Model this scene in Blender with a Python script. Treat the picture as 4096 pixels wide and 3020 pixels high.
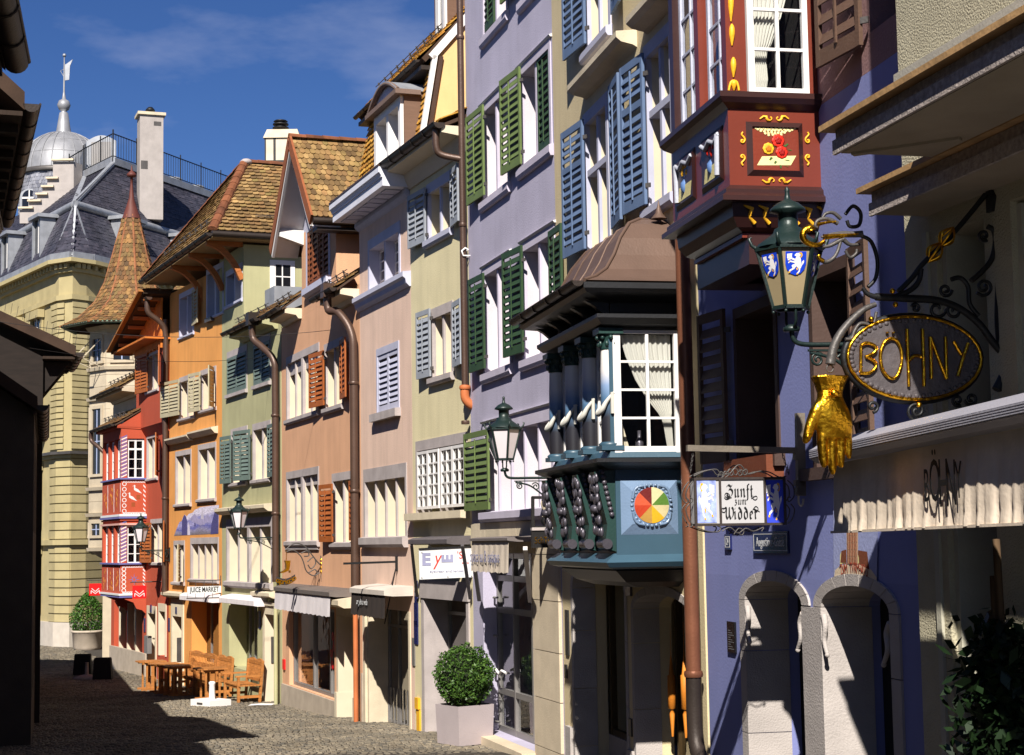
import bpy, math, random
from mathutils import Vector, Matrix
random.seed(7)
for o in list(bpy.data.objects): bpy.data.objects.remove(o)
SC = bpy.context.scene
COL = SC.collection
# ---------------------------------------------------------------- camera
PW, PH, FL = 4096.0, 3020.0, 6800.0
CZ = 3.15
PITCH = math.atan(652 / FL); ROLL = 0.0160
FW = Vector((0, math.cos(PITCH), math.sin(PITCH))); RT0 = Vector((1, 0, 0)); UP0 = RT0.cross(FW)
RT = RT0 * math.cos(ROLL) - UP0 * math.sin(ROLL)
UP = UP0 * math.cos(ROLL) + RT0 * math.sin(ROLL)
CAM = Vector((0, 0, CZ))
cd = bpy.data.cameras.new('camera'); cam = bpy.data.objects.new('camera', cd); COL.objects.link(cam)
cd.sensor_width = 36; cd.lens = FL / PW * 36; cd.clip_start = 0.1; cd.clip_end = 3000
M = Matrix.Identity(4)
for i in range(3):
    M[i][0] = RT[i]; M[i][1] = UP[i]; M[i][2] = -FW[i]; M[i][3] = CAM[i]
cam.matrix_world = M
SC.camera = cam
# ---------------------------------------------------------------- sun and sky
SUN = Vector((0.27, 2.12, -1.90)).normalized()       # direction the light travels
sl = bpy.data.lights.new('sun', 'SUN'); sl.energy = 5.0; sl.angle = math.radians(0.53); sl.color = (1.0, 0.95, 0.86)
so = bpy.data.objects.new('sun', sl); COL.objects.link(so)
so.rotation_euler = SUN.to_track_quat('-Z', 'Y').to_euler(); so.location = (-10, -30, 40)
wd = bpy.data.worlds.new('World'); SC.world = wd; wd.use_nodes = True
nt = wd.node_tree; nt.nodes.clear()
out = nt.nodes.new('ShaderNodeOutputWorld'); bg = nt.nodes.new('ShaderNodeBackground')
sky = nt.nodes.new('ShaderNodeTexSky'); sky.sky_type = 'NISHITA'; sky.sun_disc = False
TOSUN = -SUN
sky.sun_elevation = math.asin(TOSUN.z); sky.sun_rotation = math.atan2(TOSUN.x, TOSUN.y)
sky.altitude = 2500; sky.air_density = 1.0; sky.dust_density = 0.05; sky.ozone_density = 4.0
bg.inputs[1].default_value = 0.05
# thin drifting clouds, all round the sky
tc = nt.nodes.new('ShaderNodeTexCoord'); mp = nt.nodes.new('ShaderNodeMapping'); mp.inputs['Scale'].default_value = (2.2, 2.2, 6.0)
mp.inputs['Rotation'].default_value = (0.0, 0.35, 0.0); mp.inputs['Location'].default_value = (0.35, 0.2, 0.1)
nz = nt.nodes.new('ShaderNodeTexNoise'); nz.inputs['Scale'].default_value = 2.6; nz.inputs['Detail'].default_value = 6; nz.inputs['Roughness'].default_value = 0.55
cr = nt.nodes.new('ShaderNodeValToRGB'); cr.color_ramp.elements[0].position = 0.52; cr.color_ramp.elements[1].position = 0.80
cr.color_ramp.elements[1].color = (0.36, 0.36, 0.36, 1)
mx = nt.nodes.new('ShaderNodeMix'); mx.data_type = 'RGBA'
mx.inputs['B'].default_value = (7.5, 7.8, 9.6, 1)
hs = nt.nodes.new('ShaderNodeHueSaturation'); hs.inputs['Saturation'].default_value = 1.2; hs.inputs['Hue'].default_value = 0.513; hs.inputs['Value'].default_value = 0.92
nt.links.new(tc.outputs['Generated'], mp.inputs[0]); nt.links.new(mp.outputs[0], nz.inputs[0]); nt.links.new(nz.outputs[0], cr.inputs[0])
nt.links.new(cr.outputs[0], mx.inputs['Factor']); nt.links.new(sky.outputs[0], hs.inputs['Color']); nt.links.new(hs.outputs[0], mx.inputs['A'])
nt.links.new(mx.outputs['Result'], bg.inputs[0]); nt.links.new(bg.outputs[0], out.inputs[0])
SC.view_settings.view_transform = 'Standard'; SC.view_settings.look = 'None'; SC.view_settings.gamma = 1
SC.view_settings.use_curve_mapping = False
SC.view_settings.exposure = 0.9
SC.render.engine = 'CYCLES'

# ---------------------------------------------------------------- materials
def lin(c):
    return tuple(((x / 255) / 12.92 if x <= 10 else ((x / 255 + 0.055) / 1.055) ** 2.4) for x in c)
MATS = {}
def mat(name, rgb, rough=0.8, metal=0.0, var=0.12, scale=3.0, bump=0.15, bscale=40.0, streak=0.0, spec=0.3, gain=1.0, coat=0.0, grain=None):
    """procedural surface: base colour with blotches, optional rain streaks or wood grain, fine relief"""
    if name in MATS: return MATS[name]
    m = bpy.data.materials.new(name); m.use_nodes = True; t = m.node_tree; N = t.nodes; L = t.links
    b = N['Principled BSDF']; b.inputs['Roughness'].default_value = rough; b.inputs['Metallic'].default_value = metal
    b.inputs['Specular IOR Level'].default_value = spec
    if coat: b.inputs['Coat Weight'].default_value = coat
    c = tuple(x * gain for x in lin(rgb))
    co = N.new('ShaderNodeTexCoord')
    n1 = N.new('ShaderNodeTexNoise'); n1.inputs['Scale'].default_value = scale; n1.inputs['Detail'].default_value = 5
    mpn = N.new('ShaderNodeMapping')
    if grain: mpn.inputs['Scale'].default_value = grain
    L.new(co.outputs['Object'], mpn.inputs[0]); L.new(mpn.outputs[0], n1.inputs[0])
    mr = N.new('ShaderNodeMapRange'); mr.inputs[1].default_value = 0.3; mr.inputs[2].default_value = 0.7
    mr.inputs[3].default_value = 1 - var; mr.inputs[4].default_value = 1 + var * 0.7
    L.new(n1.outputs[0], mr.inputs[0])
    fac = mr.outputs[0]
    if streak:
        ms = N.new('ShaderNodeMapping'); ms.inputs['Scale'].default_value = (3.2, 3.2, 0.4)
        n2 = N.new('ShaderNodeTexNoise'); n2.inputs['Scale'].default_value = 1.0; n2.inputs['Detail'].default_value = 6; n2.inputs['Roughness'].default_value = 0.65
        L.new(co.outputs['Object'], ms.inputs[0]); L.new(ms.outputs[0], n2.inputs[0])
        m2 = N.new('ShaderNodeMapRange'); m2.inputs[1].default_value = 0.45; m2.inputs[2].default_value = 0.75
        m2.inputs[3].default_value = 1.0; m2.inputs[4].default_value = 1 - streak
        L.new(n2.outputs[0], m2.inputs[0])
        mm = N.new('ShaderNodeMath'); mm.operation = 'MULTIPLY'; L.new(fac, mm.inputs[0]); L.new(m2.outputs[0], mm.inputs[1]); fac = mm.outputs[0]
    oi = N.new('ShaderNodeObjectInfo'); mo = N.new('ShaderNodeMapRange'); mo.inputs[3].default_value = 0.94; mo.inputs[4].default_value = 1.05
    L.new(oi.outputs['Random'], mo.inputs[0])
    m3 = N.new('ShaderNodeMath'); m3.operation = 'MULTIPLY'; L.new(fac, m3.inputs[0]); L.new(mo.outputs[0], m3.inputs[1]); fac = m3.outputs[0]
    vm = N.new('ShaderNodeVectorMath'); vm.operation = 'SCALE'; vm.inputs[0].default_value = c
    L.new(fac, vm.inputs['Scale']); L.new(vm.outputs[0], b.inputs['Base Color'])
    if bump:
        n3 = N.new('ShaderNodeTexNoise'); n3.inputs['Scale'].default_value = bscale; n3.inputs['Detail'].default_value = 3
        L.new(mpn.outputs[0] if grain else co.outputs['Object'], n3.inputs[0])
        bp = N.new('ShaderNodeBump'); bp.inputs['Strength'].default_value = bump; bp.inputs['Distance'].default_value = 0.02
        L.new(n3.outputs[0], bp.inputs['Height']); L.new(bp.outputs[0], b.inputs['Normal'])
    MATS[name] = m
    return m
def tilemat(name, cols, rough=0.85, bump=0.4, patch=5.0):
    """roof tiles: each piece its own shade, with lichen patches"""
    if name in MATS: return MATS[name]
    m = bpy.data.materials.new(name); m.use_nodes = True; t = m.node_tree; N = t.nodes; L = t.links
    b = N['Principled BSDF']; b.inputs['Roughness'].default_value = rough; b.inputs['Specular IOR Level'].default_value = 0.2
    g = N.new('ShaderNodeNewGeometry'); co = N.new('ShaderNodeTexCoord'); oi = N.new('ShaderNodeObjectInfo')
    ad = N.new('ShaderNodeMath'); ad.operation = 'ADD'; L.new(g.outputs['Random Per Island'], ad.inputs[0]); L.new(oi.outputs['Random'], ad.inputs[1])
    fr = N.new('ShaderNodeMath'); fr.operation = 'FRACT'; L.new(ad.outputs[0], fr.inputs[0])
    r = N.new('ShaderNodeValToRGB'); els = r.color_ramp.elements
    while len(els) < len(cols): els.new(0.5)
    for i, c in enumerate(cols):
        els[i].position = i / (len(cols) - 1); els[i].color = lin(c) + (1,)
    L.new(fr.outputs[0], r.inputs[0])
    n = N.new('ShaderNodeTexNoise'); n.inputs['Scale'].default_value = patch; n.inputs['Detail'].default_value = 6
    L.new(g.outputs['Position'], n.inputs[0])
    mr = N.new('ShaderNodeMapRange'); mr.inputs[1].default_value = 0.3; mr.inputs[2].default_value = 0.7; mr.inputs[3].default_value = 0.62; mr.inputs[4].default_value = 1.25
    L.new(n.outputs[0], mr.inputs[0])
    vm = N.new('ShaderNodeVectorMath'); vm.operation = 'SCALE'; L.new(r.outputs[0], vm.inputs[0]); L.new(mr.outputs[0], vm.inputs['Scale'])
    L.new(vm.outputs[0], b.inputs['Base Color'])
    n3 = N.new('ShaderNodeTexNoise'); n3.inputs['Scale'].default_value = 30; L.new(g.outputs['Position'], n3.inputs[0])
    bp = N.new('ShaderNodeBump'); bp.inputs['Strength'].default_value = bump; bp.inputs['Distance'].default_value = 0.02
    L.new(n3.outputs[0], bp.inputs['Height']); L.new(bp.outputs[0], b.inputs['Normal'])
    MATS[name] = m
    return m
def glassmat(name, tint=(0.9, 0.95, 0.95), refl=0.09, rough=0.02):
    if name in MATS: return MATS[name]
    m = bpy.data.materials.new(name); m.use_nodes = True; t = m.node_tree; N = t.nodes; L = t.links
    N.remove(N['Principled BSDF'])
    tr = N.new('ShaderNodeBsdfTransparent'); tr.inputs[0].default_value = tint + (1,)
    gl = N.new('ShaderNodeBsdfGlossy'); gl.inputs['Roughness'].default_value = rough
    lf = N.new('ShaderNodeLayerWeight'); lf.inputs[0].default_value = .5; lw = N.new('ShaderNodeMath'); lw.operation = 'POWER'; lw.inputs[1].default_value = 4.0; L.new(lf.outputs['Facing'], lw.inputs[0])
    ma = N.new('ShaderNodeMath'); ma.operation = 'MULTIPLY_ADD'; ma.inputs[1].default_value = 1.0; ma.inputs[2].default_value = refl
    co = N.new('ShaderNodeTexCoord'); n = N.new('ShaderNodeTexNoise'); n.inputs['Scale'].default_value = 2.5
    bp = N.new('ShaderNodeBump'); bp.inputs['Strength'].default_value = 0.05; bp.inputs['Distance'].default_value = 0.05
    L.new(co.outputs['Object'], n.inputs[0]); L.new(n.outputs[0], bp.inputs['Height']); L.new(bp.outputs[0], gl.inputs['Normal'])
    mxs = N.new('ShaderNodeMixShader'); L.new(lw.outputs[0], ma.inputs[0]); L.new(ma.outputs[0], mxs.inputs[0])
    L.new(tr.outputs[0], mxs.inputs[1]); L.new(gl.outputs[0], mxs.inputs[2]); L.new(mxs.outputs[0], N['Material Output'].inputs[0])
    MATS[name] = m
    return m

GLASS = glassmat('window_glass', (.94, .96, .96), .05)
M_white = mat('white_paint', (214, 210, 208), 0.55, var=0.05, bump=0.03)
M_stone = mat('grey_stone', (166, 156, 154), 0.85, var=0.14, streak=0.12, bump=0.2)
M_warmstone = mat('warm_stone', (196, 182, 158), 0.85, var=0.12, streak=0.1, bump=0.2)
M_cream = mat('cream_paint', (196, 183, 160), 0.7, var=0.05, bump=0.05)
M_black = mat('black_iron', (26, 26, 28), 0.5, metal=0.3, var=0.2, bump=0.1, spec=0.5)
M_lampgreen = mat('lamp_green', (25, 40, 38), 0.42, metal=0.2, var=0.15, spec=0.5)
M_pipe = mat('pipe_brown', (78, 58, 48), 0.45, metal=0.3, var=0.15, spec=0.5)
M_gutter = mat('gutter_dark', (52, 44, 40), 0.5, metal=0.3, var=0.2)
M_dark = mat('dark_interior', (26, 24, 24), 0.9)  # dark colour stands in for the missing light indoors
M_gold = mat('gold_leaf', (225, 165, 40), 0.28, metal=1.0, var=0.15, scale=8, bump=0.5, bscale=22)
M_grey = mat('grey_metal', (138, 134, 132), 0.45, metal=0.5, var=0.08, bump=0.03)
M_iron = mat('grey_iron', (84, 80, 78), 0.5, metal=0.4, var=0.2, bump=0.2)
M_wood = mat('teak_wood', (164, 106, 54), 0.55, var=0.3, scale=4, bump=0.15, grain=(1, 1, 8), bscale=12)
M_wooddoor = mat('door_wood', (150, 92, 44), 0.5, var=0.25, scale=3, grain=(8, 8, 1), bump=0.1)
M_curtain = mat('curtain_cloth', (188, 184, 176), 0.9, var=0.05, bump=0.0)
M_redpaint = mat('red_paint', (200, 24, 26), 0.5, var=0.06, bump=0)
M_bluepl = mat('blue_enamel', (28, 34, 82), 0.25, var=0.08, bump=0, spec=0.6)
M_textw = mat('white_letter', (204, 204, 204), 0.5, var=0.02, bump=0)
M_textb = mat('black_letter', (18, 18, 20), 0.6, var=0.02, bump=0)
M_slateg = mat('zinc', (150, 152, 158), 0.5, metal=0.4, var=0.15, streak=0.15)
M_leaf = None

# ---------------------------------------------------------------- picture measurements -> places
CROPS = dict(c1=(1430,1020,4.589), c2=(1430,1820,4.589), c3=(1120,1340,4.129), c4=(1120,1840,4.129), c5=(880,1660,5.508), c6=(880,2020,4.858),
  a1=(0,300,1.652), a2=(0,1200,2.066), a3=(0,2000,1.62), a4=(600,500,2.066), a5=(600,1200,2.066), a6=(500,2000,1.836),
  b1=(1100,500,2.065), b2=(1100,1200,2.065), b3=(1050,2000,1.62), b4=(1400,0,2.065), b5=(1600,1600,2.066), b6=(1550,2200,2.014),
  e1=(1850,0,1.8356), e2=(1850,800,1.8356), e3=(2150,1600,2.066), e4=(2150,2200,2.0147), e5=(2550,0,1.5023), e6=(2700,1700,2.5415), e7=(2750,2150,1.899),
  g1=(3200,0,1.836), g2=(2900,750,2.2025), g3=(3150,1100,2.0645), g4=(3150,1500,2.203), g5=(3300,2000,1.6194), q1=(380,1500,3.303), q2=(380,1950,3.303), q3=(640,2000,5.506), q4=(2600,1000,1.8356), q5=(3200,700,1.652), q6=(2100,1150,2.203), d=(0,0,0.54712), p=(0,0,1.0))
def px(c, x, y):
    k = CROPS[c]; return k[0] + x / k[2], k[1] + y / k[2]
def ray(u, v):
    return FW + RT * ((u - PW / 2) / FL) - UP * ((v - PH / 2) / FL)
class Fac:
    """a vertical house front: local x runs right along the front, y into the wall, z up"""
    def __init__(s, pt, tan, z0=0.0):
        s.t = Vector((tan, 1, 0)).normalized(); s.r = -s.t; s.n = Vector((-s.t.y, s.t.x, 0)); s.inn = -s.n
        s.o = Vector((pt[0], pt[1], z0)); s.z0 = z0
        s.M = Matrix(((s.r.x, s.inn.x, 0, s.o.x), (s.r.y, s.inn.y, 0, s.o.y), (0, 0, 1, s.o.z), (0, 0, 0, 1)))
        s.Mi = s.M.inverted()
    def hit(s, c, x, y, off=0.0):
        """point of the plane 'off' metres in front of the wall -> local (x, z)"""
        d = ray(*px(c, x, y)); o = s.o + s.n * off
        k = (o - CAM).dot(s.n) / d.dot(s.n)
        q = s.Mi @ (CAM + d * k); return q.x, q.z
    def L(s, c, x, y, off=0.0):
        a, z = s.hit(c, x, y, off); return Vector((a, -off, z))
    def cross(s, c, x, y, lx):
        """point of the plane square to the wall at local x=lx -> (outward distance, z)"""
        d = ray(*px(c, x, y)); o = s.M @ Vector((lx, 0, 0))
        k = (o - CAM).dot(s.t) / d.dot(s.t)
        q = s.Mi @ (CAM + d * k); return -q.y, q.z
    def rect(s, c, xl, yt, yb, xr, off=0.0):
        """left edge top/bottom and right edge -> x0, x1, z0, z1"""
        x0, zt = s.hit(c, xl, yt, off); _, zb = s.hit(c, xl, yb, off)
        x1, _ = s.hit(c, xr, (yt + yb) / 2, off); return x0, x1, zb, zt
def tan_for(u):
    lo, hi = -3.0, 3.0
    for _ in range(60):
        m = (lo + hi) / 2; d = Vector((m, 1, 0))
        if PW / 2 + FL * d.dot(RT) / d.dot(FW) < u: lo = m
        else: hi = m
    return lo
FA = {}
def plane_pt(F, u, v):
    x, z = F.hit('p', u, v); q = F.M @ Vector((x, 0, 0)); return (q.x, q.y)
d0 = ray(1937, 2960); k0 = -CZ / d0.z
FA['H'] = Fac((CAM.x + d0.x * k0, CAM.y + d0.y * k0), tan_for(160))
def nxt(n, prev, u, v, vp): FA[n] = Fac(plane_pt(FA[prev], u, v), tan_for(vp))
nxt('I', 'H', 2232, 1500, 640); nxt('J', 'I', 2815, 2100, 760)
_x, _z = FA['J'].hit('p', 3640, 1500, 0.62); _q = FA['J'].M @ Vector((_x, -0.62, 0)); FA['K'] = Fac((_q.x, _q.y), tan_for(450))   # the pale house stands forward of the blue one
nxt('G', 'H', 1885, 1800, -500); nxt('F', 'G', 1650, 1800, -420); nxt('E', 'F', 1443, 1800, -430)
nxt('D', 'E', 1125, 1800, -950); nxt('C', 'D', 888, 1800, -1300); nxt('B', 'C', 678, 1800, -1100)
GP = [(-40, 2.2), (0, 1.5), (8, 1.2), (16, 0.75), (22, 0.25), (25, 0.05), (27.3, 0.0), (31, -0.23), (34.1, -0.4), (37.7, -0.58), (42, -0.72), (47, -0.93), (52, -0.96), (56, -1.01), (60, -1.05), (72, -1.06), (400, -1.0)]
def gz(Y):
    for (a, za), (b, zb) in zip(GP, GP[1:]):
        if Y <= b: return za + (zb - za) * max(0, (Y - a)) / (b - a)
    return GP[-1][1]
def ground_at(c, x, y):
    """where the sight line through a spot of the pavement meets the ground"""
    d = ray(*px(c, x, y)); k = 20.0
    for _ in range(60):
        z = gz(d.y * k); k += ((z - CZ) / d.z - k) * 0.5
    p = CAM + d * k; return Vector((p.x, p.y, gz(p.y)))

# ---------------------------------------------------------------- mesh building
class MB:
    def __init__(s): s.v = []; s.f = []; s.sm = []; s.mi = []; s.m = 0
    def add(s, vs, fs, smooth=False):
        b = len(s.v); s.v += [tuple(v) for v in vs]
        for f in fs: s.f.append([b + i for i in f]); s.sm.append(smooth); s.mi.append(s.m)
        return s
    def box(s, x0, x1, y0, y1, z0, z1):
        if x0 > x1: x0, x1 = x1, x0
        if y0 > y1: y0, y1 = y1, y0
        if z0 > z1: z0, z1 = z1, z0
        return s.add([(x0,y0,z0),(x1,y0,z0),(x1,y1,z0),(x0,y1,z0),(x0,y0,z1),(x1,y0,z1),(x1,y1,z1),(x0,y1,z1)],
              [(0,3,2,1),(4,5,6,7),(0,1,5,4),(1,2,6,5),(2,3,7,6),(3,0,4,7)])
    def bar(s, a, b, w, h=None, up=Vector((0,0,1))):
        a = Vector(a); b = Vector(b); h = h or w; d = (b - a).normalized()
        sx = d.cross(up)
        if sx.length < 1e-4: sx = d.cross(Vector((1,0,0)))
        sx.normalize(); sy = sx.cross(d).normalized()
        vs = [p + sx * i * w / 2 + sy * j * h / 2 for p in (a, b) for i, j in ((-1,-1),(1,-1),(1,1),(-1,1))]
        return s.add(vs, [(0,1,2,3),(7,6,5,4),(0,4,5,1),(1,5,6,2),(2,6,7,3),(3,7,4,0)])
    def tube(s, pts, r, n=8, cap=True):
        pts = [Vector(p) for p in pts]; rs = r if isinstance(r, (list, tuple)) else [r] * len(pts)
        rings = []; ref = None
        for i, p in enumerate(pts):
            d = (pts[min(i + 1, len(pts) - 1)] - pts[max(i - 1, 0)])
            if d.length < 1e-9: d = Vector((0,0,1))
            d.normalize()
            if ref is None:
                ref = d.orthogonal().normalized()
            ref = (ref - d * ref.dot(d))
            if ref.length < 1e-5: ref = d.orthogonal()
            ref.normalize(); q = d.cross(ref)
            rings.append([p + (ref * math.cos(2*math.pi*k/n) + q * math.sin(2*math.pi*k/n)) * rs[i] for k in range(n)])
        vs = [v for rg in rings for v in rg]; fs = []
        for i in range(len(rings) - 1):
            for k in range(n):
                fs.append((i*n+k, i*n+(k+1)%n, (i+1)*n+(k+1)%n, (i+1)*n+k))
        s.add(vs, fs, True)
        if cap:
            s.add(rings[0], [tuple(reversed(range(n)))]); s.add(rings[-1], [tuple(range(n))])
        return s
    def lathe(s, prof, c=(0,0,0), n=16, rot=0.0, smooth=True, M=None):
        vs = []; fs = []; c = Vector(c)
        for r, z in prof:
            for k in range(n):
                a = 2*math.pi*k/n + rot; p = Vector((r*math.cos(a), r*math.sin(a), z))
                vs.append((M @ p if M else p) + c)
        for i in range(len(prof) - 1):
            for k in range(n): fs.append((i*n+k, i*n+(k+1)%n, (i+1)*n+(k+1)%n, (i+1)*n+k))
        s.add(vs, fs, smooth)
        s.add(vs[:n], [tuple(reversed(range(n)))]); s.add(vs[-n:], [tuple(range(n))])
        return s
    def prism(s, poly, vec):
        """closed polygon (3-D points) pushed along vec"""
        n = len(poly); v = Vector(vec); p = [Vector(q) for q in poly]
        nr = Vector((0,0,0))
        for i in range(n): nr += (p[i]).cross(p[(i+1)%n])
        if nr.dot(v) > 0: p = p[::-1]
        fs = [tuple(range(n)), tuple(reversed(range(n, 2*n)))]
        fs += [(i, n+i, n+(i+1)%n, (i+1)%n)[::1] for i in range(n)]
        fs = [fs[0], fs[1]] + [tuple(reversed(f)) for f in fs[2:]]
        fs = [fs[0], fs[1]] + [tuple(reversed(f)) for f in fs[2:]]
        return s.add(p + [q + v for q in p], fs)
    def profile(s, prof, x0, x1):
        """moulding: (y,z) outline swept along local x"""
        return s.prism([(x0, y, z) for y, z in prof], (x1 - x0, 0, 0))
    def sphere(s, c, r, n=10, sq=(1,1,1)):
        c = Vector(c); vs = [c + Vector((0,0,-r*sq[2]))]; fs = []; m = max(4, n // 2)
        for i in range(1, m):
            ph = -math.pi/2 + math.pi*i/m
            for k in range(n):
                a = 2*math.pi*k/n
                vs.append(c + Vector((r*sq[0]*math.cos(ph)*math.cos(a), r*sq[1]*math.cos(ph)*math.sin(a), r*sq[2]*math.sin(ph))))
        vs.append(c + Vector((0,0,r*sq[2]))); top = len(vs) - 1
        for k in range(n): fs.append((0, 1+(k+1)%n, 1+k)); fs.append((top, 1+(m-2)*n+k, 1+(m-2)*n+(k+1)%n))
        for i in range(m - 2):
            for k in range(n): fs.append((1+i*n+k, 1+i*n+(k+1)%n, 1+(i+1)*n+(k+1)%n, 1+(i+1)*n+k))
        return s.add(vs, fs, True)
    def mesh(s, name):
        me = bpy.data.meshes.new(name); me.from_pydata(s.v, [], s.f); 
        me.polygons.foreach_set('use_smooth', s.sm); me.polygons.foreach_set('material_index', s.mi); me.update(); return me
    def build(s, name, m, parent=None, label=None, kind=None, loc=None):
        o = bpy.data.objects.new(name, s.mesh(name)); COL.objects.link(o)
        for q in (m if isinstance(m, (list, tuple)) else [m]): o.data.materials.append(q)
        if parent: o.parent = parent
        if label: o['label'] = label
        if kind: o['kind'] = kind
        if loc: o.location = loc
        return o
def mesh_obj(name, me, parent=None, M=None):
    o = bpy.data.objects.new(name, me); COL.objects.link(o)
    if parent: o.parent = parent
    if M is not None: o.matrix_local = M
    return o
def tag(o, label, cat, group=None, kind=None):
    o['label'] = label; o['category'] = cat
    if group: o['group'] = group
    if kind: o['kind'] = kind
    return o
def thing(name, label, cat, M=None, group=None):
    o = bpy.data.objects.new(name, None); COL.objects.link(o); o.empty_display_size = 0.3
    if M is not None: o.matrix_world = M
    return tag(o, label, cat, group)
def struct(o):
    o['kind'] = 'structure'; return o
def at(p, rz=0.0):
    return Matrix.Translation(Vector(p)) @ Matrix.Rotation(rz, 4, 'Z')
def copy_thing(root, M, label=None, group=None):
    r = root.copy(); COL.objects.link(r); r.matrix_world = M
    if label: r['label'] = label
    if group: r['group'] = group
    for ch in root.children:
        c = ch.copy(); COL.objects.link(c); c.parent = r
        for g in ch.children:
            d = g.copy(); COL.objects.link(d); d.parent = c
    return r
def text(s, m, parent, M, size, sx=1.0, name='lettering', ext=0.003, align='CENTER', shear=0.0, bold=0.0, space=1.0):
    cu = bpy.data.curves.new('t', 'FONT'); cu.body = s; cu.size = size; cu.extrude = ext; cu.align_x = align; cu.align_y = 'CENTER'
    cu.shear = shear; cu.offset = bold; cu.resolution_u = 3; cu.space_character = space
    t = bpy.data.objects.new('t', cu); me = t.to_mesh().copy(); bpy.data.objects.remove(t); bpy.data.curves.remove(cu)
    me.transform(Matrix.Diagonal((sx, 1, 1, 1))); me.name = name
    me.materials.clear(); me.materials.append(m)
    return mesh_obj(name, me, parent, M)
FRONT = Matrix.Rotation(math.pi / 2, 4, 'X')          # text lying in xy -> standing in xz, read from -y
def spiral(c, r0, r1, a0, turns, n=24):
    return [(c[0] + (r0 + (r1 - r0) * i / n) * math.cos(a0 + turns * 2 * math.pi * i / n), c[1] + (r0 + (r1 - r0) * i / n) * math.sin(a0 + turns * 2 * math.pi * i / n)) for i in range(n + 1)]
def cr_spline(pts, n=6):
    """smooth curve through points (any dimension)"""
    P = [Vector(p) for p in pts]; out_ = []
    for i in range(len(P) - 1):
        a = P[max(i-1, 0)]; b = P[i]; c = P[i+1]; d = P[min(i+2, len(P)-1)]
        for k in range(n):
            t = k / n
            out_.append(0.5 * ((2*b) + (c - a)*t + (2*a - 5*b + 4*c - d)*t*t + (3*b - a - 3*c + d)*t**3))
    out_.append(P[-1]); return out_
# ---------------------------------------------------------------- ground
gnd = MB(); ys = [-40, -20, 0] + [4 + i * 2 for i in range(40)] + [100, 140, 200, 300, 400]; xs = [-400, -100, -40, -25, -15, -8, -3, 0, 3, 8, 20, 60, 300]
vs = [(x, y, gz(y)) for y in ys for x in xs]; nx = len(xs)
gnd.add(vs, [(j*nx+i, j*nx+i+1, (j+1)*nx+i+1, (j+1)*nx+i) for j in range(len(ys)-1) for i in range(nx-1)])
M_ground = mat('street_bed', (62, 56, 50), 0.95, var=0.25, scale=6, bump=0.5, bscale=60)
street = struct(gnd.build('street', M_ground))
M_sett = tilemat('cobble_setts', [(92, 86, 76), (112, 102, 88), (80, 76, 70), (122, 112, 96), (100, 90, 76)], rough=0.75, bump=0.5, patch=0.6)
sett = MB(); rs = random.Random(3)
def right_edge(Y):
    for n in 'HGFEDCB':
        F = FA[n]
        pass
    pts = [(-0.2, 26.2), (-0.69, 28.03), (-1.84, 31.1), (-3.1, 34.57), (-5.69, 41.67), (-8.07, 47.07), (-10.54, 52.09), (-14.2, 60.0), (-22, 80)]
    for (xa, ya), (xb, yb) in zip(pts, pts[1:]):
        if Y <= yb: return xa + (xb - xa) * (Y - ya) / (yb - ya)
    return -22
Y = 24.2
while Y < 74:
    w = 0.115 if Y < 50 else 0.16; dY = 0.125 if Y < 50 else 0.17
    xl = -0.300 * Y - 1.0; xr = min(right_edge(Y) + 0.3, 1.2); X = xl + rs.random() * w
    wob = 0.03 * math.sin(Y * 3)
    while X < xr:
        ww = w * rs.uniform(0.82, 1.18); a = X; b = X + ww - 0.014; y0 = Y + wob + rs.uniform(-.012, .012) + 0.05 * math.sin(X * 1.3); y1 = y0 + dY - 0.016; h = rs.uniform(0.008, 0.022)
        zt = lambda yy: gz(yy) + h; e = 0.013
        sett.add([(a, y0, gz(y0) - .01), (b, y0, gz(y0) - .01), (b, y1, gz(y1) - .01), (a, y1, gz(y1) - .01),
                  (a + e, y0 + e, zt(y0) + rs.uniform(-.003, .003)), (b - e, y0 + e, zt(y0) + rs.uniform(-.003, .003)), (b - e, y1 - e, zt(y1)), (a + e, y1 - e, zt(y1))],
                 [(4, 5, 6, 7), (0, 1, 5, 4), (1, 2, 6, 5), (2, 3, 7, 6), (3, 0, 4, 7)])
        X += ww
    Y += dY
so_ = sett.build('cobblestones', M_sett, street, kind='stuff')

# ---------------------------------------------------------------- generic house parts
def wall(h, x0, x1, z0, z1, holes, m, thick=0.34, depth=7.0, name='wall', sides=True, top=None):
    """front with rectangular openings and their reveals, plus the house's other walls"""
    xs_ = sorted(set([x0, x1] + [v for q in holes for v in q[:2] if x0 < v < x1])); zs_ = sorted(set([z0, z1] + [v for q in holes for v in q[2:4] if z0 < v < z1]))
    mb = MB()
    for i in range(len(xs_) - 1):
        for j in range(len(zs_) - 1):
            cx = (xs_[i] + xs_[i+1]) / 2; cz = (zs_[j] + zs_[j+1]) / 2
            if any(q[0] < cx < q[1] and q[2] < cz < q[3] for q in holes): continue
            a, b, c, d = xs_[i], xs_[i+1], zs_[j], zs_[j+1]
            mb.add([(a, 0, c), (b, 0, c), (b, 0, d), (a, 0, d)], [(0, 1, 2, 3)])
    for q in holes:
        a, b, c, d = q[:4]; t = thick
        mb.add([(a,0,c),(b,0,c),(b,0,d),(a,0,d),(a,t,c),(b,t,c),(b,t,d),(a,t,d)], [(0,4,5,1),(1,5,6,2),(2,6,7,3),(3,7,4,0)])
    if sides:
        D = depth
        mb.add([(x0,0,z0),(x0,D,z0),(x0,D,z1),(x0,0,z1),(x1,0,z0),(x1,D,z0),(x1,D,z1),(x1,0,z1)], [(0,3,2,1),(4,5,6,7),(1,2,6,5),(3,7,6,2)])
    return mb.build(name, m, h)
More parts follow.
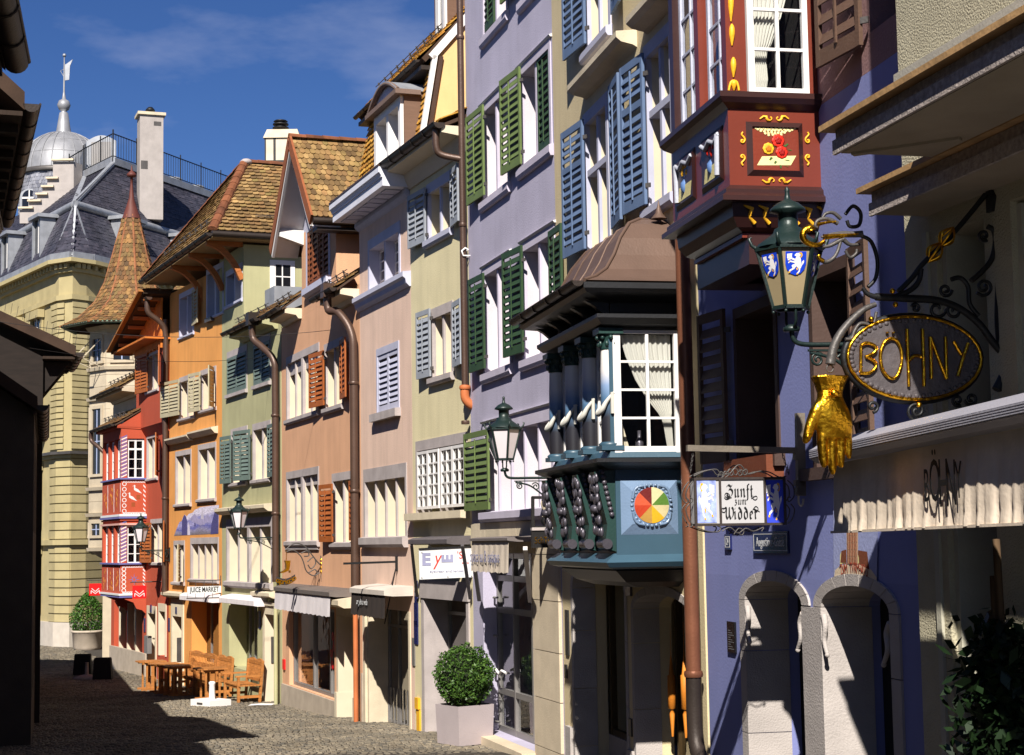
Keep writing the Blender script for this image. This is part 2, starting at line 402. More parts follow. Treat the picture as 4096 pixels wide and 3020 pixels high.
def room(h, x0, x1, z0, z1, y=1.1):  # added dark sheet behind the windows; its colour stands in for unlit rooms
    MB().add([(x0, y, z0), (x1, y, z0), (x1, y, z1), (x0, y, z1)], [(0, 1, 2, 3)]).build('room_backing', M_dark, h)
def sash_mesh(x0, x1, z0, z1, y, cols, rows, fr=0.045, mun=0.022, th=0.04):
    mb = MB(); mb.box(x0, x0+fr, y, y+th, z0, z1); mb.box(x1-fr, x1, y, y+th, z0, z1); mb.box(x0+fr, x1-fr, y, y+th, z0, z0+fr); mb.box(x0+fr, x1-fr, y, y+th, z1-fr, z1)
    for i in range(1, cols):
        x = x0 + fr + (x1 - x0 - 2*fr) * i / cols; mb.box(x - mun/2, x + mun/2, y+.004, y+th-.004, z0+fr, z1-fr)
    for j in range(1, rows):
        z = z0 + fr + (z1 - z0 - 2*fr) * j / rows; mb.box(x0+fr, x1-fr, y+.007, y+th-.007, z - mun/2, z + mun/2)
    return mb
def window(h, r, lights=2, fw=0.10, lint=0.16, depth=0.27, mull=0.075, rows=3, front=None, lining=None, sill=0.10, sillw=0.06, header=0.0, hood=False, transom=None, sash=None, smat=None, proud=0.018, big=None, mdeep=None, curtain=False):
    """stone surround with lintel, posts between the lights, casements set deep, sill; r = outer edge of the surround"""
    x0, x1, z0, z1 = r; front = front or M_stone; lining = lining or M_cream; smat = smat or M_white
    mb = MB(); ix0, ix1, iz1 = x0 + fw, x1 - fw, z1 - lint; f = -proud
    mb.box(x0, ix0, f, 0.05, z0, z1); mb.box(ix1, x1, f, 0.05, z0, z1); mb.box(ix0, ix1, f, 0.05, iz1, z1)
    mb.m = 1
    mb.box(x0, ix0, 0.05, depth + .05, z0, z1); mb.box(ix1, x1, 0.05, depth + .05, z0, z1); mb.box(ix0, ix1, 0.05, depth + .05, iz1, z1)
    w = mb.build('window', [front, lining], h)
    lw = (ix1 - ix0 - mull * (lights - 1)) / lights
    for i in range(lights):
        a = ix0 + i * (lw + mull); b = a + lw
        if i:
            mw = big if (big and i == lights // 2) else 0
            p = MB(); p.box(a - mull - mw/2, a + mw/2, (0.012 if not mw else -proud + .003), 0.05, z0, iz1); p.m = 1
            p.box(a - mull - mw/2, a + mw/2, 0.05, mdeep or depth, z0, iz1); p.build('mullion', [front, lining], w)
        ztop = iz1
        if header:
            MB().box(a, b, 0.06, 0.10, iz1 - header, iz1).build('header_panel', front, w); ztop = iz1 - header
        sash_mesh(a, b, z0 + .01, ztop, depth, 1, rows).build('casement', smat, w)
        g = MB().add([(a+.03, depth+.02, z0+.03), (b-.03, depth+.02, z0+.03), (b-.03, depth+.02, ztop-.03), (a+.03, depth+.02, ztop-.03)], [(0,1,2,3)]).build('pane', sash or GLASS, w)
        if curtain: curtain_mesh(a + .02, b - .02, z0, ztop, depth + .14).build('curtain', M_curtain, w)
    if transom:
        zz = z0 + (iz1 - z0) * transom; MB().box(ix0, ix1, 0.006, depth - .01, zz - .04, zz + .04).build('transom', front, w)
    if sill:
        MB().profile([(-sillw, z0 - .01), (-sillw, z0 - sill * .7), (-sillw * .7, z0 - sill), (0.03, z0 - sill), (0.04, z0), (0.0, z0 + 0.012)], x0 - .04, x1 + .04).build('sill', front, w)
    if hood:
        MB().profile([(-.03, z1 + .004), (-.05, z1 + .03), (0.02, z1 + .05), (0.02, z1 + .002)], x0 - .06, x1 + .06).build('drip_moulding', M_white, w)
    return w
def curtain_mesh(x0, x1, z0, z1, y, folds=6, amp=0.025):
    mb = MB(); n = folds * 6; v = []
    for i in range(n + 1):
        x = x0 + (x1 - x0) * i / n; yy = y + amp * math.sin(i / 6 * 2 * math.pi)
        v += [(x, yy, z0), (x, yy, z1)]
    mb.add(v, [(2*i, 2*i+2, 2*i+3, 2*i+1) for i in range(n)], True); return mb
SLAT = {}
def shutter(h, r, m, off=0.05, ang=0.0, hinge='r', th=0.035, closed=False, pitch=0.105, solidbar=True, rail=None):
    """louvred shutter: stiles and rails, a tilt bar, and one slat after another"""
    x0, x1, z0, z1 = r; w = abs(x1 - x0); H = z1 - z0; st = min(0.055, w * .18); tr = 0.09; br = 0.13
    mb = MB()
    mb.box(0, st, 0, th, 0, H); mb.box(w - st, w, 0, th, 0, H); mb.box(st, w - st, .002, th - .002, 0, br); mb.box(st, w - st, .002, th - .002, H - tr, H)
    if rail: mb.box(st, w - st, .002, th - .002, rail * H - .04, rail * H + .04)
    if solidbar: mb.box(w / 2 - .012, w / 2 + .012, -.016, .0, br - .02, H - tr - .03)
    s = -1 if hinge == 'l' else 1
    base = Matrix.Translation((min(x0, x1) if hinge == 'l' else max(x0, x1), -off - th, z0)) @ Matrix.Rotation(ang * s, 4, 'Z') @ Matrix.Translation((0 if hinge == 'l' else -w, 0, 0))
    o = mb.build('shutter', m, h); o.matrix_local = base
    n = max(3, int((H - tr - br) / pitch)); key = (round(w, 2), m.name)
    if key not in SLAT:
        q = MB(); q.prism([(st + .003, .001, .0), (st + .003, th - .003, .088), (st + .003, th - .001, .080), (st + .003, .006, -.006)], (w - 2 * st - .006, 0, 0))
        SLAT[key] = q.mesh('slat'); SLAT[key].materials.append(m)
    for i in range(n):
        z = br + (H - tr - br - .05) * (i + .25) / n
        if rail and abs(z + .03 - rail * H) < .08: continue
        mesh_obj('slat', SLAT[key], o, Matrix.Translation((0, 0, z)))
    k = MB(); hx = w if hinge == 'r' else 0
    for z in (H * .12, H * .86): k.bar((hx, th * .5, z), (hx + (.05 if hinge == 'r' else -.05), th + .02, z), .018, .05)
    k.build('hinge', M_iron, o)
    return o
TILE = {}
def tile_geo(shape):
    if shape == 'tail': p = [(-.48, 1.45), (-.48, .3), (-.33, .1), (0, 0), (.33, .1), (.48, .3), (.48, 1.45)]
    elif shape == 'round': p = [(-.48, 1.45), (-.48, .42), (-.36, .14), (-.15, .02), (.15, .02), (.36, .14), (.48, .42), (.48, 1.45)]
    elif shape == 'slate': p = [(-.49, 1.3), (-.49, 0), (.49, 0), (.49, 1.3)]
    else: p = [(-.48, 1.45), (-.48, .36), (-.25, 0), (.25, 0), (.48, .36), (.48, 1.45)]
    return p
def tiles(parent, p00, p10, p11, p01, nu, nv, m, shape='tail', th=0.02, indiv=0, lift=0.03, name='roof_tile', deck=True, deckm=None, jit=0.3, first='low'):
    """courses of overlapping tiles over a four-cornered roof slope (p00-p10 eave, p01-p11 ridge)"""
    p00, p10, p11, p01 = map(Vector, (p00, p10, p11, p01))
    nrm = ((p10 - p00).cross(p01 - p00)).normalized()
    if nrm.length < .5: nrm = ((p10 - p00).cross(p11 - p00)).normalized()
    if deck:
        MB().prism([p00 - nrm*.03, p10 - nrm*.03, p11 - nrm*.03, p01 - nrm*.03], -nrm * .10).build('roof_deck', deckm or M_deck, parent)
    pl = tile_geo(shape); n = len(pl)
    prof = [Vector((x, y, lift * (1 - y / 1.45))) for x, y in pl]
    vs_ = prof + [q + Vector((0, 0, -th)) for q in prof]
    fs_ = [tuple(reversed(range(n)))] + [(i, (i + 1) % n, n + (i + 1) % n, n + i) for i in range(n)]
    fs_[0] = tuple(range(n)); 
    key = (shape, th, lift, m.name)
    if key not in TILE:
        me = bpy.data.meshes.new(name); me.from_pydata([tuple(v) for v in vs_], [], fs_); me.materials.append(m); me.update(); TILE[key] = me
    big = MB(); cnt = 0; r_ = random.Random(nu * 91 + nv)
    for j in range(nv):
        v0 = j / nv; a = p00.lerp(p01, v0); b = p10.lerp(p11, v0); a2 = p00.lerp(p01, (j + 1) / nv); b2 = p10.lerp(p11, (j + 1) / nv)
        wid = (b - a).length; base = (p10 - p00).length / nu
        k = max(1, round(wid / base)); sh = .5 if j % 2 else 0
        for i in range(k + (1 if sh else 0)):
            u = (i + .5 - sh) / k; hw = .5 / k
            if u < hw * .6: u = hw * .6
            if u > 1 - hw * .6: u = 1 - hw * .6
            c = a.lerp(b, u); c2 = a2.lerp(b2, u)
            ex = (b - a) / k * r_.uniform(.97, 1.0); ey = (c2 - c) * r_.uniform(.97, 1.04); ez = nrm
            c = c + ex * r_.uniform(-.03, .03) * jit * 2 + ey * r_.uniform(-.1, .1) * jit + nrm * r_.uniform(-.006, .010)
            M4 = Matrix(((ex.x, ey.x, ez.x, c.x), (ex.y, ey.y, ez.y, c.y), (ex.z, ey.z, ez.z, c.z), (0, 0, 0, 1)))
            if cnt < indiv:
                mesh_obj(name, TILE[key], parent, M4)
            else:
                big.add([M4 @ v for v in vs_], fs_)
            cnt += 1
    if big.v: big.build(name + 's', m, parent, kind='stuff')
def ridge(parent, a, b, m, r=0.10, n=None, name='ridge_tile'):
    a = Vector(a); b = Vector(b); L_ = (b - a).length; n = n or max(2, int(L_ / .38))
    d = (b - a).normalized(); sx = d.cross(Vector((0, 0, 1))).normalized(); up = sx.cross(d).normalized()
    for i in range(n):
        p = a.lerp(b, i / n); q = a.lerp(b, (i + 1.12) / n if i < n - 1 else 1.0)
        vs_ = []
        for pt, rr in ((p, r), (q, r * .86)):
            for k in range(7):
                an = math.pi * k / 6; vs_.append(pt + sx * math.cos(an) * rr + up * (math.sin(an) * rr * .9 - .03))
        MB().add(vs_, [(k, k + 1, 8 + k, 7 + k) for k in range(6)] + [tuple(range(7))], False).build(name, m, parent)
M_deck = mat('roof_boards', (70, 52, 40), 0.9, var=0.2)
M_tileD = tilemat('old_tiles', [(134, 106, 66), (108, 84, 54), (156, 126, 82), (92, 72, 48), (142, 108, 70), (122, 104, 62)], patch=2.2)
M_tileF = tilemat('yellow_tiles', [(172, 128, 52), (188, 142, 62), (150, 106, 44), (168, 116, 50), (140, 112, 60)], patch=3)
M_tileO = tilemat('orange_tiles', [(122, 86, 54), (100, 74, 50), (112, 92, 58), (138, 102, 62), (82, 64, 46)], patch=4)
M_slate = tilemat('slates', [(56, 56, 66), (66, 64, 74), (48, 48, 58), (74, 70, 80)], rough=0.55, bump=0.15, patch=1.5)
M_ridge = tilemat('ridge_clay', [(112, 68, 46), (124, 76, 50), (98, 60, 42)], patch=3)
def gutter(h, x0, x1, y, z, r=0.075, m=None, brackets=True, name='gutter'):
    m = m or M_gutter; mb = MB(); n = 8; vs_ = []
    for x in (x0, x1):
        for k in range(n + 1):
            a = math.pi + math.pi * k / n; vs_.append((x, y + math.cos(a) * r, z + math.sin(a) * r))
    mb.add(vs_, [(k, k + 1, n + 2 + k, n + 1 + k) for k in range(n)], True)
    vs2 = [(vx, y + (vy - y) * .86, z + (vz - z) * .86) for vx, vy, vz in vs_]
    mb.add(vs2, [(n + 1 + k, n + 2 + k, k + 1, k) for k in range(n)], True)
    mb.add(vs_[:n + 1], [tuple(range(n + 1))]); mb.add(vs_[n + 1:], [tuple(reversed(range(n + 1)))])
    mb.tube([(x0, y - r, z), (x1, y - r, z)], r * .16, 6)
    if brackets:
        k = int(abs(x1 - x0) / .8)
        for i in range(1, k + 1):
            x = x0 + (x1 - x0) * i / (k + 1)
            mb.tube([(x, y + math.cos(math.pi + math.pi * q / 6) * r * 1.06, z + math.sin(math.pi + math.pi * q / 6) * r * 1.06) for q in range(7)], .012, 4)
    return mb.build(name, m, h)
def pipe(h, pts, r, m=None, clips=(), name='downpipe'):
    p = MB().tube(cr_spline(pts, 5) if len(pts) > 2 else pts, r, 12).build(name, m or M_pipe, h)
    for c in clips:
        MB().lathe([(r * 1.22, -.03), (r * 1.3, -.01), (r * 1.3, .01), (r * 1.22, .03)], c, 12).build('pipe_collar', m or M_pipe, p)
    return p
def snow_guard(h, a, b, n=5, hgt=.16, out=None, m=None):
    a = Vector(a); b = Vector(b); mb = MB(); up = out or Vector((0, -.3, 1)).normalized()
    mb.tube([a + up * hgt * .5, b + up * hgt * .5], .010, 5); mb.tube([a + up * hgt, b + up * hgt], .010, 5)
    for i in range(n):
        p = a.lerp(b, (i + .5) / n); mb.bar(p - up * .03, p + up * (hgt + .03), .012, .03); mb.bar(p + up * hgt, p + Vector((0, .12, .06)), .012, .02)
    return mb.build('snow_guard', m or M_iron, h)
def pent(h, x0, x1, z, off, rise, run, m, courses=5, soffit=None, tilew=.17, shape='tail', indiv=0, guard=True, gut=True, endcap=None):
    """small tiled lean-to roof over the eave with boxed soffit and gutter"""
    soffit = soffit or M_cream
    MB().profile([(-off + .10, z - .02), (-off + .10, z + .10), (.12, z + .10), (.12, z - .14), (-.08, z - .14), (-.14, z - .06)], x0, x1).build('eave_box', soffit, h)
    y0 = -off + .02; a = Vector((x0 - .03, y0, z + .14)); b = Vector((x1 + .03, y0, z + .14)); c = Vector((x1 + .03, y0 + run, z + .14 + rise)); d = Vector((x0 - .03, y0 + run, z + .14 + rise))
    rf = MB().prism([a + Vector((0, .0, -.05)), b + Vector((0, 0, -.05)), c + Vector((0, 0, -.05)), d + Vector((0, 0, -.05))], (0, 0, -.05)).build('roof', M_deck, h)
    tiles(rf, a, b, c, d, max(2, int((x1 - x0) / tilew)), courses, m, shape, indiv=indiv, deck=False)
    if gut: gutter(h, x0 - .05, x1 + .05, -off - .06, z + .10)
    if guard: snow_guard(rf, a.lerp(d, .35), b.lerp(c, .35), max(3, int((x1 - x0) / .55)))
    return rf
def house(n, name, label):
    return thing(name, label, 'house', FA[n].M)
def awning_box(h_lbl, F, x0, x1, z0, z1, depth, m, label, valance=None, vm=None, name='awning', group=None):
    """shop blind: a cassette along the front and a hanging strip of cloth"""
    t = thing(name, label, 'awning', F.M @ Matrix.Translation(((x0 + x1) / 2, 0, z0)), group)
    w = (x1 - x0) / 2; hh = z1 - z0
    MB().profile([(0.0, hh), (-depth * .8, hh * .8), (-depth, hh * .55), (-depth, .0), (-depth * .7, -.02), (0.0, -.02)], -w, w).build('cassette', m, t)
    if valance:
        n = 40; v = []; dp = depth - .03
        for i in range(n + 1):
            x = -w + .03 + (2 * w - .06) * i / n; yb = .012 * math.sin(i * 1.1) + .008 * math.sin(i * 2.7)
            v += [(x, -dp, .0), (x, -dp + yb - .02, -valance + .012 * math.sin(i * 2.1))]
        MB().add(v, [(2*i, 2*i+1, 2*i+3, 2*i+2) for i in range(n)], True).build('valance', vm or M_cream, t)
    return t
# ================================================================ the row of houses, from the lilac one to the red one
V3 = lambda F, c, x, y, off=0.0: F.L(c, x, y, off)
M_lilac = mat('lilac_render', (174, 168, 188), 0.92, var=0.10, scale=1.2, streak=0.10, bump=0.25)
M_yellow = mat('straw_render', (208, 196, 158), 0.92, var=0.08, scale=1.2, streak=0.14, bump=0.25)
M_pink = mat('rose_render', (212, 182, 164), 0.92, var=0.08, scale=1.2, streak=0.16, bump=0.25)
M_terra = mat('terracotta_render', (204, 156, 122), 0.92, var=0.09, scale=1.2, streak=0.12, bump=0.25)
M_green = mat('sage_render', (164, 160, 122), 0.92, var=0.10, scale=1.2, streak=0.12, bump=0.25)
M_orange = mat('orange_render', (206, 142, 76), 0.92, var=0.12, scale=1.0, streak=0.14, bump=0.25)
M_red = mat('oxblood_render', (166, 72, 48), 0.9, var=0.08, scale=1.2, streak=0.08, bump=0.2)
S_green = mat('green_shutter', (94, 110, 62), 0.6, var=0.12, bump=0.05)
S_dgreen = mat('dark_green_shutter', (44, 66, 40), 0.55, var=0.12, bump=0.05)
S_grey = mat('grey_shutter', (140, 144, 152), 0.6, var=0.1, bump=0.05)
S_brown = mat('brown_shutter', (150, 82, 36), 0.6, var=0.14, bump=0.05)
S_blue = mat('blue_shutter', (88, 106, 136), 0.55, var=0.1, bump=0.05)
S_slate = mat('slate_green_shutter', (92, 106, 100), 0.6, var=0.1, bump=0.05)
S_taupe = mat('taupe_shutter', (164, 154, 126), 0.6, var=0.1, bump=0.05)
M_lilacst = mat('lilac_stone', (186, 178, 194), 0.85, var=0.08, streak=0.08, bump=0.12)
M_lilacl = mat('lilac_lining', (192, 184, 190), 0.7, var=0.05)
M_bluest = mat('blue_grey_paint', (172, 172, 190), 0.75, var=0.08, bump=0.05)
M_conc = mat('shop_plinth', (170, 156, 140), 0.9, var=0.15, bump=0.3)

# ---------------------------------------------------------------- lilac house
F = FA['H']; h = house('H', 'lilac_house', 'tall lilac rendered house with green louvred shutters and glazed shopfront')
holes = []; xa, xb = -0.62, 4.38; zb = -0.4; zt = 16.5
def W(c, xl, yt, yb, xr, sh=None, **k):
    r = F.rect(c, xl, yt, yb, xr); holes.append((r[0] + .01, r[1] - .01, r[2] + .002, r[3] - .01)); return window(h, r, **k)
kw = dict(front=M_lilacst, lining=M_lilacl, hood=True, depth=0.22, fw=.09, lint=.13, sill=.16, sillw=.07)
W('e1', 140, 790, 1500, 350, **kw); W('e1', 415, 510, 1255, 660, **kw)
W('e2', 150, 510, 1285, 362, **kw); W('e2', 435, 325, 1185, 690, **kw)
W('e1', 140, -560, 305, 335, **kw); W('e1', 415, -900, 45, 660, **kw)
r4 = F.rect('b5', 690, 200, 930, 1280); holes.append(r4)
window(h, r4, lights=5, front=M_lilacst, lining=M_lilacl, hood=True, depth=.30, fw=.12, lint=.2, sill=.16, sillw=.10, mull=.06)
for c, xl, yt, yb, xr, m, a, hg in (('e1', 45, 870, 1520, 155, S_green, .05, 'r'), ('e1', 305, 600, 1300, 425, S_green, .08, 'r'),
      ('e2', 62, 590, 1275, 158, S_dgreen, .05, 'r'), ('e2', 322, 400, 1165, 440, S_dgreen, .08, 'r'), ('e2', 632, 235, 765, 745, S_dgreen, .05, 'l')):
    shutter(h, F.rect(c, xl, yt, yb, xr, .07), m, .05, a, hg)
r = F.rect('e1', 545, 420, 1140, 640); shutter(h, (r[0], r[1], r[2], r[3]), S_dgreen, -.03, 0, 'r')
r = F.rect('e1', 145, -420, 260, 225); shutter(h, r, S_dgreen, -.03, 0, 'l')
shutter(h, F.rect('e1', 300, -500, 45, 410, .07), S_green, .05, .08, 'r')
shutter(h, F.rect('b5', 530, 285, 920, 712, .12), S_green, .06, .03, 'r')
# shopfront
shop = F.rect('b6', 765, 25, 1560, 1195); shop = (shop[0], shop[1], 0.15, shop[3]); holes.append(shop)
wall(h, xa, xb, zb, zt, holes, M_lilac, depth=9)
room(h, xa + .1, xb - .1, 3.2, zt - .2)
M_ashl = mat('buff_ashlar', (196, 180, 156), 0.85, var=0.1, streak=0.08, bump=0.2)
fr = MB(); sx0, sx1, sz0, sz1 = shop
zbar = F.hit('b6', 900, 500)[1]; zup = F.hit('b6', 900, 235)[1]
for x in (sx0 + .04, sx0 + (sx1 - sx0) * .34, sx0 + (sx1 - sx0) * .68, sx1 - .05):
    fr.box(x - .035, x + .035, .22, .30, sz0, sz1)
for z in (sz0 + .05, F.hit('b6', 1000, 1200)[1], zbar, zup, sz1 - .04): fr.box(sx0, sx1, .225, .295, z - .045, z + .045)
sf = fr.build('shopfront', M_grey, h)
for i in range(3):
    a = sx0 + (sx1 - sx0) * .34 * i + .07; b = sx0 + (sx1 - sx0) * (.34 * (i + 1) if i < 2 else 1.0) - .05
    for z0_, z1_ in ((sz0 + .1, zbar - .05), (zbar + .05, zup - .05), (zup + .05, sz1 - .09)):
        MB().add([(a, .26, z0_), (b, .26, z0_), (b, .26, z1_), (a, .26, z1_)], [(0, 1, 2, 3)]).build('shop_pane', GLASS, sf)
hd = MB(); dx = sx0 + .12
for z in (sz0 + .15, sz0 + .9, sz0 + 1.5, sz0 + 2.1): hd.tube([(dx - .09, .18, z), (dx, .14, z), (dx + .06, .2, z)], .018, 6)
hd.build('door_hinge', M_grey, sf)
hd = MB(); hz = F.hit('b6', 890, 1000)[1]
hd.tube(cr_spline([(dx + .1, .14, hz), (dx + .22, .10, hz + .04), (dx + .34, .13, hz - .03), (dx + .5, .12, hz + .03), (dx + .62, .16, hz)], 5), .022, 6); hd.build('door_handle', M_white, sf)
MB().box(sx0 - .15, sx1 + .05, -.25, .3, -.15, .148).build('step', M_ashl, h)
MB().box(sx0 - .1, sx1, .3, 2.6, .1, .14).build('shop_floor', M_dark, h)
MB().add([(sx0 - .5, 2.6, 0), (sx1 + .2, 2.6, 0), (sx1 + .2, 2.6, 3.2), (sx0 - .5, 2.6, 3.2)], [(0, 1, 2, 3)]).build('room_backing', M_dark, h)
# ashlar pier at the right, block by block
px0 = sx1 + .02; px1 = xb - .06; zc = -.35; i = 0
while zc < 3.1:
    hh = (.62, .68, .66, .7, .64)[i % 5]
    q = MB(); q.box(px0, px1, -.045, .05, zc + .006, min(zc + hh, 3.12) - .006); q.build('ashlar_block', M_ashl, h); zc += hh; i += 1
# lintel band over the shop
z1b = F.hit('b5', 660, 1020)[1]; z0b = F.hit('b5', 640, 1140)[1]
for k in range(4):
    a = xa + .06 + (px0 - xa) * k / 4; b = xa + .055 + (px0 - xa) * (k + 1) / 4
    MB().box(a, b - .006, -.03, .05, sz1 + .01, z1b).build('lintel_block', M_warmstone, h)
# pipe between straw and lilac houses
pipe(h, [(-.56, -.10, 17), (-.56, -.10, 12), (-.56, -.10, F.hit('e2', 40, 1385)[1])], .055, clips=[(-.56, -.10, z) for z in (5.1, 8.4, 11.6)])
zz = F.hit('e2', 40, 1385)[1]; M_clay = mat('clay_pipe', (176, 100, 58), 0.6, var=0.15)
pipe(h, [(-.56, -.10, zz + .04), (-.56, -.10, zz - .16), (-.55, -.04, zz - .26), (-.54, .06, zz - .32)], .075, M_clay, clips=[(-.56, -.10, zz)])
for (c, x, y) in (('e2', 55, 375), ('b1', 1600, 1050)):
    a, z = F.hit(c, x, y)
    MB().tube([(a, 0, z - .08), (a, -.12, z - .08), (a, -.14, z), (a, -.08, z + .05), (a, -.03, z + .02)], .016, 6).build('wall_hook', M_white, h)

# ---------------------------------------------------------------- straw house
F = FA['G']; h = house('G', 'straw_house', 'narrow straw yellow house with white gridded casements and grey shutters'); holes = []
xa = -3.28; xb = -0.012; ez = 9.98
kw = dict(front=M_stone, lining=M_cream, depth=.26, fw=.10, lint=.18, sill=.14, sillw=.09)
W('b1', 1255, 500, 965, 1470, **dict(kw, front=M_bluest)); W('b2', 1290, 80, 650, 1478, **kw)
for q in (('b1', 1115, 595, 1030, 1240, .05, 'r'), ('b1', 1445, 380, 850, 1548, .12, 'l'), ('b2', 1183, 110, 660, 1280, .06, 'r'), ('b2', 1463, 25, 560, 1562, .10, 'l')):
    shutter(h, F.rect(*q[:5], .07), S_grey, .05, q[5], q[6])
# wide low window with white gridded casements standing open
r = F.rect('b5', 135, 345, 935, 560); holes.append(r); x0, x1, z0, z1 = r
w = MB(); w.box(x0, x0 + .1, -.02, .25, z0, z1); w.box(x1 - .08, x1, -.02, .25, z0, z1); w.box(x0 + .1, x1 - .08, -.02, .25, z1 - .18, z1); w.box((x0 + x1) / 2 - .05, (x0 + x1) / 2 + .05, -.01, .2, z0, z1 - .18)
w = w.build('window', M_stone, h)
for a, b in ((x0 + .1, (x0 + x1) / 2 - .05), ((x0 + x1) / 2 + .05, x1 - .08)):
    for i in range(2):
        p = a + (b - a) * i / 2; q = a + (b - a) * (i + 1) / 2
        sash_mesh(p, q - .01, z0 + .06, z1 - .2, -.03, 2, 5, .05, .028, .05).build('casement', M_white, w)
        for u in range(2):
            for v in range(5):
                pa = p + .05 + (q - p - .11) * u / 2; pb = p + .05 + (q - p - .11) * (u + 1) / 2; za = z0 + .11 + (z1 - z0 - .36) * v / 5; zc = z0 + .11 + (z1 - z0 - .36) * (v + 1) / 5
                MB().add([(pa, .0, za), (pb, .0, za), (pb, .0, zc), (pa, .0, zc)], [(0, 1, 2, 3)]).build('pane', GLASS, w)
MB().profile([(-.16, z0 - .005), (-.16, z0 - .13), (.02, z0 - .15), (.03, z0)], x0 - .3, x1 + .06).build('sill', M_warmstone, w)
door = F.rect('b6', 300, 385, 1480, 655); door = (door[0], door[1], -.3, door[3]); holes.append(door)
wall(h, xa, xb, -.8, ez + .3, holes, M_yellow, depth=9, thick=.5); room(h, xa + .1, xb - .1, 3.0, ez, 1.0)
dx0, dx1, dz0, dz1 = door
s = MB(); s.box(dx0 - .14, dx0 + .02, -.03, .5, -.5, dz1 + .02); s.box(dx0 - .18, dx1 + .12, -.05, .4, dz1, dz1 + .32); s.box(dx1 - .02, dx1 + .1, -.03, .5, -.5, dz1); s.build('door_surround', M_stone, h)
d = MB()
for x in (dx0 + .03, dx0 + (dx1 - dx0) * .45, dx0 + (dx1 - dx0) * .6, dx1 - .05): d.box(x, x + .05, .42, .48, -.25, dz1)
d.box(dx0, dx1, .425, .475, -.25, -.1); d.box(dx0, dx1, .425, .475, dz1 - .3, dz1 - .24)
d = d.build('shop_door', M_grey, h)
MB().add([(dx0, .45, -.2), (dx1, .45, -.2), (dx1, .45, dz1), (dx0, .45, dz1)], [(0, 1, 2, 3)]).build('shop_pane', GLASS, d)
MB().add([(dx0 - 1, 2.4, -.4), (dx1 + 1, 2.4, -.4), (dx1 + 1, 2.4, 3), (dx0 - 1, 2.4, 3)], [(0, 1, 2, 3)]).build('room_backing', M_dark, h)
for (c, x, y, wd_, hg) in (('b6', 234, 295, .16, .22), ('b6', 234, 380, .16, .22), ('b6', 235, 520, .22, .42), ('b6', 235, 665, .22, .42)):
    a, z = F.hit(c, x, y); MB().box(a - wd_ / 2, a + wd_ / 2, -.02, .0, z - hg / 2, z + hg / 2).build('name_plate', M_bluepl, h)
a, z = F.hit('b6', 215, 820); MB().box(a - .08, a + .08, -.02, 0, z - .25, z + .25).build('bell_panel', M_grey, h)
M_mail = mat('mail_yellow', (214, 160, 40), .5); a, z = F.hit('b6', 252, 1235); MB().box(a - .1, a + .1, -.05, 0, z - .1, z + .1).build('hydrant_plate', M_mail, h)
a, z = F.hit('b6', 257, 1380); MB().box(a - .09, a + .09, -.03, 0, z - .2, z + .2).build('service_door', M_mail, h)
# eave with gutter and coffered soffit
MB().profile([(-.45, ez - .02), (-.45, ez + .10), (.1, ez + .10), (.1, ez - .32), (-.04, ez - .32), (-.10, ez - .2), (-.14, ez - .06)], xa + .03, xb + .02).build('eave_box', M_cream, h)
gutter(h, xa - .02, xb + .06, -.50, ez + .13, .10)
rf = MB().prism([(xa, -.4, ez + .14), (xb, -.4, ez + .14), (xb, 1.5, ez + 1.0), (xa, 1.5, ez + 1.0)], (0, 0, -.06)).build('roof', M_deck, h)
tiles(rf, (xa, -.46, ez + .2), (xb + .02, -.46, ez + .2), (xb + .02, 1.5, ez + 1.15), (xa, 1.5, ez + 1.15), 18, 7, M_tileF, 'tail', indiv=126, deck=False)
pipe(h, [(xb - .12, -.50, ez + .04), (xb - .12, -.5, ez - .24), (xb - .10, -.42, ez - .38), (xb + .02, -.12, ez - .46)], .06)

# ---------------------------------------------------------------- rose house with the mansard roof
F = FA['F']; h = house('F', 'rose_house', 'rose rendered house with white cornice and mansard of yellow fish scale tiles'); holes = []
xa = -3.68; xb = -.005; cz = 9.70
W('b1', 772, 960, 1400, 1040, front=M_bluest, lining=M_bluest, depth=.2, fw=.1, lint=.2, sill=0, rows=4)
mz = F.hit('c1', 500, 590)[1]
MB().profile([(-.16, mz + .03), (-.16, mz - .06), (-.11, mz - .10), (-.09, mz - .18), (-.03, mz - .24), (0.02, mz - .24), (.02, mz + .05)], xa - .02, xb + .02).build('string_course', M_bluest, h)
r = F.rect('b2', 842, 410, 945, 1030); holes.append(r); x0, x1, z0, z1 = r
w = MB(); w.box(x0, x0 + .07, -.02, .2, z0, z1); w.box(x1 - .07, x1, -.02, .2, z0, z1); w.box(x0 + .07, x1 - .07, -.02, .2, z1 - .14, z1); w = w.build('window', M_bluest, h)
MB().profile([(-.12, z0), (-.12, z0 - .15), (.02, z0 - .15), (.02, z0 + .01)], x0 - .2, x1 + .06).build('sill', M_stone, w)
mx_ = (x0 + x1) / 2
shutter(h, (x0 + .07, mx_ - .002, z0 + .01, z1 - .14), M_bluest, -.03, 0, 'l', solidbar=False); shutter(h, (mx_ + .002, x1 - .07, z0 + .01, z1 - .14), M_bluest, -.03, 0, 'r', solidbar=False)
r4 = F.rect('c2', 120, 270, 1515, 915); holes.append(r4)
window(h, r4, lights=4, fw=.10, lint=.26, depth=.33, mull=.06, sill=.2, sillw=.12)
sh = F.rect('b3', 665, 690, 1450, 962); sh = (sh[0], min(sh[1], -.02), -.5, sh[3]); holes.append(sh)
wall(h, xa, xb, -1.0, cz + .35, holes, M_pink, depth=9, thick=.5); room(h, xa + .1, xb - .1, 2.6, cz, 1.0)
x0, x1, z0, z1 = sh
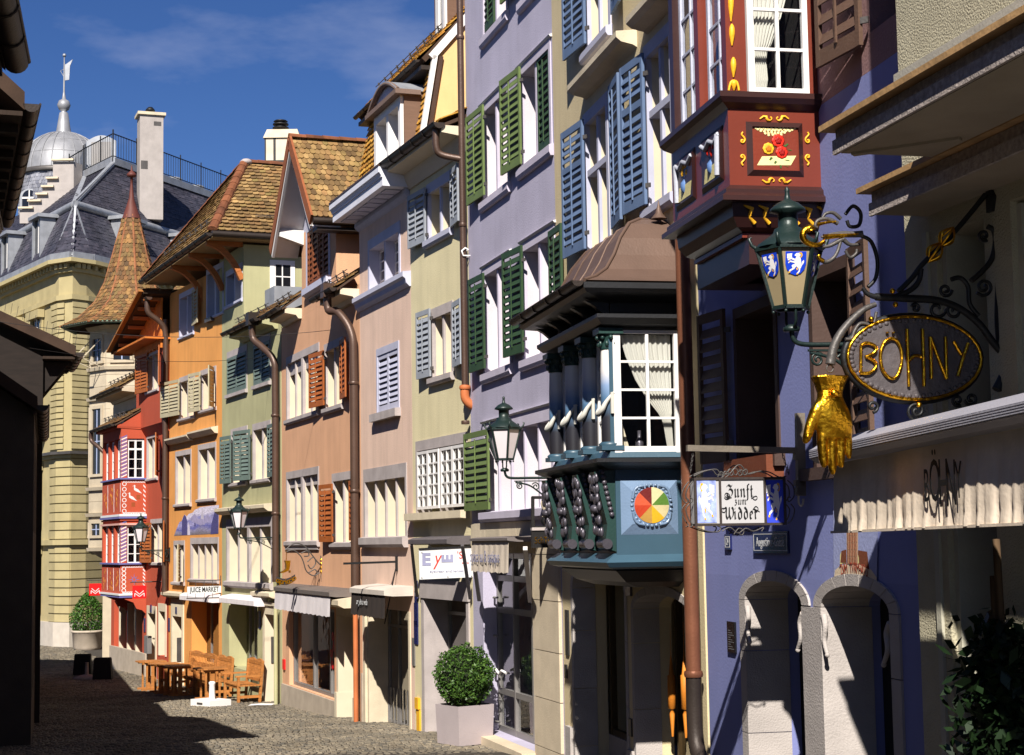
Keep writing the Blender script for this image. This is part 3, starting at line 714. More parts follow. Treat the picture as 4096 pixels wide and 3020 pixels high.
s = MB(); s.box(x0 - .1, x0 + .06, -.03, .45, -.7, z1 + .03); s.box(x0 + .06, x0 + .16, .02, .42, -.7, z1); s.build('shop_surround', M_warmstone, h); MB().box(x1 - .1, x1 + .01, -.02, .4, -.7, z1).build('shop_surround', M_warmstone, h)
g = MB()
for k in range(5): x = x0 + .2 + (x1 - x0 - .3) * k / 4; g.box(x - .025, x + .025, .42, .48, -.42, z1)
g.box(x0 + .1, x1, .425, .475, -.42, -.34); g.box(x0 + .1, x1, .425, .475, z1 - .4, z1 - .34)
for k in range(14): x = x0 + .2 + (x1 - x0 - .3) * k / 13; g.box(x - .01, x + .01, .40, .42, -.38, .3)
g = g.build('shopfront', M_grey, h)
MB().add([(x0, .45, -.4), (x1, .45, -.4), (x1, .45, z1), (x0, .45, z1)], [(0, 1, 2, 3)]).build('shop_pane', GLASS, g)
MB().tube([(x1 - .5, .4, .3), (x1 - .5, .36, .4), (x1 - .5, .36, 1.3), (x1 - .5, .4, 1.4)], .02, 6).build('door_handle', M_white, g)
MB().add([(x0 - .5, 2.6, -.5), (x1 + .5, 2.6, -.5), (x1 + .5, 2.6, 3), (x0 - .5, 2.6, 3)], [(0, 1, 2, 3)]).build('room_backing', M_dark, h)
MB().box(x0 - .2, x1, .3, 2.6, -.62, -.46).build('shop_floor', M_conc, h)
MB().box(xa + .02, x0 - .12, -.04, .02, -.9, .55).build('plinth', M_conc, h)
# cornice: stepped white mouldings and panelled soffit
MB().profile([(-.62, cz + .36), (-.62, cz + .25), (-.60, cz + .245), (-.57, cz + .19), (-.57, cz + .165), (-.545, cz + .16), (-.545, cz), (.05, cz), (.05, cz + .36)], xa - .05, xb + .08).build('cornice', mat('white_cornice', (206, 206, 216), .6, var=.06), h)
for k in range(8):
    a = xa + .12 + (xb - xa - .2) * k / 8; b = a + (xb - xa - .2) / 8 - .1
    q = MB(); q.box(a, b, -.42, -.12, cz - .025, cz - .002); q.build('soffit_panel', M_bluest, h)
MB().profile([(-.10, cz - .002), (-.10, cz - .10), (-.05, cz - .16), (.02, cz - .2), (.02, cz - .002)], xa, xb).build('bed_moulding', M_bluest, h)
MB().box(xa - .05, xb + .09, -.63, .0, cz + .364, cz + .40).build('cornice_flashing', M_pipe, h)
# mansard: lower steep slope, upper slope, gable end facing up the street
ey, ez0 = F.cross('b4', 620, 1100, 0); by, bz = F.cross('b4', 697, 475, 0); ty, tz = F.cross('b4', 925, 285, 0)
lo = cz + .42; yl = .12; yb_ = -by + .02
slope = (ty - by, tz - bz); L2 = 4.2; ury = yb_ + L2 * .8; urz = bz + L2 * .8 * (tz - bz) / max(.05, (by - ty))
ury = yb_ + 3.0; urz = bz + 3.0 * 1.2
xm = F.hit('b4', 35, 1600, -.12)[0]
rf = MB().prism([(xm, yl + .05, lo), (xm, yb_ + .1, bz), (xm, ury, urz), (xm, ury + 2.6, lo)], (xb - xm, 0, 0)).build('mansard_roof', mat('roof_core', (60, 50, 44), .9), h)
# dormer in the lower slope splits the tile field
dl, dz_ = F.hit('b4', 200, 1460, 0.0); dr, _ = F.hit('b4', 430, 1330, 0.0)
dl = F.hit('b4', 205, 1500, .05)[0]; dr = F.hit('b4', 425, 1380, .05)[0]
def msl(x, t): return Vector((x, yl + (yb_ - yl) * t, lo + (bz - lo) * t))
tiles(rf, msl(xm - .02, 0), msl(dl - .02, 0), msl(dl - .02, 1), msl(xm - .02, 1), 11, 17, M_tileF, 'oct', indiv=110, lift=.05)
tiles(rf, msl(dr + .05, 0), msl(xb - .06, 0), msl(xb - .06, 1), msl(dr + .05, 1), 7, 17, M_tileF, 'oct', indiv=130, lift=.05)
U0 = Vector((xm - .12, yb_ - .30, bz - .02)); U1 = Vector((xb + .04, yb_ - .30, bz - .02)); U2 = Vector((xb + .04, ury, urz + .1)); U3 = Vector((xm - .12, ury, urz + .1))
tiles(rf, U0, U1, U2, U3, 28, 17, M_tileF, 'tail', indiv=200, lift=.045)
snow_guard(rf, U0.lerp(U3, .14), U1.lerp(U2, .14), 10)
MB().box(xm - .1, xb, yb_ - .28, yb_ + .1, bz - .24, bz - .16).build('upper_soffit', M_gutter, h)
gutter(h, xm - .12, xb - .05, yb_ - .34, bz - .05, .05)
# verge boards and peach gable wall
P = lambda x, y: (lambda q: Vector((0, -q[0], q[1])))(F.cross('b4', x, y, 0.0))
M_peach = mat('peach_render', (212, 176, 124), .9, var=.10, scale=1.5, streak=.12)
MB().prism([Vector((-.02, .3, cz + .4)), Vector((-.02, yb_ + .02, bz)), Vector((-.02, ury, urz)), Vector((-.02, ury + 2.4, cz + .4))], (.03, 0, 0)).build('gable_wall', M_peach, h)
v = MB(); v.bar((.03, yl + .02, lo), (.03, yb_ - .02, bz + .02), .10, .09, Vector((0, -1, 0))); v.bar((.03, yb_ - .1, bz - .02), (.03, ury, urz + .02), .10, .14, Vector((0, -1, 1))); v.build('verge_board', M_white, h)
MB().bar((.03, yl + .14, lo), (.03, yb_ + .1, bz + .02), .08, .08, Vector((0, -1, 0))).build('verge_trim', M_pipe, h)
# dormer with segmental pediment
dzt = F.hit('b4', 205, 980, .05)[1]; dz0 = lo + .02
d = MB(); yf = -.06
d.box(dl, dl + .16, yf, .3, dz0, dzt); d.box(dr - .16, dr, yf, .3, dz0, dzt); d.box(dl + .16, dr - .16, yf, .3, dzt - .16, dzt); d.box((dl + dr) / 2 - .07, (dl + dr) / 2 + .07, yf + .01, .25, dz0, dzt - .16)
d.box(dl - .02, dr + .02, yf - .05, .1, dz0 - .05, dz0 + .02)
d = d.build('dormer', M_white, h)
MB().box(dr, dr + .05, .0, 1.6, dz0, dzt + .1).build('dormer_cheek', mat('brown_boards', (104, 80, 66), .8, grain=(1, 1, 6)), d)
MB().box(dl - .05, dl, .0, 1.6, dz0, dzt + .1).build('dormer_cheek', MATS['brown_boards'], d)
n = 12; arc = [(dl - .1 + (dr - dl + .2) * i / n, dzt + .08 + .34 * math.sin(math.pi * i / n)) for i in range(n + 1)]
MB().prism([(x, yf - .02, z) for x, z in arc] + [(dr + .1, yf - .02, dzt + .06), (dl - .1, yf - .02, dzt + .06)], (0, .1, 0)).build('pediment', M_bluest, d)
pd = MB(); pd.tube([(x, yf - .08, z) for x, z in arc], .05, 6); pd.box(dl - .16, dr + .16, yf - .14, .3, dzt + .0, dzt + .09); pd.build('pediment_moulding', mat('brown_trim', (112, 92, 82), .7), d)
MB().prism([(x, yf - .12, z + .04) for x, z in arc] + [(x, yf - .12, z) for x, z in reversed(arc)], (0, 1.8, 0)).build('dormer_roof', M_slateg, d)
for a, b in ((dl + .16, (dl + dr) / 2 - .07), ((dl + dr) / 2 + .07, dr - .16)):
    sash_mesh(a, b, dz0 + .02, dzt - .16, .20, 1, 3).build('casement', M_white, d)
    MB().add([(a, .23, dz0), (b, .23, dz0), (b, .23, dzt - .1), (a, .23, dzt - .1)], [(0, 1, 2, 3)]).build('pane', GLASS, d)
# brown upper dormer near the pipe
q0, q1 = F.cross('b4', 700, 300, -.9)
tx0, tz0 = F.hit('b4', 700, 310, -1.0); tx1, _ = F.hit('b4', 800, 250, -1.0)
u = MB(); zt2 = tz0 + 2.2; u.box(tx0, tx1 + .02, 1.0, 2.6, tz0 - .8, zt2); u = u.build('upper_dormer', MATS['brown_boards'], h)
mb = MB(); mb.box(tx0 + .22, tx0 + .42, .95, 1.0, tz0 - .05, zt2); mb.box(tx1 - .12, tx1 + .03, .95, 1.0, tz0 - .05, zt2); mb.box(tx0 + .2, tx1 + .05, .9, 1.0, tz0 - .15, tz0 - .05); mb.box(tx0 + .42, tx1 - .12, .96, 1.0, tz0 + .9, tz0 + .98); mb.build('window_frame', M_white, u)
MB().add([(tx0 + .3, .985, tz0), (tx1, .985, tz0), (tx1, .985, zt2), (tx0 + .3, .985, zt2)], [(0, 1, 2, 3)]).build('pane', glassmat('sky_glass', (.3, .34, .38), .25), u)
MB().prism([(tx0 - .15, .8, zt2), (tx1 + .2, .8, zt2), (tx1 + .2, 2.8, zt2), (tx0 - .15, 2.8, zt2)], (0, 0, .12)).build('dormer_roof', M_pipe, u)

# ---------------------------------------------------------------- terracotta house with the gabled dormer
F = FA['E']; h = house('E', 'terracotta_house', 'terracotta rendered house with gabled wall dormer and brown louvred shutters'); holes = []
xa = -7.5; xb = -.01; ez = 8.25
kw = dict(fw=.10, lint=.17, depth=.28, mull=.07, sill=.13, sillw=.08)
W('c3', 112, 380, 1410, 655, lights=4, header=.28, big=.12, **kw); W('c3', 735, 165, 1225, 1052, **kw)
W('c4', 110, 205, 1345, 650, lights=4, header=.22, big=.12, **kw); W('c4', 865, 230, 1365, 1215, **kw)
for q in (('c3', 548, 330, 1215, 720, .10, 'r'), ('c3', 985, 100, 1070, 1138, .10, 'l'), ('c4', 697, 415, 1355, 862, .08, 'r'), ('c4', 1140, 345, 1330, 1262, .06, 'l')):
    shutter(h, F.rect(*q[:5], .08), S_brown, .06, q[5], q[6])
for c, x0_, x1_, y in (('c3', 120, 655, 1490), ('c3', 735, 1050, 1320), ('c4', 110, 650, 1480), ('c4', 870, 1195, 1480)):
    a, z = F.hit(c, x0_, y); b, _ = F.hit(c, x1_, y - (40 if c == 'c3' else 0)); MB().profile([(-.05, z + .10), (-.04, z), (.02, z - .01), (.02, z + .1)], a, b).build('apron_moulding', M_stone, h)
sh = F.rect('b3', 172, 670, 1195, 466); holes.append(sh); dr_ = F.rect('b3', 495, 740, 1395, 600); dr_ = (dr_[0], dr_[1], -.6, dr_[3]); holes.append(dr_)
tw0 = F.hit('b1', 222, 1350)[0]; tw1 = F.hit('b1', 505, 1100)[0]
wall(h, xa, xb, -1.3, ez + .2, holes, M_terra, depth=9, thick=.5); room(h, xa + .1, xb - .1, 2.6, ez, 1.0)
# wall dormer: gabled front, side walls
gz0 = ez + .2; shz = F.hit('b1', 460, 720)[1]; apx = (tw0 + tw1) / 2; apz = F.hit('b1', 240, 250)[1] - .1
lw = F.rect('b1', 262, 842, 1365, 456); lw = (max(lw[0], tw0 + .1), min(lw[1], tw1 - .1), lw[2], lw[3])
d = wall(h, tw0, tw1, gz0 + .001, shz, [lw], M_terra, depth=5, name='dormer')
MB().add([(tw0, 0, shz), (tw1, 0, shz), (apx, 0, apz), (tw0, 5, shz), (tw1, 5, shz), (apx, 5, apz)], [(0, 1, 2), (5, 4, 3)]).build('gable', M_bluest, d)
x0, x1, z0, z1 = lw
fr = MB(); fr.box(x0 - .02, x0 + .08, -.02, .2, z0, z1); fr.box(x1 - .08, x1 + .02, -.02, .2, z0, z1); fr.box(x0 + .08, x1 - .08, -.02, .2, z1 - .16, z1); fr.build('window_frame', M_bluest, d)
MB().profile([(-.12, z0), (-.12, z0 - .14), (.02, z0 - .2), (.02, z0 + .01)], x0 - .06, x1 + .08).build('sill', M_bluest, d)
S_rust = mat('rust_lattice', (116, 62, 30), .65, var=.15)
for k in range(4):
    a = x0 + .09 + (x1 - x0 - .18) * k / 4; b = x0 + .09 + (x1 - x0 - .18) * (k + 1) / 4 - .01
    shutter(h, (a, b, z0 + .01, z1 - .17), S_rust, -.02, 0, 'r', pitch=.125, solidbar=(k % 2 == 0))
MB().box(tw0 + .1, tw1 - .1, 1.0, 1.02, gz0, shz).build('room_backing', M_dark, d)
# gable roof with deep overhang
ov = .62; ovs = .42; pit = (apz - shz) / ((tw1 - tw0) / 2)
el = Vector((tw0 - ovs, -ov, shz - ovs * pit + .14)); er = Vector((tw1 + ovs, -ov, shz - ovs * pit + .14)); ap = Vector((apx, -ov, apz + .14)); bk = Vector((0, 5.0, 0))
rf = MB().prism([el - Vector((0, 0, .16)), ap - Vector((0, 0, .16)), er - Vector((0, 0, .16)), er - Vector((0, 0, .03)), ap - Vector((0, 0, .03)), el - Vector((0, 0, .03))], bk).build('dormer_roof', M_deck, h)
tiles(rf, er, er + bk, ap + bk, ap, 42, 15, M_tileD, 'tail', indiv=300, deck=False)
tiles(rf, el + bk, el, ap, ap + bk, 42, 15, M_tileD, 'tail', indiv=0, deck=False)
ridge(rf, ap + Vector((0, -.05, .06)), ap + bk + Vector((0, 0, .06)), M_ridge, .11)
vb = MB(); M_rbrown = mat('verge_brown', (136, 78, 46), .75, var=.15, grain=(1, 1, 6))
vb.bar(el + Vector((0, -.03, -.06)), ap + Vector((0, -.03, -.04)), .05, .26, Vector((0, -1, 0)).cross(ap - el)); vb.build('verge_board', M_rbrown, h)
vb = MB(); vb.bar(er + Vector((0, -.03, -.06)), ap + Vector((0, -.03, -.04)), .05, .26, Vector((0, -1, 0)).cross(ap - er)); vb.build('verge_board', M_rbrown, h)
vb = MB(); vb.bar(el + Vector((.12, .0, -.2)), ap + Vector((0, .0, -.22)), .06, .10, Vector((0, -1, 0)).cross(ap - el)); vb.bar(er + Vector((-.12, .0, -.2)), ap + Vector((0, .0, -.22)), .06, .10, Vector((0, -1, 0)).cross(ap - er)); vb.build('verge_trim', M_white, h)
for s_, e2 in ((-1, el), (1, er)):
    dn = Vector((0, 0, -.175)); MB().prism([e2 + dn, ap + dn, ap + dn + Vector((0, ov, 0)), e2 + dn + Vector((0, ov, 0))], (0, 0, -.02)).build('gable_soffit', M_white, h)
for x in (tw0 + .12, tw1 - .12):
    MB().prism([(x - .09, 0, shz - .28), (x - .09, -ov + .05, shz - .10), (x - .09, -ov + .05, shz + .06), (x - .09, 0, shz + .06)], (.18, 0, 0)).build('bracket', M_white, h)
snow_guard(rf, er.lerp(ap, .32) + Vector((0, .9, 0)), er.lerp(ap, .32) + Vector((0, 4, 0)), 6, out=Vector((1, 0, .8)).normalized())
gut2 = MB(); gut2.tube([er + Vector((.07, 0, -.08)), er + bk + Vector((.07, 0, -.08))], .07, 8); gut2.build('gutter', M_gutter, h)
MB().box(tw1 + .02, tw1 + ovs, -ov + .1, 5.5, shz - ovs * pit - .12, shz - ovs * pit - .06).build('eave_soffit', M_gutter, h)
pent(h, tw1 + .15, xb - .02, ez, .50, .55, .75, M_tileO, 5)
pent(h, xa + .5, tw0 - .02, ez + .30, .50, .55, .75, M_tileO, 5)
for x0_, x1_, zz in ((tw1 + .15, xb, ez), (xa + .5, tw0, ez + .3)):
    MB().add([(x0_, .2, zz + .1), (x1_, .2, zz + .1), (x1_, 4.5, zz + 2.6), (x0_, 4.5, zz + 2.6)], [(0, 1, 2, 3)]).build('roof_slope', M_deck, h)
pipe(h, [(xb - .62, -.52, ez + .05), (xb - .60, -.5, ez - .28), (xb - .35, -.36, ez - .36), (xb - .08, -.16, ez - .8), (xb - .02, -.13, ez - 1.5), (xb - .02, -.13, 4), (xb - .02, -.13, F.hit('b3', 625, 560)[1])], .085, clips=[(xb - .02, -.13, z) for z in (6.4, 4.2)])
pipe(h, [(xb - .02, -.13, F.hit('b3', 625, 700)[1]), (xb - .02, -.13, 1.0), (xb - .02, -.13, -.5)], .05, M_clay)
MB().box(xb - .75, xb - .48, -.64, -.38, ez - .02, ez + .26).build('hopper_head', M_pipe, h)
# shop window
x0, x1, z0, z1 = sh
fr = MB()
for x in (x0 + .04, F.hit('b3', 302, 900)[0], F.hit('b3', 410, 900)[0], x1 - .05): fr.box(x - .05, x + .05, .10, .2, z0, z1)
fr.box(x0, x1, .105, .195, z0, z0 + .08); fr.box(x0, x1, .105, .195, z1 - .08, z1)
sf = fr.build('shop_window', M_grey, h)
MB().add([(x0, .15, z0), (x1, .15, z0), (x1, .15, z1), (x0, .15, z1)], [(0, 1, 2, 3)]).build('shop_pane', GLASS, sf)
MB().box(xa + .08, dr_[0] - .12, -.05, .02, -1.2, z0 - .02).build('plinth', M_conc, h)
MB().box(x0 - .3, x1 + .1, .5, 2.4, z0 - .3, z0 - .2).build('display_floor', mat('pale_wood', (190, 140, 80), .6, grain=(6, 1, 1)), h)
MB().add([(x0 - 1, 2.8, -1), (x1 + 2, 2.8, -1), (x1 + 2, 2.8, 3), (x0 - 1, 2.8, 3)], [(0, 1, 2, 3)]).build('room_backing', mat('shop_wall', (92, 70, 40), .9), h)
tb = MB(); tb.box(x0 + .5, x0 + 1.9, .8, 1.5, z0 + .45, z0 + .5)
for a, b in ((x0 + .6, .9), (x0 + 1.8, .9), (x0 + .6, 1.4), (x0 + 1.8, 1.4)): tb.box(a - .03, a + .03, b - .03, b + .03, z0 - .2, z0 + .45)
for z_, w_ in ((.5, .5), (.62, .36)): tb.box(x0 + .9, x0 + .9 + w_, .9, 1.25, z0 + z_, z0 + z_ + .1)
tb.build('display_table', MATS['pale_wood'], h)
for k, (c, x, y) in enumerate((('b3', 436, 930), ('b3', 425, 1040))):
    a, z = F.hit(c, x, y); text('%', M_redpaint, sf, Matrix.Translation((a, .085, z)) @ FRONT, .62, .8, 'percent_sign', .002)
x0, x1, z0, z1 = dr_
s = MB(); s.box(x0 - .12, x0 + .02, -.03, .5, -.9, z1 + .14); s.box(x1 - .02, x1 + .12, -.03, .5, -.9, z1 + .14); s.box(x0 + .02, x1 - .02, -.03, .5, z1 - .02, z1 + .14); s.box(x0 - .16, x0 + .03, -.07, .45, -.9, .02); s.box(x1 + .02, x1 + .2, -.07, .1, -.9, .02); s.build('door_surround', M_cream, h)
d = MB(); d.box(x0, x1, .42, .48, -.6, z1); d = d.build('door', M_wooddoor, h)
for zz in (-.4, .2, .9): MB().box(x0 + .15, x1 - .15, .40, .42, zz, zz + .42).build('door_panel', M_wooddoor, d)
MB().tube([(x0 + .12, .42, .55), (x0 + .12, .34, .55), (x0 + .26, .33, .55)], .02, 6).build('door_handle', M_gold, d)
a, z = F.hit('b3', 405, 655); b, _ = F.hit('b3', 620, 660); MB().profile([(-.42, z + .1), (-.42, z), (-.3, z - .06), (.02, z - .06), (.02, z + .16)], a, b).build('door_canopy', M_warmstone, h)
for (c, x, y) in (('b3', 144, 1065),): 
    a, z = F.hit(c, x, y); MB().box(a - .1, a + .1, -.04, 0, z - .12, z + .12).build('bell_plate', M_redpaint, h)
# ---------------------------------------------------------------- sage green house with the hipped tower roof
F = FA['D']; h = house('D', 'sage_house', 'sage green house with tall hipped tower roof of mossy tiles'); holes = []
xa = -5.9; xb = -.01; ez = 8.62; xT = F.hit('a4', 775, 1400)[0]; tzt = 11.15
kw = dict(fw=.09, lint=.17, depth=.27, sill=.11, sillw=.08)
W('c5', 245, 320, 1510, 610, **kw); W('c5', 725, 205, 1440, 1130, **kw)
for q in (('c5', 65, 490, 1520, 232, .10), ('c5', 452, 365, 1455, 655, .22)): shutter(h, F.rect(*q[:5], .08), S_slate, .06, q[5], 'r')
shutter(h, F.rect('c5', 1043, 225, 1375, 1245, .08), S_slate, .06, .08, 'l')
for q in (('a5', 640, 435, 790, 805), ('a5', 860, 330, 715, 1000)):
    r = F.rect(*q); holes.append((r[0] + .01, r[1] - .01, r[2] + .01, r[3] - .01)); x0, x1, z0, z1 = r
    w = MB(); w.box(x0, x0 + .05, -.02, .2, z0, z1); w.box(x1 - .05, x1, -.02, .2, z0, z1); w.box(x0 + .05, x1 - .05, -.02, .2, z1 - .18, z1); w = w.build('window', M_stone, h)
    MB().profile([(-.08, z0), (-.08, z0 - .09), (.02, z0 - .1), (.02, z0 + .01)], x0 - .03, x1 + .04).build('sill', M_stone, w)
    m_ = (x0 + x1) / 2
    shutter(h, (x0 + .05, m_, z0 + .01, z1 - .18), S_slate, .0, 0, 'l', solidbar=False); shutter(h, (m_ + .004, x1 - .05, z0 + .01, z1 - .18), S_slate, .0, 0, 'r', solidbar=False)
r = F.rect('c6', 130, 285, 1475, 1025); holes.append(r); window(h, r, lights=4, fw=.12, lint=.24, depth=.34, mull=.09, big=.12, sill=.16, sillw=.10)
z1 = r[3] + .16; MB().profile([(-.26, z1 + .14), (-.26, z1 + .06), (-.16, z1 - .02), (.02, z1 - .04), (.02, z1 + .18)], r[0] - .35, r[1] + .12).build('hood_moulding', M_warmstone, h)
tw = F.rect('a4', 630, 1215, 1500, 765); tw = (tw[0], min(tw[1], xT - .06), tw[2], tw[3])
shp = F.rect('a6', 765, 750, 1200, 975); shp = (shp[0], shp[1], -.1, shp[3]); drr = F.rect('a6', 1035, 830, 1470, 1112); drr = (drr[0], drr[1], -.9, drr[3]); holes += [shp, drr]
wall(h, xa, xb, -1.5, ez + .25, holes, M_green, depth=9, thick=.5); room(h, xa + .1, xb - .1, 2.4, ez, 1.0)
twl = wall(h, xa - .3, xT, ez + .251, tzt, [tw], M_green, depth=8, name='tower_wall'); MB().box(xa + .1, xT - .1, 1.0, 1.02, ez, tzt).build('room_backing', M_dark, twl)
window(h, tw, lights=2, front=M_bluest, lining=M_bluest, depth=.2, sill=.1, rows=3)
# small white window in the lit side wall of the tower
o0, z0 = F.cross('a4', 990, 1385, xT); o1, z1 = F.cross('a4', 1195, 1125, xT); y0, y1 = -o0, -o1
w = MB(); X = xT + .002
for a, b, c, d in ((y0, y0 + .12, z0, z1), (y1 - .12, y1, z0, z1), (y0 + .12, y1 - .12, z1 - .12, z1), (y0 + .12, y1 - .12, z0, z0 + .1)): w.box(X, X + .025, a, b, c, d)
w = w.build('side_window', M_white, h); MB().box(X, X + .06, y0 - .02, y1 + .03, z0 - .06, z0 + .0).build('sill', M_white, w)
MB().add([(X + .002, y0 + .1, z0 + .08), (X + .002, y1 - .1, z0 + .08), (X + .002, y1 - .1, z1 - .1), (X + .002, y0 + .1, z1 - .1)], [(0, 1, 2, 3)]).build('pane', mat('dark_pane', (26, 26, 30), .1, spec=.6), w)
q = MB(); q.box(X + .003, X + .018, (y0 + y1) / 2 - .015, (y0 + y1) / 2 + .015, z0 + .1, z1 - .12); q.box(X + .003, X + .016, y0 + .12, y1 - .12, (z0 + z1) / 2 - .015, (z0 + z1) / 2 + .015); q.box(X + .003, X + .018, y0 + .12, y0 + .16, z0 + .1, z1 - .12); q.build('glazing_bar', M_white, w)
# hipped roof: eave box, slopes, hips, ridge
ox = xT + .5; oy = -1.0; ez2 = 11.22
xfar = xa - 5.9
rdx = xT - 2.5; c0 = F.cross('a4', 780, 325, rdx); rz = c0[1]; ry = -c0[0]
box = MB().prism([(xfar, oy + .06, ez2), (ox - .05, oy + .06, ez2), (ox - .05, 7.2, ez2), (xfar, 7.2, ez2)], (0, 0, .09)).build('eave_boards', mat('soffit_boards', (150, 126, 92), .85, grain=(1, 8, 1), scale=6), h)
e = ez2 + .13
A = Vector((ox, oy, e)); B = Vector((ox, 7.0, e)); Rn = Vector((rdx, ry, rz)); Rf = Vector((rdx, ry + 4.2, rz - .0)); Cc = Vector((xfar, oy, e)); Rl = Vector((rdx - 1.0, ry, rz))
rf = MB().add([A, B, Rf, Rn, Cc, Vector((xfar, 7, e))], [(0, 1, 2, 3), (4, 0, 3), (1, 5, 2), (5, 4, 3, 2)]).build('tower_roof', M_deck, h)
up_ = Vector((0, 0, .03))
tiles(rf, A + up_, B + up_, Rf + up_, Rn + up_, 44, 21, M_tileD, 'tail', indiv=300, deck=False, lift=.05)
tiles(rf, Cc + up_, A + up_, Rn + up_, Rn + up_ + Vector((-.2, 0, 0)), 60, 21, M_tileD, 'tail', deck=False, lift=.05)
ridge(rf, A + Vector((-.02, .02, .07)), Rn + Vector((0, 0, .08)), M_ridge, .14); ridge(rf, Rn + Vector((0, 0, .08)), Rf + Vector((0, 0, .08)), M_ridge, .13); ridge(rf, Cc + Vector((0, 0, .06)), Rn + Vector((-.2, 0, .06)), M_ridge, .12)
MB().sphere(Rn + Vector((0, .05, .06)), .15, 10, (1.5, 1.2, .7)).build('mortar_cap', M_stone, rf)
snow_guard(rf, A.lerp(Rn, .2) + Vector((0, 1.0, .05)), B.lerp(Rf, .2) + Vector((0, -3.0, .05)), 5, .08, out=Vector((.5, 0, .8)).normalized())
snow_guard(rf, Cc.lerp(Rn, .14) + Vector((1, 0, .03)), A.lerp(Rn, .14) + Vector((-.6, 0, .03)), 9)
gutter(h, xfar, ox + .1, oy - .07, e - .05, .09); gt = MB().tube([(ox + .08, oy, e - .06), (ox + .08, 7, e - .06)], .08, 8).build('gutter', M_gutter, h)
M_strut = mat('strut_wood', (168, 100, 50), .7, var=.2, grain=(1, 1, 6))
for x in (xT - .15, xT - 2.2, xT - 4.4):
    pts = cr_spline([(x, -.02, ez2 - 1.0), (x, -.25, ez2 - .55), (x, -.6, ez2 - .2), (x, -.95, ez2 - .05)], 4)
    q = MB()
    for a, b in zip(pts, pts[1:]): q.bar(a, b + (b - a) * .1, .14, .16, Vector((1, 0, 0)))
    q.build('eave_strut', M_strut, h)
    MB().bar((x, 0, ez2 - .06), (x, -.98, ez2 - .06), .12, .12).build('eave_beam', M_strut, h)
pent(h, xT + .02, xb - .25, ez, .50, .55, .8, M_tileO, 5, soffit=M_green)
MB().add([(xT, .2, ez + .3), (xb, .2, ez + .3), (xb, 4.5, ez + 2.2), (xT, 4.5, ez + 2.2)], [(0, 1, 2, 3)]).build('roof_slope', M_deck, h)
MB().box(xT + 1.0, xT + 1.9, .3, 1.2, ez + .6, ez + 1.15).build('skylight', M_slateg, h)
pz = lambda c, x, y: F.hit(c, x, y)[1]
pipe(h, [(-.75, -.52, ez + .02), (-.74, -.5, ez - .35), (-.45, -.34, ez - .6), (-.1, -.16, ez - .95), (-.07, -.13, ez - 1.6), (-.07, -.13, 4), (-.07, -.13, pz('a6', 1130, 600))], .085, clips=[(-.07, -.13, z) for z in (6.3, 3.9)])
MB().box(-.88, -.6, -.66, -.4, ez - .02, ez + .3).build('hopper_head', M_gutter, h)
pipe(h, [(-.07, -.13, pz('a6', 1130, 780)), (-.07, -.13, 0), (-.07, -.13, -.75)], .05, M_green)
x0, x1, z0, z1 = shp; g = MB(); g.box(x0 + .35, x0 + .42, .45, .52, -.1, z1); g.box(x0 + .9, x0 + .96, .45, .52, -.1, z1); g.box(x1 - .06, x1, .45, .52, -.1, z1); g.box(x0 + .35, x1, .455, .515, -.1, .0); g = g.build('shop_window', M_grey, h)
MB().add([(x0, .48, -.1), (x1, .48, -.1), (x1, .48, z1), (x0, .48, z1)], [(0, 1, 2, 3)]).build('shop_pane', GLASS, g)
MB().add([(x0 - 1, 2.6, -1), (x1 + 1, 2.6, -1), (x1 + 1, 2.6, 2.6), (x0 - 1, 2.6, 2.6)], [(0, 1, 2, 3)]).build('room_backing', M_dark, h)
x0, x1, z0, z1 = drr
s = MB(); s.box(x0 - .17, x0 + .02, -.04, .5, -1.1, z1 + .2); s.box(x1 - .02, x1 + .1, -.04, .5, -1.1, z1 + .2); s.box(x0 + .02, x1 - .02, -.04, .5, z1 - .02, z1 + .2); s.box(x0 - .22, x1 + .14, -.08, .0, z1 + .2, z1 + .27); s.build('door_surround', M_cream, h)
MB().box(x0, x1, .42, .48, -1.0, z1).build('door', M_wooddoor, h)
q = MB(); q.box(x0 + .03, x0 + .05, .12, .3, .2, .85); q.build('bell_panel', M_iron, h)
a, z = F.hit('a6', 993, 880); MB().box(a - .09, a + .09, -.02, 0, z - .22, z + .22).build('name_plate', M_bluepl, h)
a, z = F.hit('a6', 1072, 777); MB().box(a - .07, a + .07, -.02, 0, z - .08, z + .08).build('house_number', M_bluepl, h)
a, z = F.hit('a6', 975, 690); b, _ = F.hit('a6', 1115, 690); MB().profile([(-.2, z + .06), (-.2, z - .02), (-.1, z - .07), (.02, z - .08), (.02, z + .1)], a, b).build('door_hood', M_warmstone, h)

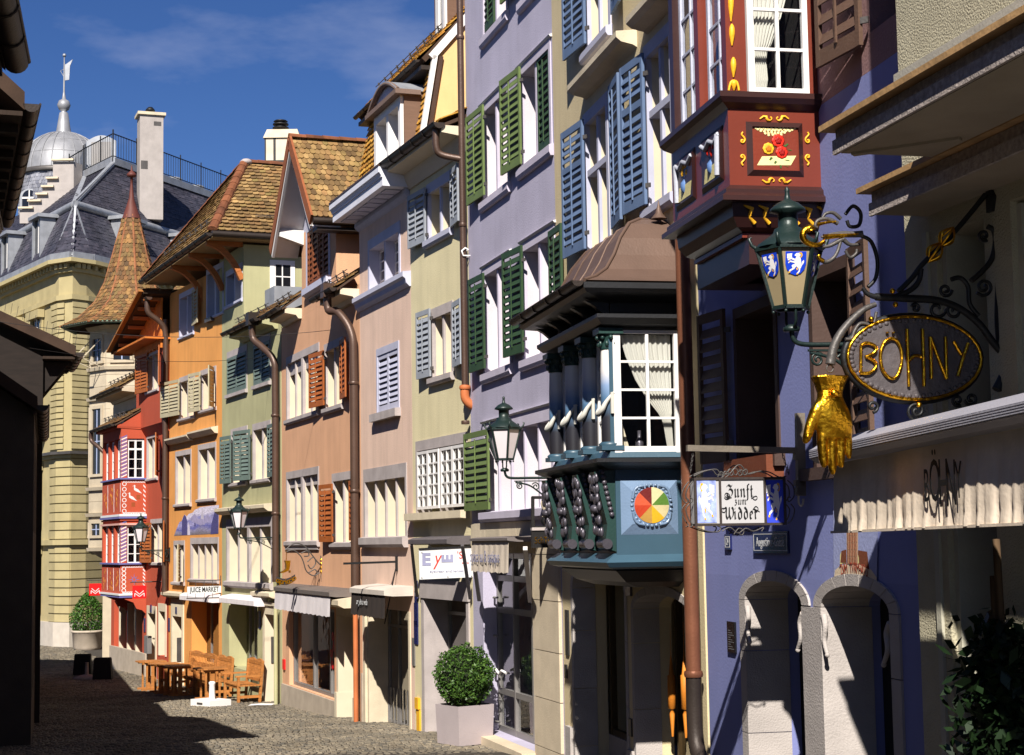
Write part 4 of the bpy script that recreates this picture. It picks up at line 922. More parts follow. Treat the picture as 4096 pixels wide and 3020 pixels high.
# ---------------------------------------------------------------- orange house
F = FA['C']; h = house('C', 'orange_house', 'orange rendered house with a painted mountain landscape above the shop'); holes = []
xa = -5.62; xb = -.01; ez = 10.9
kw = dict(fw=.08, lint=.15, depth=.26, sill=.1, sillw=.08)
W('a5', 245, 645, 985, 372, **kw); W('a5', 420, 585, 915, 548, **kw)
shutter(h, F.rect('a5', 134, 690, 978, 238, .08), S_taupe, .06, .12, 'r'); shutter(h, F.rect('a5', 345, 615, 932, 412, .08), S_taupe, .06, .12, 'r'); shutter(h, F.rect('a5', 518, 555, 885, 570, .1), S_taupe, .06, .5, 'l')
W('a5', 213, 1255, 1690, 343, **kw); W('a5', 400, 1200, 1650, 548, **kw)
for c, x0_, x1_, y in (('a5', 170, 355, 1180), ('a5', 358, 562, 1125)):
    a, z = F.hit(c, x0_, y); b, _ = F.hit(c, x1_, y - 40); MB().profile([(-.2, z + .1), (-.2, z + .05), (-.1, z - .06), (.02, z - .08), (.02, z + .14)], a, b).build('hood_moulding', M_warmstone, h)
W('a6', 360, 298, 600, 440, lights=2, fw=.08, lint=.14, depth=.28, sill=.1, sillw=.1); shutter(h, F.rect('a6', 398, 325, 598, 446, .1), S_taupe, .06, .35, 'l')
W('a6', 483, 278, 578, 690, lights=4, fw=.1, lint=.18, depth=.34, mull=.05, sill=.1, sillw=.08)
W('a4', 470, 1200, 1600, 612, front=M_bluest, lining=M_bluest, depth=.2, sill=.08); W('a4', 245, 1400, 1760, 365, front=M_bluest, lining=M_bluest, depth=.2, sill=.08)
shutter(h, F.rect('a4', 345, 1370, 1660, 412, .08), S_taupe, .05, .1, 'l')
r = F.rect('a4', 470, 1200, 1600, 612); mb = MB(); rr = random.Random(2)
shp = F.rect('a6', 490, 735, 1150, 688); shp = (shp[0], shp[1], -.2, shp[3]); drr = F.rect('a6', 355, 845, 1210, 425); drr = (drr[0], drr[1], -1, drr[3]); holes += [shp, drr]
wall(h, xa, xb, -1.6, ez, holes, M_orange, depth=9, thick=.45); room(h, xa + .1, xb - .1, 2.3, ez, 1.0)
# mural
def muralmat():
    m = bpy.data.materials.new('mountain_mural'); m.use_nodes = True; t = m.node_tree; N = t.nodes; L = t.links; b = N['Principled BSDF']; b.inputs['Roughness'].default_value = .9
    co = N.new('ShaderNodeTexCoord'); sp = N.new('ShaderNodeSeparateXYZ'); L.new(co.outputs['Generated'], sp.inputs[0])
    n1 = N.new('ShaderNodeTexNoise'); n1.inputs['Scale'].default_value = 2.4; n1.inputs['Detail'].default_value = 6; L.new(co.outputs['Generated'], n1.inputs[0])
    ad = N.new('ShaderNodeMath'); ad.operation = 'MULTIPLY_ADD'; ad.inputs[1].default_value = .55; L.new(n1.outputs[0], ad.inputs[0]); L.new(sp.outputs['Z'], ad.inputs[2])
    r_ = N.new('ShaderNodeValToRGB'); els = r_.color_ramp.elements
    cols = [(.30, (104, 96, 104)), (.46, (128, 122, 150)), (.56, (84, 84, 150)), (.70, (150, 144, 184)), (.86, (118, 116, 168)), (.98, (190, 182, 200))]
    while len(els) < len(cols): els.new(.5)
    for e_, (p_, c_) in zip(els, cols): e_.position = p_; e_.color = lin(c_) + (1,)
    L.new(ad.outputs[0], r_.inputs[0]); n2 = N.new('ShaderNodeTexNoise'); n2.inputs['Scale'].default_value = 24; n2.inputs['Detail'].default_value = 4; L.new(co.outputs['Generated'], n2.inputs[0])
    mr = N.new('ShaderNodeMapRange'); mr.inputs[1].default_value = .35; mr.inputs[2].default_value = .65; mr.inputs[3].default_value = .75; mr.inputs[4].default_value = 1.25; L.new(n2.outputs[0], mr.inputs[0])
    vm = N.new('ShaderNodeVectorMath'); vm.operation = 'SCALE'; L.new(r_.outputs[0], vm.inputs[0]); L.new(mr.outputs[0], vm.inputs['Scale']); L.new(vm.outputs[0], b.inputs['Base Color']); return m
def decal(h_, F_, c, pts, m, name='painting', y=-.004, parent=None):
    P_ = [F_.hit(c, *p) for p in pts]; return MB().add([(a, y, z) for a, z in P_], [tuple(range(len(P_)))]).build(name, m, parent or h_)
mu = decal(h, F, 'q3', [(310, 790), (1290, 740), (1300, 105), (880, 160), (830, 190), (770, 215), (720, 280), (640, 305), (590, 360), (545, 320), (510, 370), (480, 460), (430, 490), (390, 580)], muralmat(), 'mural')
M_mtree = mat('mural_trees', (70, 66, 116), .9, var=.45, scale=30); M_msnow = mat('mural_snow', (176, 168, 182), .9, var=.2, scale=12); M_mfrost = mat('mural_frost', (192, 184, 200), .9, var=.25, scale=26)
for pts, m in (([(480, 775), (600, 770), (600, 440), (575, 360), (545, 322), (515, 370), (490, 470)], M_mtree), ([(1115, 755), (1285, 740), (1285, 250), (1240, 175), (1205, 260), (1170, 400), (1135, 540)], M_mtree), ([(610, 775), (670, 768), (660, 600), (632, 480), (612, 600)], M_mfrost), ([(905, 540), (990, 540), (970, 380), (938, 200), (910, 330), (900, 420)], M_msnow), ([(700, 470), (900, 560), (1100, 470), (1160, 330), (1100, 380), (1050, 300), (960, 420), (860, 420), (770, 300), (640, 430)], mat('mural_peaks', (150, 142, 176), .9, var=.25, scale=8)),
                ([(760, 580), (790, 580), (785, 350), (760, 350)], M_mtree)):
    decal(h, F, 'q3', pts, m, 'painted_shape', -.006 - .001 * random.random(), mu)
x0, x1, z0, z1 = shp; g = MB(); g.box(x0 + .5, x0 + .56, .42, .48, -.2, z1); g.box(x1 - .06, x1, .42, .48, -.2, z1); g.box(x0 + .5, x1, .425, .475, -.2, -.12); g = g.build('shop_window', M_grey, h); MB().add([(x0, .45, -.1), (x1, .45, -.1), (x1, .45, z1), (x0, .45, z1)], [(0, 1, 2, 3)]).build('shop_pane', GLASS, g)
MB().add([(x0 - 1, 2.6, -1), (x1 + 1, 2.6, -1), (x1 + 1, 2.6, 2.6), (x0 - 1, 2.6, 2.6)], [(0, 1, 2, 3)]).build('room_backing', M_dark, h)
x0, x1, z0, z1 = drr; s = MB(); s.box(x0 - .14, x0 + .02, -.04, .45, -1.2, z1 + .5); s.box(x1 - .02, x1 + .14, -.04, .45, -1.2, z1 + .5); s.box(x0 + .02, x1 - .02, -.04, .45, z1 - .02, z1 + .5); s.build('door_surround', M_warmstone, h)
MB().box(x0, x1, .38, .42, -1.1, z1).build('door', M_wooddoor, h); q = MB(); q.box(x0 + .03, x0 + .05, .1, .3, -.3, .4); q.build('bell_panel', M_iron, h)
text('CASA ROSSA', mat('worn_letter', (120, 110, 100), .9), h, Matrix.Translation(((x0 + x1) / 2, -.045, z1 + .36)) @ FRONT, .2, .9, 'inscription') if False else None
a, z = F.hit('a6', 386, 810); MB().box(a - .08, a + .08, -.055, -.04, z - .1, z + .1).build('house_number', M_bluepl, h)
a, z = F.hit('a6', 325, 915); MB().box(a - .08, a + .08, -.02, 0, z - .2, z + .2).build('name_plate', M_bluepl, h)
a, z = F.hit('a6', 310, 690); b, _ = F.hit('a6', 450, 690); MB().profile([(-.2, z + .06), (-.2, z - .02), (-.1, z - .08), (.02, z - .1), (.02, z + .1)], a, b).build('door_hood', M_warmstone, h)
pipe(h, [(xa + .0, -.13, F.hit('a5', 165, 160)[1]), (xa, -.13, 6), (xa, -.13, F.hit('a6', 312, 690)[1])], .085, clips=[(xa, -.13, z) for z in (7.2, 4.6)])
# flower box behind the attic window
MB().box(-1.35, -.75, -.12, .02, F.hit('a4', 560, 1570)[1] - .12, F.hit('a4', 560, 1570)[1]).build('flower_box', M_iron, h)

# ---------------------------------------------------------------- red house with the painted oriel
F = FA['B']; h = house('B', 'red_house', 'oxblood red house with a two storey painted oriel and gable boards'); holes = []
xa = -8.55; xb = -.02; jx = -3.78; jz = 6.95
W('a2', 1215, 1125, 1480, 1305, lights=2, fw=.07, lint=.1, depth=.24, sill=.09); shutter(h, F.rect('a2', 1300, 1110, 1455, 1360, .1), S_brown, .06, .3, 'l')
W('a3', 978, 125, 405, 1065, lights=2, fw=.08, lint=.14, depth=.26, sill=.1); shutter(h, F.rect('a3', 925, 150, 405, 972, .1), S_brown, .06, .1, 'r'); shutter(h, F.rect('a3', 1052, 135, 400, 1085, .1), S_brown, .06, .2, 'l')
shp = F.rect('a3', 740, 655, 962, 922); drr = F.rect('a6', 172, 825, 1110, 228); drr = (drr[0], drr[1], -1.1, drr[3]); wn = F.rect('a6', 255, 810, 1140, 300); holes += [shp, drr, wn]
wall(h, xa, xb, -1.8, jz, holes, M_red, depth=9, thick=.4); room(h, xa + .1, xb - .1, 1.9, jz, 1.0)
# jettied upper storey
uz = 9.35; hu = F.rect('a2', 1212, 455, 765, 1312, .2)
up_h = thing  # (upper storey is a part of the same house)
us = MB(); us.prism([(jx, -.2, jz), (jx, 0, jz - .3), (jx, .3, jz - .3), (jx, .3, jz)], (xb - jx, 0, 0)); us.build('jetty_cove', M_red, h)
mbw = wall(h, jx, xb, jz + .001, uz, [hu], M_red, depth=8, name='upper_wall'); mbw.location = (0, -.2, 0)
w = window(h, hu, lights=2, fw=.06, lint=.1, depth=.22, sill=.09, sillw=.06); w.location = (0, -.2, 0)
shutter(h, F.rect('a2', 1143, 470, 780, 1210, .3), S_brown, .26, .1, 'r'); shutter(h, F.rect('a2', 1312, 395, 720, 1364, .3), S_brown, .26, .25, 'l')
MB().box(jx + .1, xb - .1, .8, .82, jz, uz).build('room_backing', M_dark, h)
M_boards = mat('orange_boards', (190, 108, 40), .75, var=.2, grain=(1, 1, 5))
nb = 16
for k in range(nb):
    a = jx + (xb - jx) * k / nb; b = jx + (xb - jx) * (k + 1) / nb - .012; zr = 9.85 + (a - jx) / (xb - jx) * 1.0
    MB().box(a, b, -.28, -.22, uz - .06 - .05 * (k % 2), zr).build('gable_board', M_boards, h)
el = Vector((-4.7, -.85, 9.62)); apx_ = Vector((.1, -.85, 11.0)); bk = Vector((0, 8, 0))
rf = MB().prism([el - Vector((0, 0, .12)), apx_ - Vector((0, 0, .12)), apx_, el], bk).build('gable_roof', M_deck, h)
tiles(rf, el + bk, el, apx_, apx_ + bk, 40, 20, M_tileO, 'tail', deck=False)
vb = MB(); vb.bar(el + Vector((0, -.04, -.04)), apx_ + Vector((0, -.04, -.04)), .06, .22, Vector((0, 0, 1)).cross(Vector((1, 0, 0)))); vb.build('verge_board', mat('verge_ochre', (150, 96, 44), .75, grain=(4, 1, 1)), h)
MB().box(jx - .9, xb + .1, -.8, .1, 9.5, 9.56).build('soffit', M_boards, h).rotation_euler = (0, 0, 0)
for k in range(7):
    x = -4.5 + k * .72; zc = 9.62 + (x + 4.7) / 4.8 * 1.38 - .13; MB().box(x, x + .1, -.8, -.2, zc - .1, zc).build('rafter_end', M_strut, h)
gutter(h, xb - .6, xb + .3, -.7, 10.75, .09, M_pipe)
pipe(h, [(xb + .02, -.7, 10.65), (xb + .02, -.66, 10.3), (xb + .05, -.3, 10.0), (xb + .05, -.14, 9.6), (xb + .05, -.14, 8.2)], .085)
# left lower wing with its pent roof
M_gstone = mat('pale_ashlar', (178, 164, 142), .88, var=.1, streak=.1, bump=.2)
pent(h, -8.2, jx - .1, 8.25, .75, 1.0, 1.6, M_tileD, 8, soffit=M_gstone)
lw = []
for a in (-7.9, -6.6, -5.3): lw.append((a, a + .95, 7.2, 7.75))
wl = wall(h, -8.4, jx, jz + .02, 8.3, lw, M_gstone, depth=6, name='wing_wall'); MB().box(-8.3, jx - .1, .5, .52, jz, 8.3).build('room_backing', M_dark, wl)
# oriel -------------------------------------------------
ox0, ox1, oo = -6.1, -3.14, .82
z_b0, z_b1 = 1.62, 2.58; z_w1 = 3.86; z_m0, z_m1 = 4.15, 5.3; z_t = 6.62
orl = MB(); 
orl.box(ox0, ox1, -oo, .02, z_b0, z_b1); orl.box(ox0, ox1, -oo, .02, z_m0, z_m1); orl.box(ox0 + .02, ox1 - .02, -oo + .02, .02, z_w1, z_m0); orl.box(ox0, ox1, -oo, .02, z_t, 6.95)
orl = orl.build('oriel', M_red, h)
M_wbl = mat('oriel_blue', (96, 96, 150), .8); M_wpink = mat('oriel_pink', (196, 150, 140), .8)
for z0_, z1_ in ((z_b1, z_w1), (z_m1, z_t)):
    for x in [ox0 + (ox1 - ox0 - .16) * k / 3 for k in range(4)]:
        MB().box(x, x + .16, -oo, -oo + .2, z0_, z1_).build('oriel_post', M_red, orl)
    MB().box(ox1 - .16, ox1, -.07, .02, z0_, z1_).build('oriel_post', M_red, orl); MB().box(ox0, ox0 + .1, -oo + .2, .02, z0_, z1_).build('oriel_post', M_red, orl)
    # white casements: near end face and three street bays
    fr = MB(); X = ox1 - .10; ya, yb2 = -oo + .2, -.07
    for y in (ya, (ya + yb2) / 2 - .03, yb2 - .06): fr.box(X, X + .05, y, y + .06, z0_ + .02, z1_ - .02)
    for z in (z0_ + .02, z0_ + (z1_ - z0_) * .72, z1_ - .08): fr.box(X + .003, X + .047, ya, yb2, z, z + .06)
    for z in (z0_ + (z1_ - z0_) * .26, z0_ + (z1_ - z0_) * .49): fr.box(X + .01, X + .04, ya, yb2, z, z + .022)
    fr.build('oriel_casement', M_white, orl)
    MB().add([(X + .02, ya, z0_), (X + .02, yb2, z0_), (X + .02, yb2, z1_), (X + .02, ya, z1_)], [(0, 1, 2, 3)]).build('pane', GLASS, orl)
    for k in range(3):
        a = ox0 + (ox1 - ox0 - .16) * k / 3 + .16; b = ox0 + (ox1 - ox0 - .16) * (k + 1) / 3
        sash_mesh(a, b, z0_ + .02, z1_ - .02, -oo + .1, 1, 4, .05).build('oriel_casement', M_white, orl)
        MB().add([(a, -oo + .12, z0_), (b, -oo + .12, z0_), (b, -oo + .12, z1_), (a, -oo + .12, z1_)], [(0, 1, 2, 3)]).build('pane', GLASS, orl)
    MB().box(ox0 + .2, ox1 - .3, -.1, -.08, z0_, z1_).build('room_backing', M_dark, orl)
    # slanted stripes on the posts
    st = MB(); n = 11
    for k in range(n):
        z = z0_ + (z1_ - z0_) * k / n; dz = .055
        for mi, o_ in ((0, 0), (1, .06)):
            st.m = mi
            st.add([(ox1 + .003, -oo + .01, z + .06 + o_), (ox1 + .003, -oo + .19, z - .05 + o_ if False else z + .14 + o_), (ox1 + .003, -oo + .19, z + .14 + o_ + dz * .7), (ox1 + .003, -oo + .01, z + .06 + o_ + dz * .7)], [(0, 1, 2, 3)])
            st.add([(ox1 - .155, -oo - .003, z + .02 + o_), (ox1 - .005, -oo - .003, z + .10 + o_), (ox1 - .005, -oo - .003, z + .10 + o_ + dz * .7), (ox1 - .155, -oo - .003, z + .02 + o_ + dz * .7)], [(0, 1, 2, 3)])
    st.build('painted_stripes', [M_textw, M_wbl], orl)
for z, m, pr, hh in ((z_b0 - .02, M_textw, .06, .06), (z_b0 - .09, M_wbl, .04, .06), (z_b1, M_wbl, .06, .05), (z_m0 - .03, M_textw, .05, .07), (z_m0 - .1, M_wbl, .07, .06), (z_w1 - .02, M_wpink, .05, .06), (z_m1, M_wbl, .06, .05), (z_w1 + .12, M_red, .03, .05)):
    MB().box(ox0 - pr, ox1 + pr, -oo - pr, .0, z, z + hh).build('oriel_moulding', m, orl)
def ring(mb, cy, cz, r, x, n=12, w=.022):
    vs_ = []
    for k in range(n):
        a = 2 * math.pi * k / n; vs_ += [(x, cy + math.cos(a) * r, cz + math.sin(a) * r), (x, cy + math.cos(a) * (r - w), cz + math.sin(a) * (r - w))]
    mb.add(vs_, [(2*k, 2*((k+1)%n), 2*((k+1)%n)+1, 2*k+1) for k in range(n)])
for z0_, z1_, kind in ((z_b0, z_b1, 'star'), (z_m0, z_m1, 'bird')):
    pn = MB(); X = ox1 + .003; n = 5
    for k in range(6): ring(pn, -oo + .11, z0_ + .14 + (z1_ - z0_ - .28) * k / 5, .072, X)
    for k in range(13):
        for z in (z1_ - .07, z0_ + .07): ring(pn, -oo + .10 + (oo - .16) * k / 12, z, .034, X, 8, .016)
    for k in range(6):
        z = z0_ + .12 + (z1_ - z0_ - .26) * k / 6; pn.add([(X, -.10, z + .08), (X, -.03, z), (X, -.03, z + .05), (X, -.10, z + .13)], [(0, 1, 2, 3)])
    for k in range(3):                                   # wavy lines and dividing stripes on the street side
        x = ox0 + (ox1 - ox0) * (k + 1) / 3 - .06; pn.tube([(x + .015 * math.sin(q_ * 1.6), -oo - .002, z0_ + .12 + (z1_ - z0_ - .24) * q_ / 12) for q_ in range(13)], .01, 4)
    pn.build('painted_ornament', M_textw, orl)
    cx, cz_ = -.38, (z0_ + z1_) / 2
    if kind == 'star':
        s_ = MB()
        for k in range(8):
            a = math.pi * k / 4; R_ = .2 if k % 2 == 0 else .17
            s_.add([(X, cx + math.cos(a) * R_, cz_ + math.sin(a) * R_), (X, cx + math.cos(a + .35) * .045, cz_ + math.sin(a + .35) * .045), (X, cx + math.cos(a - .35) * .045, cz_ + math.sin(a - .35) * .045)], [(0, 1, 2)])
        s_.build('painted_star', M_wbl, orl)
    else:
        for by_, bz_ in ((-.30, cz_ + .22), (-.46, cz_ - .02)):
            s_ = MB(); s_.add([(X, by_ - .1, bz_ + .02), (X, by_ - .02, bz_ - .03), (X, by_ + .16, bz_ - .1), (X, by_ + .03, bz_ + .04), (X, by_ - .06, bz_ + .08), (X, by_ - .06, bz_ + .17), (X, by_ - .1, bz_ + .18)], [(0, 1, 2, 3, 4, 5, 6)]); s_.add([(X, by_ - .1, bz_ + .16), (X, by_ - .17, bz_ + .13), (X, by_ - .1, bz_ + .145)], [(0, 1, 2)])
            s_.build('painted_bird', M_textw, orl)
            MB().add([(X, by_ - .02, bz_ - .28), (X, by_ + .1, bz_ - .28), (X, by_ + .1, bz_ - .14), (X, by_ - .02, bz_ - .14)], [(0, 1, 2, 3)]).build('painted_tub', mat('tub_brown', (140, 70, 36), .9), orl)
    M_fl = mat('oriel_flowers', (190, 120, 40), .9, var=.4)
    for k in range(3):
        x = ox0 + (ox1 - ox0) * (k + .5) / 3; f = MB()
        for q_ in range(7): f.sphere((x + random.uniform(-.2, .2), -oo - .0, cz_ + random.uniform(-.34, .3)), .05, 6, (1, .1, 1.4))
        f.build('painted_flowers', M_fl, orl)
for x in (ox0 + .1, ox1 - .12):
    MB().prism([(x, 0, z_b0 - .62), (x, -.12, z_b0 - .5), (x, -.3, z_b0 - .45), (x, -.4, z_b0 - .25), (x, -oo + .1, z_b0 - .12), (x, 0, z_b0 - .1)], (.12, 0, 0)).build('console', M_red, h)
rf = pent(h, -6.6, ox1 + .02, 6.98, 1.05, .62, 1.05, M_tileO, 6, soffit=M_red)
MB().prism([(ox1 + .03, -.95, 6.99), (ox1 + .03, 0, 6.99), (ox1 + .03, 0, 7.6)], (-.06, 0, 0)).build('pent_cheek', M_red, h)
pipe(h, [(-6.6, -1.12, 7.02), (-6.6, -1.1, 6.75), (-6.3, -.9, 6.5), (-5.9, -.5, 6.0), (-5.8, -.2, 5.6)], .07)
# ground floor: plinth, door, signs
MB().box(xa + .02, drr[0] - .2, -.06, .03, -1.7, F.hit('a3', 800, 960)[1]).build('plinth', M_conc, h)
x0, x1, z0, z1 = shp
for k in range(3): MB().box(x0 + .3 + k * 1.3, x0 + .42 + k * 1.3, .1, .32, z0, z1).build('shop_post', M_cream, h)
MB().box(x0, x1, .36, .4, z0, z1).build('shop_pane', mat('dark_glass', (12, 12, 14), .08, spec=.6), h)
for d_ in (drr, wn):
    x0, x1, z0, z1 = d_; s = MB(); s.box(x0 - .12, x0 + .02, -.03, .4, max(z0, -1.3), z1 + .22); s.box(x1 - .02, x1 + .1, -.03, .4, max(z0, -1.3), z1 + .22); s.box(x0 + .02, x1 - .02, -.03, .4, z1 - .02, z1 + .22); s.build('door_surround', M_cream, h)
    MB().box(x0, x1, .34, .39, max(z0, -1.2), z1).build('door', M_wooddoor if d_ is drr else MATS['dark_glass'], h)
a, z = F.hit('a6', 198, 797); MB().box(a - .1, a + .1, -.05, -.03, z - .12, z + .12).build('house_number', M_bluepl, h)
a, z = F.hit('a6', 146, 918); MB().box(a - .09, a + .09, -.02, 0, z - .22, z + .22).build('name_plate', M_bluepl, h)
a, z = F.hit('a6', 190, 1055); MB().box(a - .25, a + .2, -.16, -.02, z - .3, z + .25).build('letter_box', M_grey, h)
# ---------------------------------------------------------------- far end of the street
def wpt(u, v, Y):
    d = ray(u, v); k = Y / d.y; return CAM + d * k
def zat(v, u, Y): return wpt(u, v, Y).z
# pale stone house with the polygonal bay and pointed turret roof
hc = Vector((-14.25, 63.2, 0)); t = thing('turret_house', 'pale ashlar house with a polygonal bay under a pointed tile turret', 'house', at((hc.x, hc.y, gz(63))))
Z0 = gz(63); R8 = 1.5; bz0 = zat(2190, 460, 61.8) - Z0; bz1 = zat(1300, 460, 61.8) - Z0
def octpt(r, k, z, off=math.pi / 8): a = math.pi / 4 * k + off; return Vector((r * math.cos(a), r * math.sin(a), z))
body = MB(); body.box(-1.2, 9, .9, 10, -.3, bz1 + .3); body.build('wall', M_gstone, t)
zc = bz0; i = 0; lev = []
band = [(zat(2065, 460, 62) - Z0), (zat(1960, 460, 62) - Z0), (zat(1600, 460, 62) - Z0), (zat(1480, 460, 62) - Z0)]
def octring(z0, z1, r0, r1=None, name='bay_course', m=None, par=None):
    r1 = r1 or r0; v = [octpt(r0, k, z0) for k in range(8)] + [octpt(r1, k, z1) for k in range(8)]
    return MB().add(v, [(k, (k + 1) % 8, 8 + (k + 1) % 8, 8 + k) for k in range(8)] + [tuple(reversed(range(8))), tuple(range(8, 16))]).build(name, m or M_gstone, par or t)
z = bz0
while z < bz1 - .05:
    octring(z + .006, min(z + .42, bz1) - .006, R8); z += .42
octring(bz0 - .0, bz1, R8 - .015, name='bay_core')
for a, b, r0, r1 in ((bz0 - .55, bz0 - .35, .7, 1.1), (bz0 - .35, bz0 - .12, 1.1, 1.45), (bz0 - .12, bz0, 1.55, 1.58)): octring(a, b, r0, r1, 'bay_console')
for zz in band: octring(zz, zz + .12, R8 + .1, R8 + .14, 'string_course')
octring(bz1 - .14, bz1, R8 + .06, R8 + .16, 'cornice')
for k in range(3, 8):
    a = math.pi / 4 * k + math.pi / 4; n_ = Vector((math.cos(a), math.sin(a), 0)); s_ = Vector((-n_.y, n_.x, 0)); ap_ = R8 * math.cos(math.pi / 8)
    for (za, zb_) in ((band[3] + .35, bz1 - .45), (band[1] + .6, band[2] - .3), (bz0 + .45, band[0] - .25)):
        fr = MB(); c_ = n_ * (ap_ + .0)
        def pt(x, z, d_): return c_ + s_ * x + n_ * d_ + Vector((0, 0, z))
        wv = .30
        for xx0, xx1, zz0, zz1 in ((-wv - .1, -wv, za, zb_), (wv, wv + .1, za, zb_), (-wv - .1, wv + .1, zb_, zb_ + .12), (-wv - .14, wv + .14, za - .1, za)):
            fr.prism([pt(xx0, zz0, -.02), pt(xx1, zz0, -.02), pt(xx1, zz1, -.02), pt(xx0, zz1, -.02)], n_ * .09)
        w = fr.build('window', M_gstone, t)
        MB().add([pt(-wv, za, .012), pt(wv, za, .012), pt(wv, zb_, .012), pt(-wv, zb_, .012)], [(0, 1, 2, 3)]).build('pane', MATS['dark_pane'], w)
        q = MB(); q.prism([pt(-.02, za, .014), pt(.02, za, .014), pt(.02, zb_, .014), pt(-.02, zb_, .014)], n_ * .02); q.prism([pt(-wv, (za + zb_) / 2 - .015, .014), pt(wv, (za + zb_) / 2 - .015, .014), pt(wv, (za + zb_) / 2 + .015, .014), pt(-wv, (za + zb_) / 2 + .015, .014)], n_ * .018); q.build('casement', mat('blue_curtain', (150, 160, 190), .8), w)
# open sun blinds on the upper windows
for k, da in ((4, 0), (6, 0)):
    a = math.pi / 4 * k + math.pi / 4; n_ = Vector((math.cos(a), math.sin(a), 0)); s_ = Vector((-n_.y, n_.x, 0)); zt = bz1 - .5
    q = MB()
    for sx in (-.35, .35): q.bar(n_ * R8 + s_ * sx + Vector((0, 0, zt)), n_ * (R8 + .75) + s_ * sx + Vector((0, 0, zt - .75)), .03); q.bar(n_ * R8 + s_ * sx + Vector((0, 0, zt - 1.0)), n_ * (R8 + .75) + s_ * sx + Vector((0, 0, zt - .75)), .025)
    q.bar(n_ * (R8 + .75) - s_ * .4 + Vector((0, 0, zt - .75)), n_ * (R8 + .75) + s_ * .4 + Vector((0, 0, zt - .75)), .04); q.build('blind_arm', M_cream, t)
# turret roof: concave, tiled, clay hips, copper red finial
prof = [(2.6, bz1 + .0), (1.95, bz1 + .34), (1.34, bz1 + .95), (.98, bz1 + 1.7), (.74, bz1 + 2.6), (.5, bz1 + 3.5), (.28, bz1 + 4.3)]
tr = MB(); vs_ = [octpt(r, k, z) for r, z in prof for k in range(8)]; tr.add(vs_, [(i*8+k, i*8+(k+1)%8, (i+1)*8+(k+1)%8, (i+1)*8+k) for i in range(len(prof)-1) for k in range(8)]); tr = tr.build('turret_roof', M_deck, t)
for k in range(8):
    if k in (0, 1): continue
    for i in range(len(prof) - 1):
        (r0, z0_), (r1, z1_) = prof[i], prof[i + 1]
        tiles(tr, octpt(r0, k, z0_ + .03), octpt(r0, (k + 1) % 8, z0_ + .03), octpt(r1, (k + 1) % 8, z1_ + .03), octpt(r1, k, z1_ + .03), max(2, round(r0 * .765 / .16)), max(2, round(math.hypot(r1 - r0, z1_ - z0_) / .17)), M_tileO, 'round', indiv=40 if k in (4, 5, 6) else 0, deck=False, lift=.03)
    for i in range(len(prof) - 1): ridge(tr, octpt(prof[i][0] + .02, k, prof[i][1] + .02), octpt(prof[i + 1][0] + .02, k, prof[i + 1][1] + .04), mat('clay_hip', (134, 84, 54), .8, var=.3), .05, n=max(1, int(math.hypot(prof[i+1][0] - prof[i][0], prof[i+1][1] - prof[i][1]) / .4)))
zt_ = prof[-1][1]; MB().lathe([(.36, zt_ - .1), (.24, zt_ + .25), (.1, zt_ + .7), (.05, zt_ + 1.2), (.05, zt_ + 1.5), (.17, zt_ + 1.52), (.19, zt_ + 1.6), (.12, zt_ + 1.68), (.04, zt_ + 1.75), (.02, zt_ + 1.95)], (0, 0, 0), 12).build('finial', mat('copper_red', (92, 48, 40), .6), t)
gt = MB().tube([octpt(2.5, k, bz1 + .02) for k in (3, 4, 5, 6, 7)], .07, 6).build('gutter', mat('verdigris', (96, 120, 104), .6), t)
tiles(t, Vector((1.4, -1.9, bz1 + .05)), Vector((7, -1.9, bz1 + .05)), Vector((7, 4, bz1 + 3.2)), Vector((1.4, 4, bz1 + 3.2)), 34, 26, M_tileO, 'round')

# corner stone building with slate mansard
M_sand = mat('sandstone', (166, 152, 112), .9, var=.12, scale=1.5, streak=.08, bump=.2)
Yc = 73.0
def pl(u, Y): q = wpt(u, 2190, Y); return Vector((q.x, q.y, 0))
A1 = pl(223, 73.4); A2 = pl(281, 72.9); A3 = pl(340, 73.5); LF = A1 + Vector((-.545, .839, 0)) * 26; RF = A3 + Vector((.36, .93, 0)) * 24
cb = (A1 + A2 + A3) / 3
t = thing('corner_building', 'sandstone corner building with slate mansard, dormers and roof terrace', 'building', at((A2.x, A2.y, gz(73))))
OA = Vector((A2.x, A2.y, gz(73))); zz = lambda v: zat(v, 281, 73) - OA.z
foot = [LF - OA, A1 - OA, A2 - OA, A3 - OA, RF - OA]; foot = [Vector((p.x, p.y, 0)) for p in foot]
zP = zz(2490); zL = zz(2168); zM = zz(1815); zE = zz(1050); zB = zz(805)
core = MB()
def extr(mb, pts, z0, z1):
    n = len(pts); v = [Vector((p.x, p.y, z0)) for p in pts] + [Vector((p.x, p.y, z1)) for p in pts]
    mb.add(v, [(i, i + 1, n + i + 1, n + i) for i in range(n - 1)]); return mb
def inset(pts, d):
    out_ = []
    for i, p in enumerate(pts):
        a = (pts[i] - pts[i - 1]).normalized() if i else (pts[1] - pts[0]).normalized(); b = (pts[i + 1] - pts[i]).normalized() if i < len(pts) - 1 else a
        na = Vector((-a.y, a.x, 0)); nb_ = Vector((-b.y, b.x, 0)); m_ = (na + nb_).normalized(); out_.append(p + m_ * d / max(.4, m_.dot(na)))
    return out_
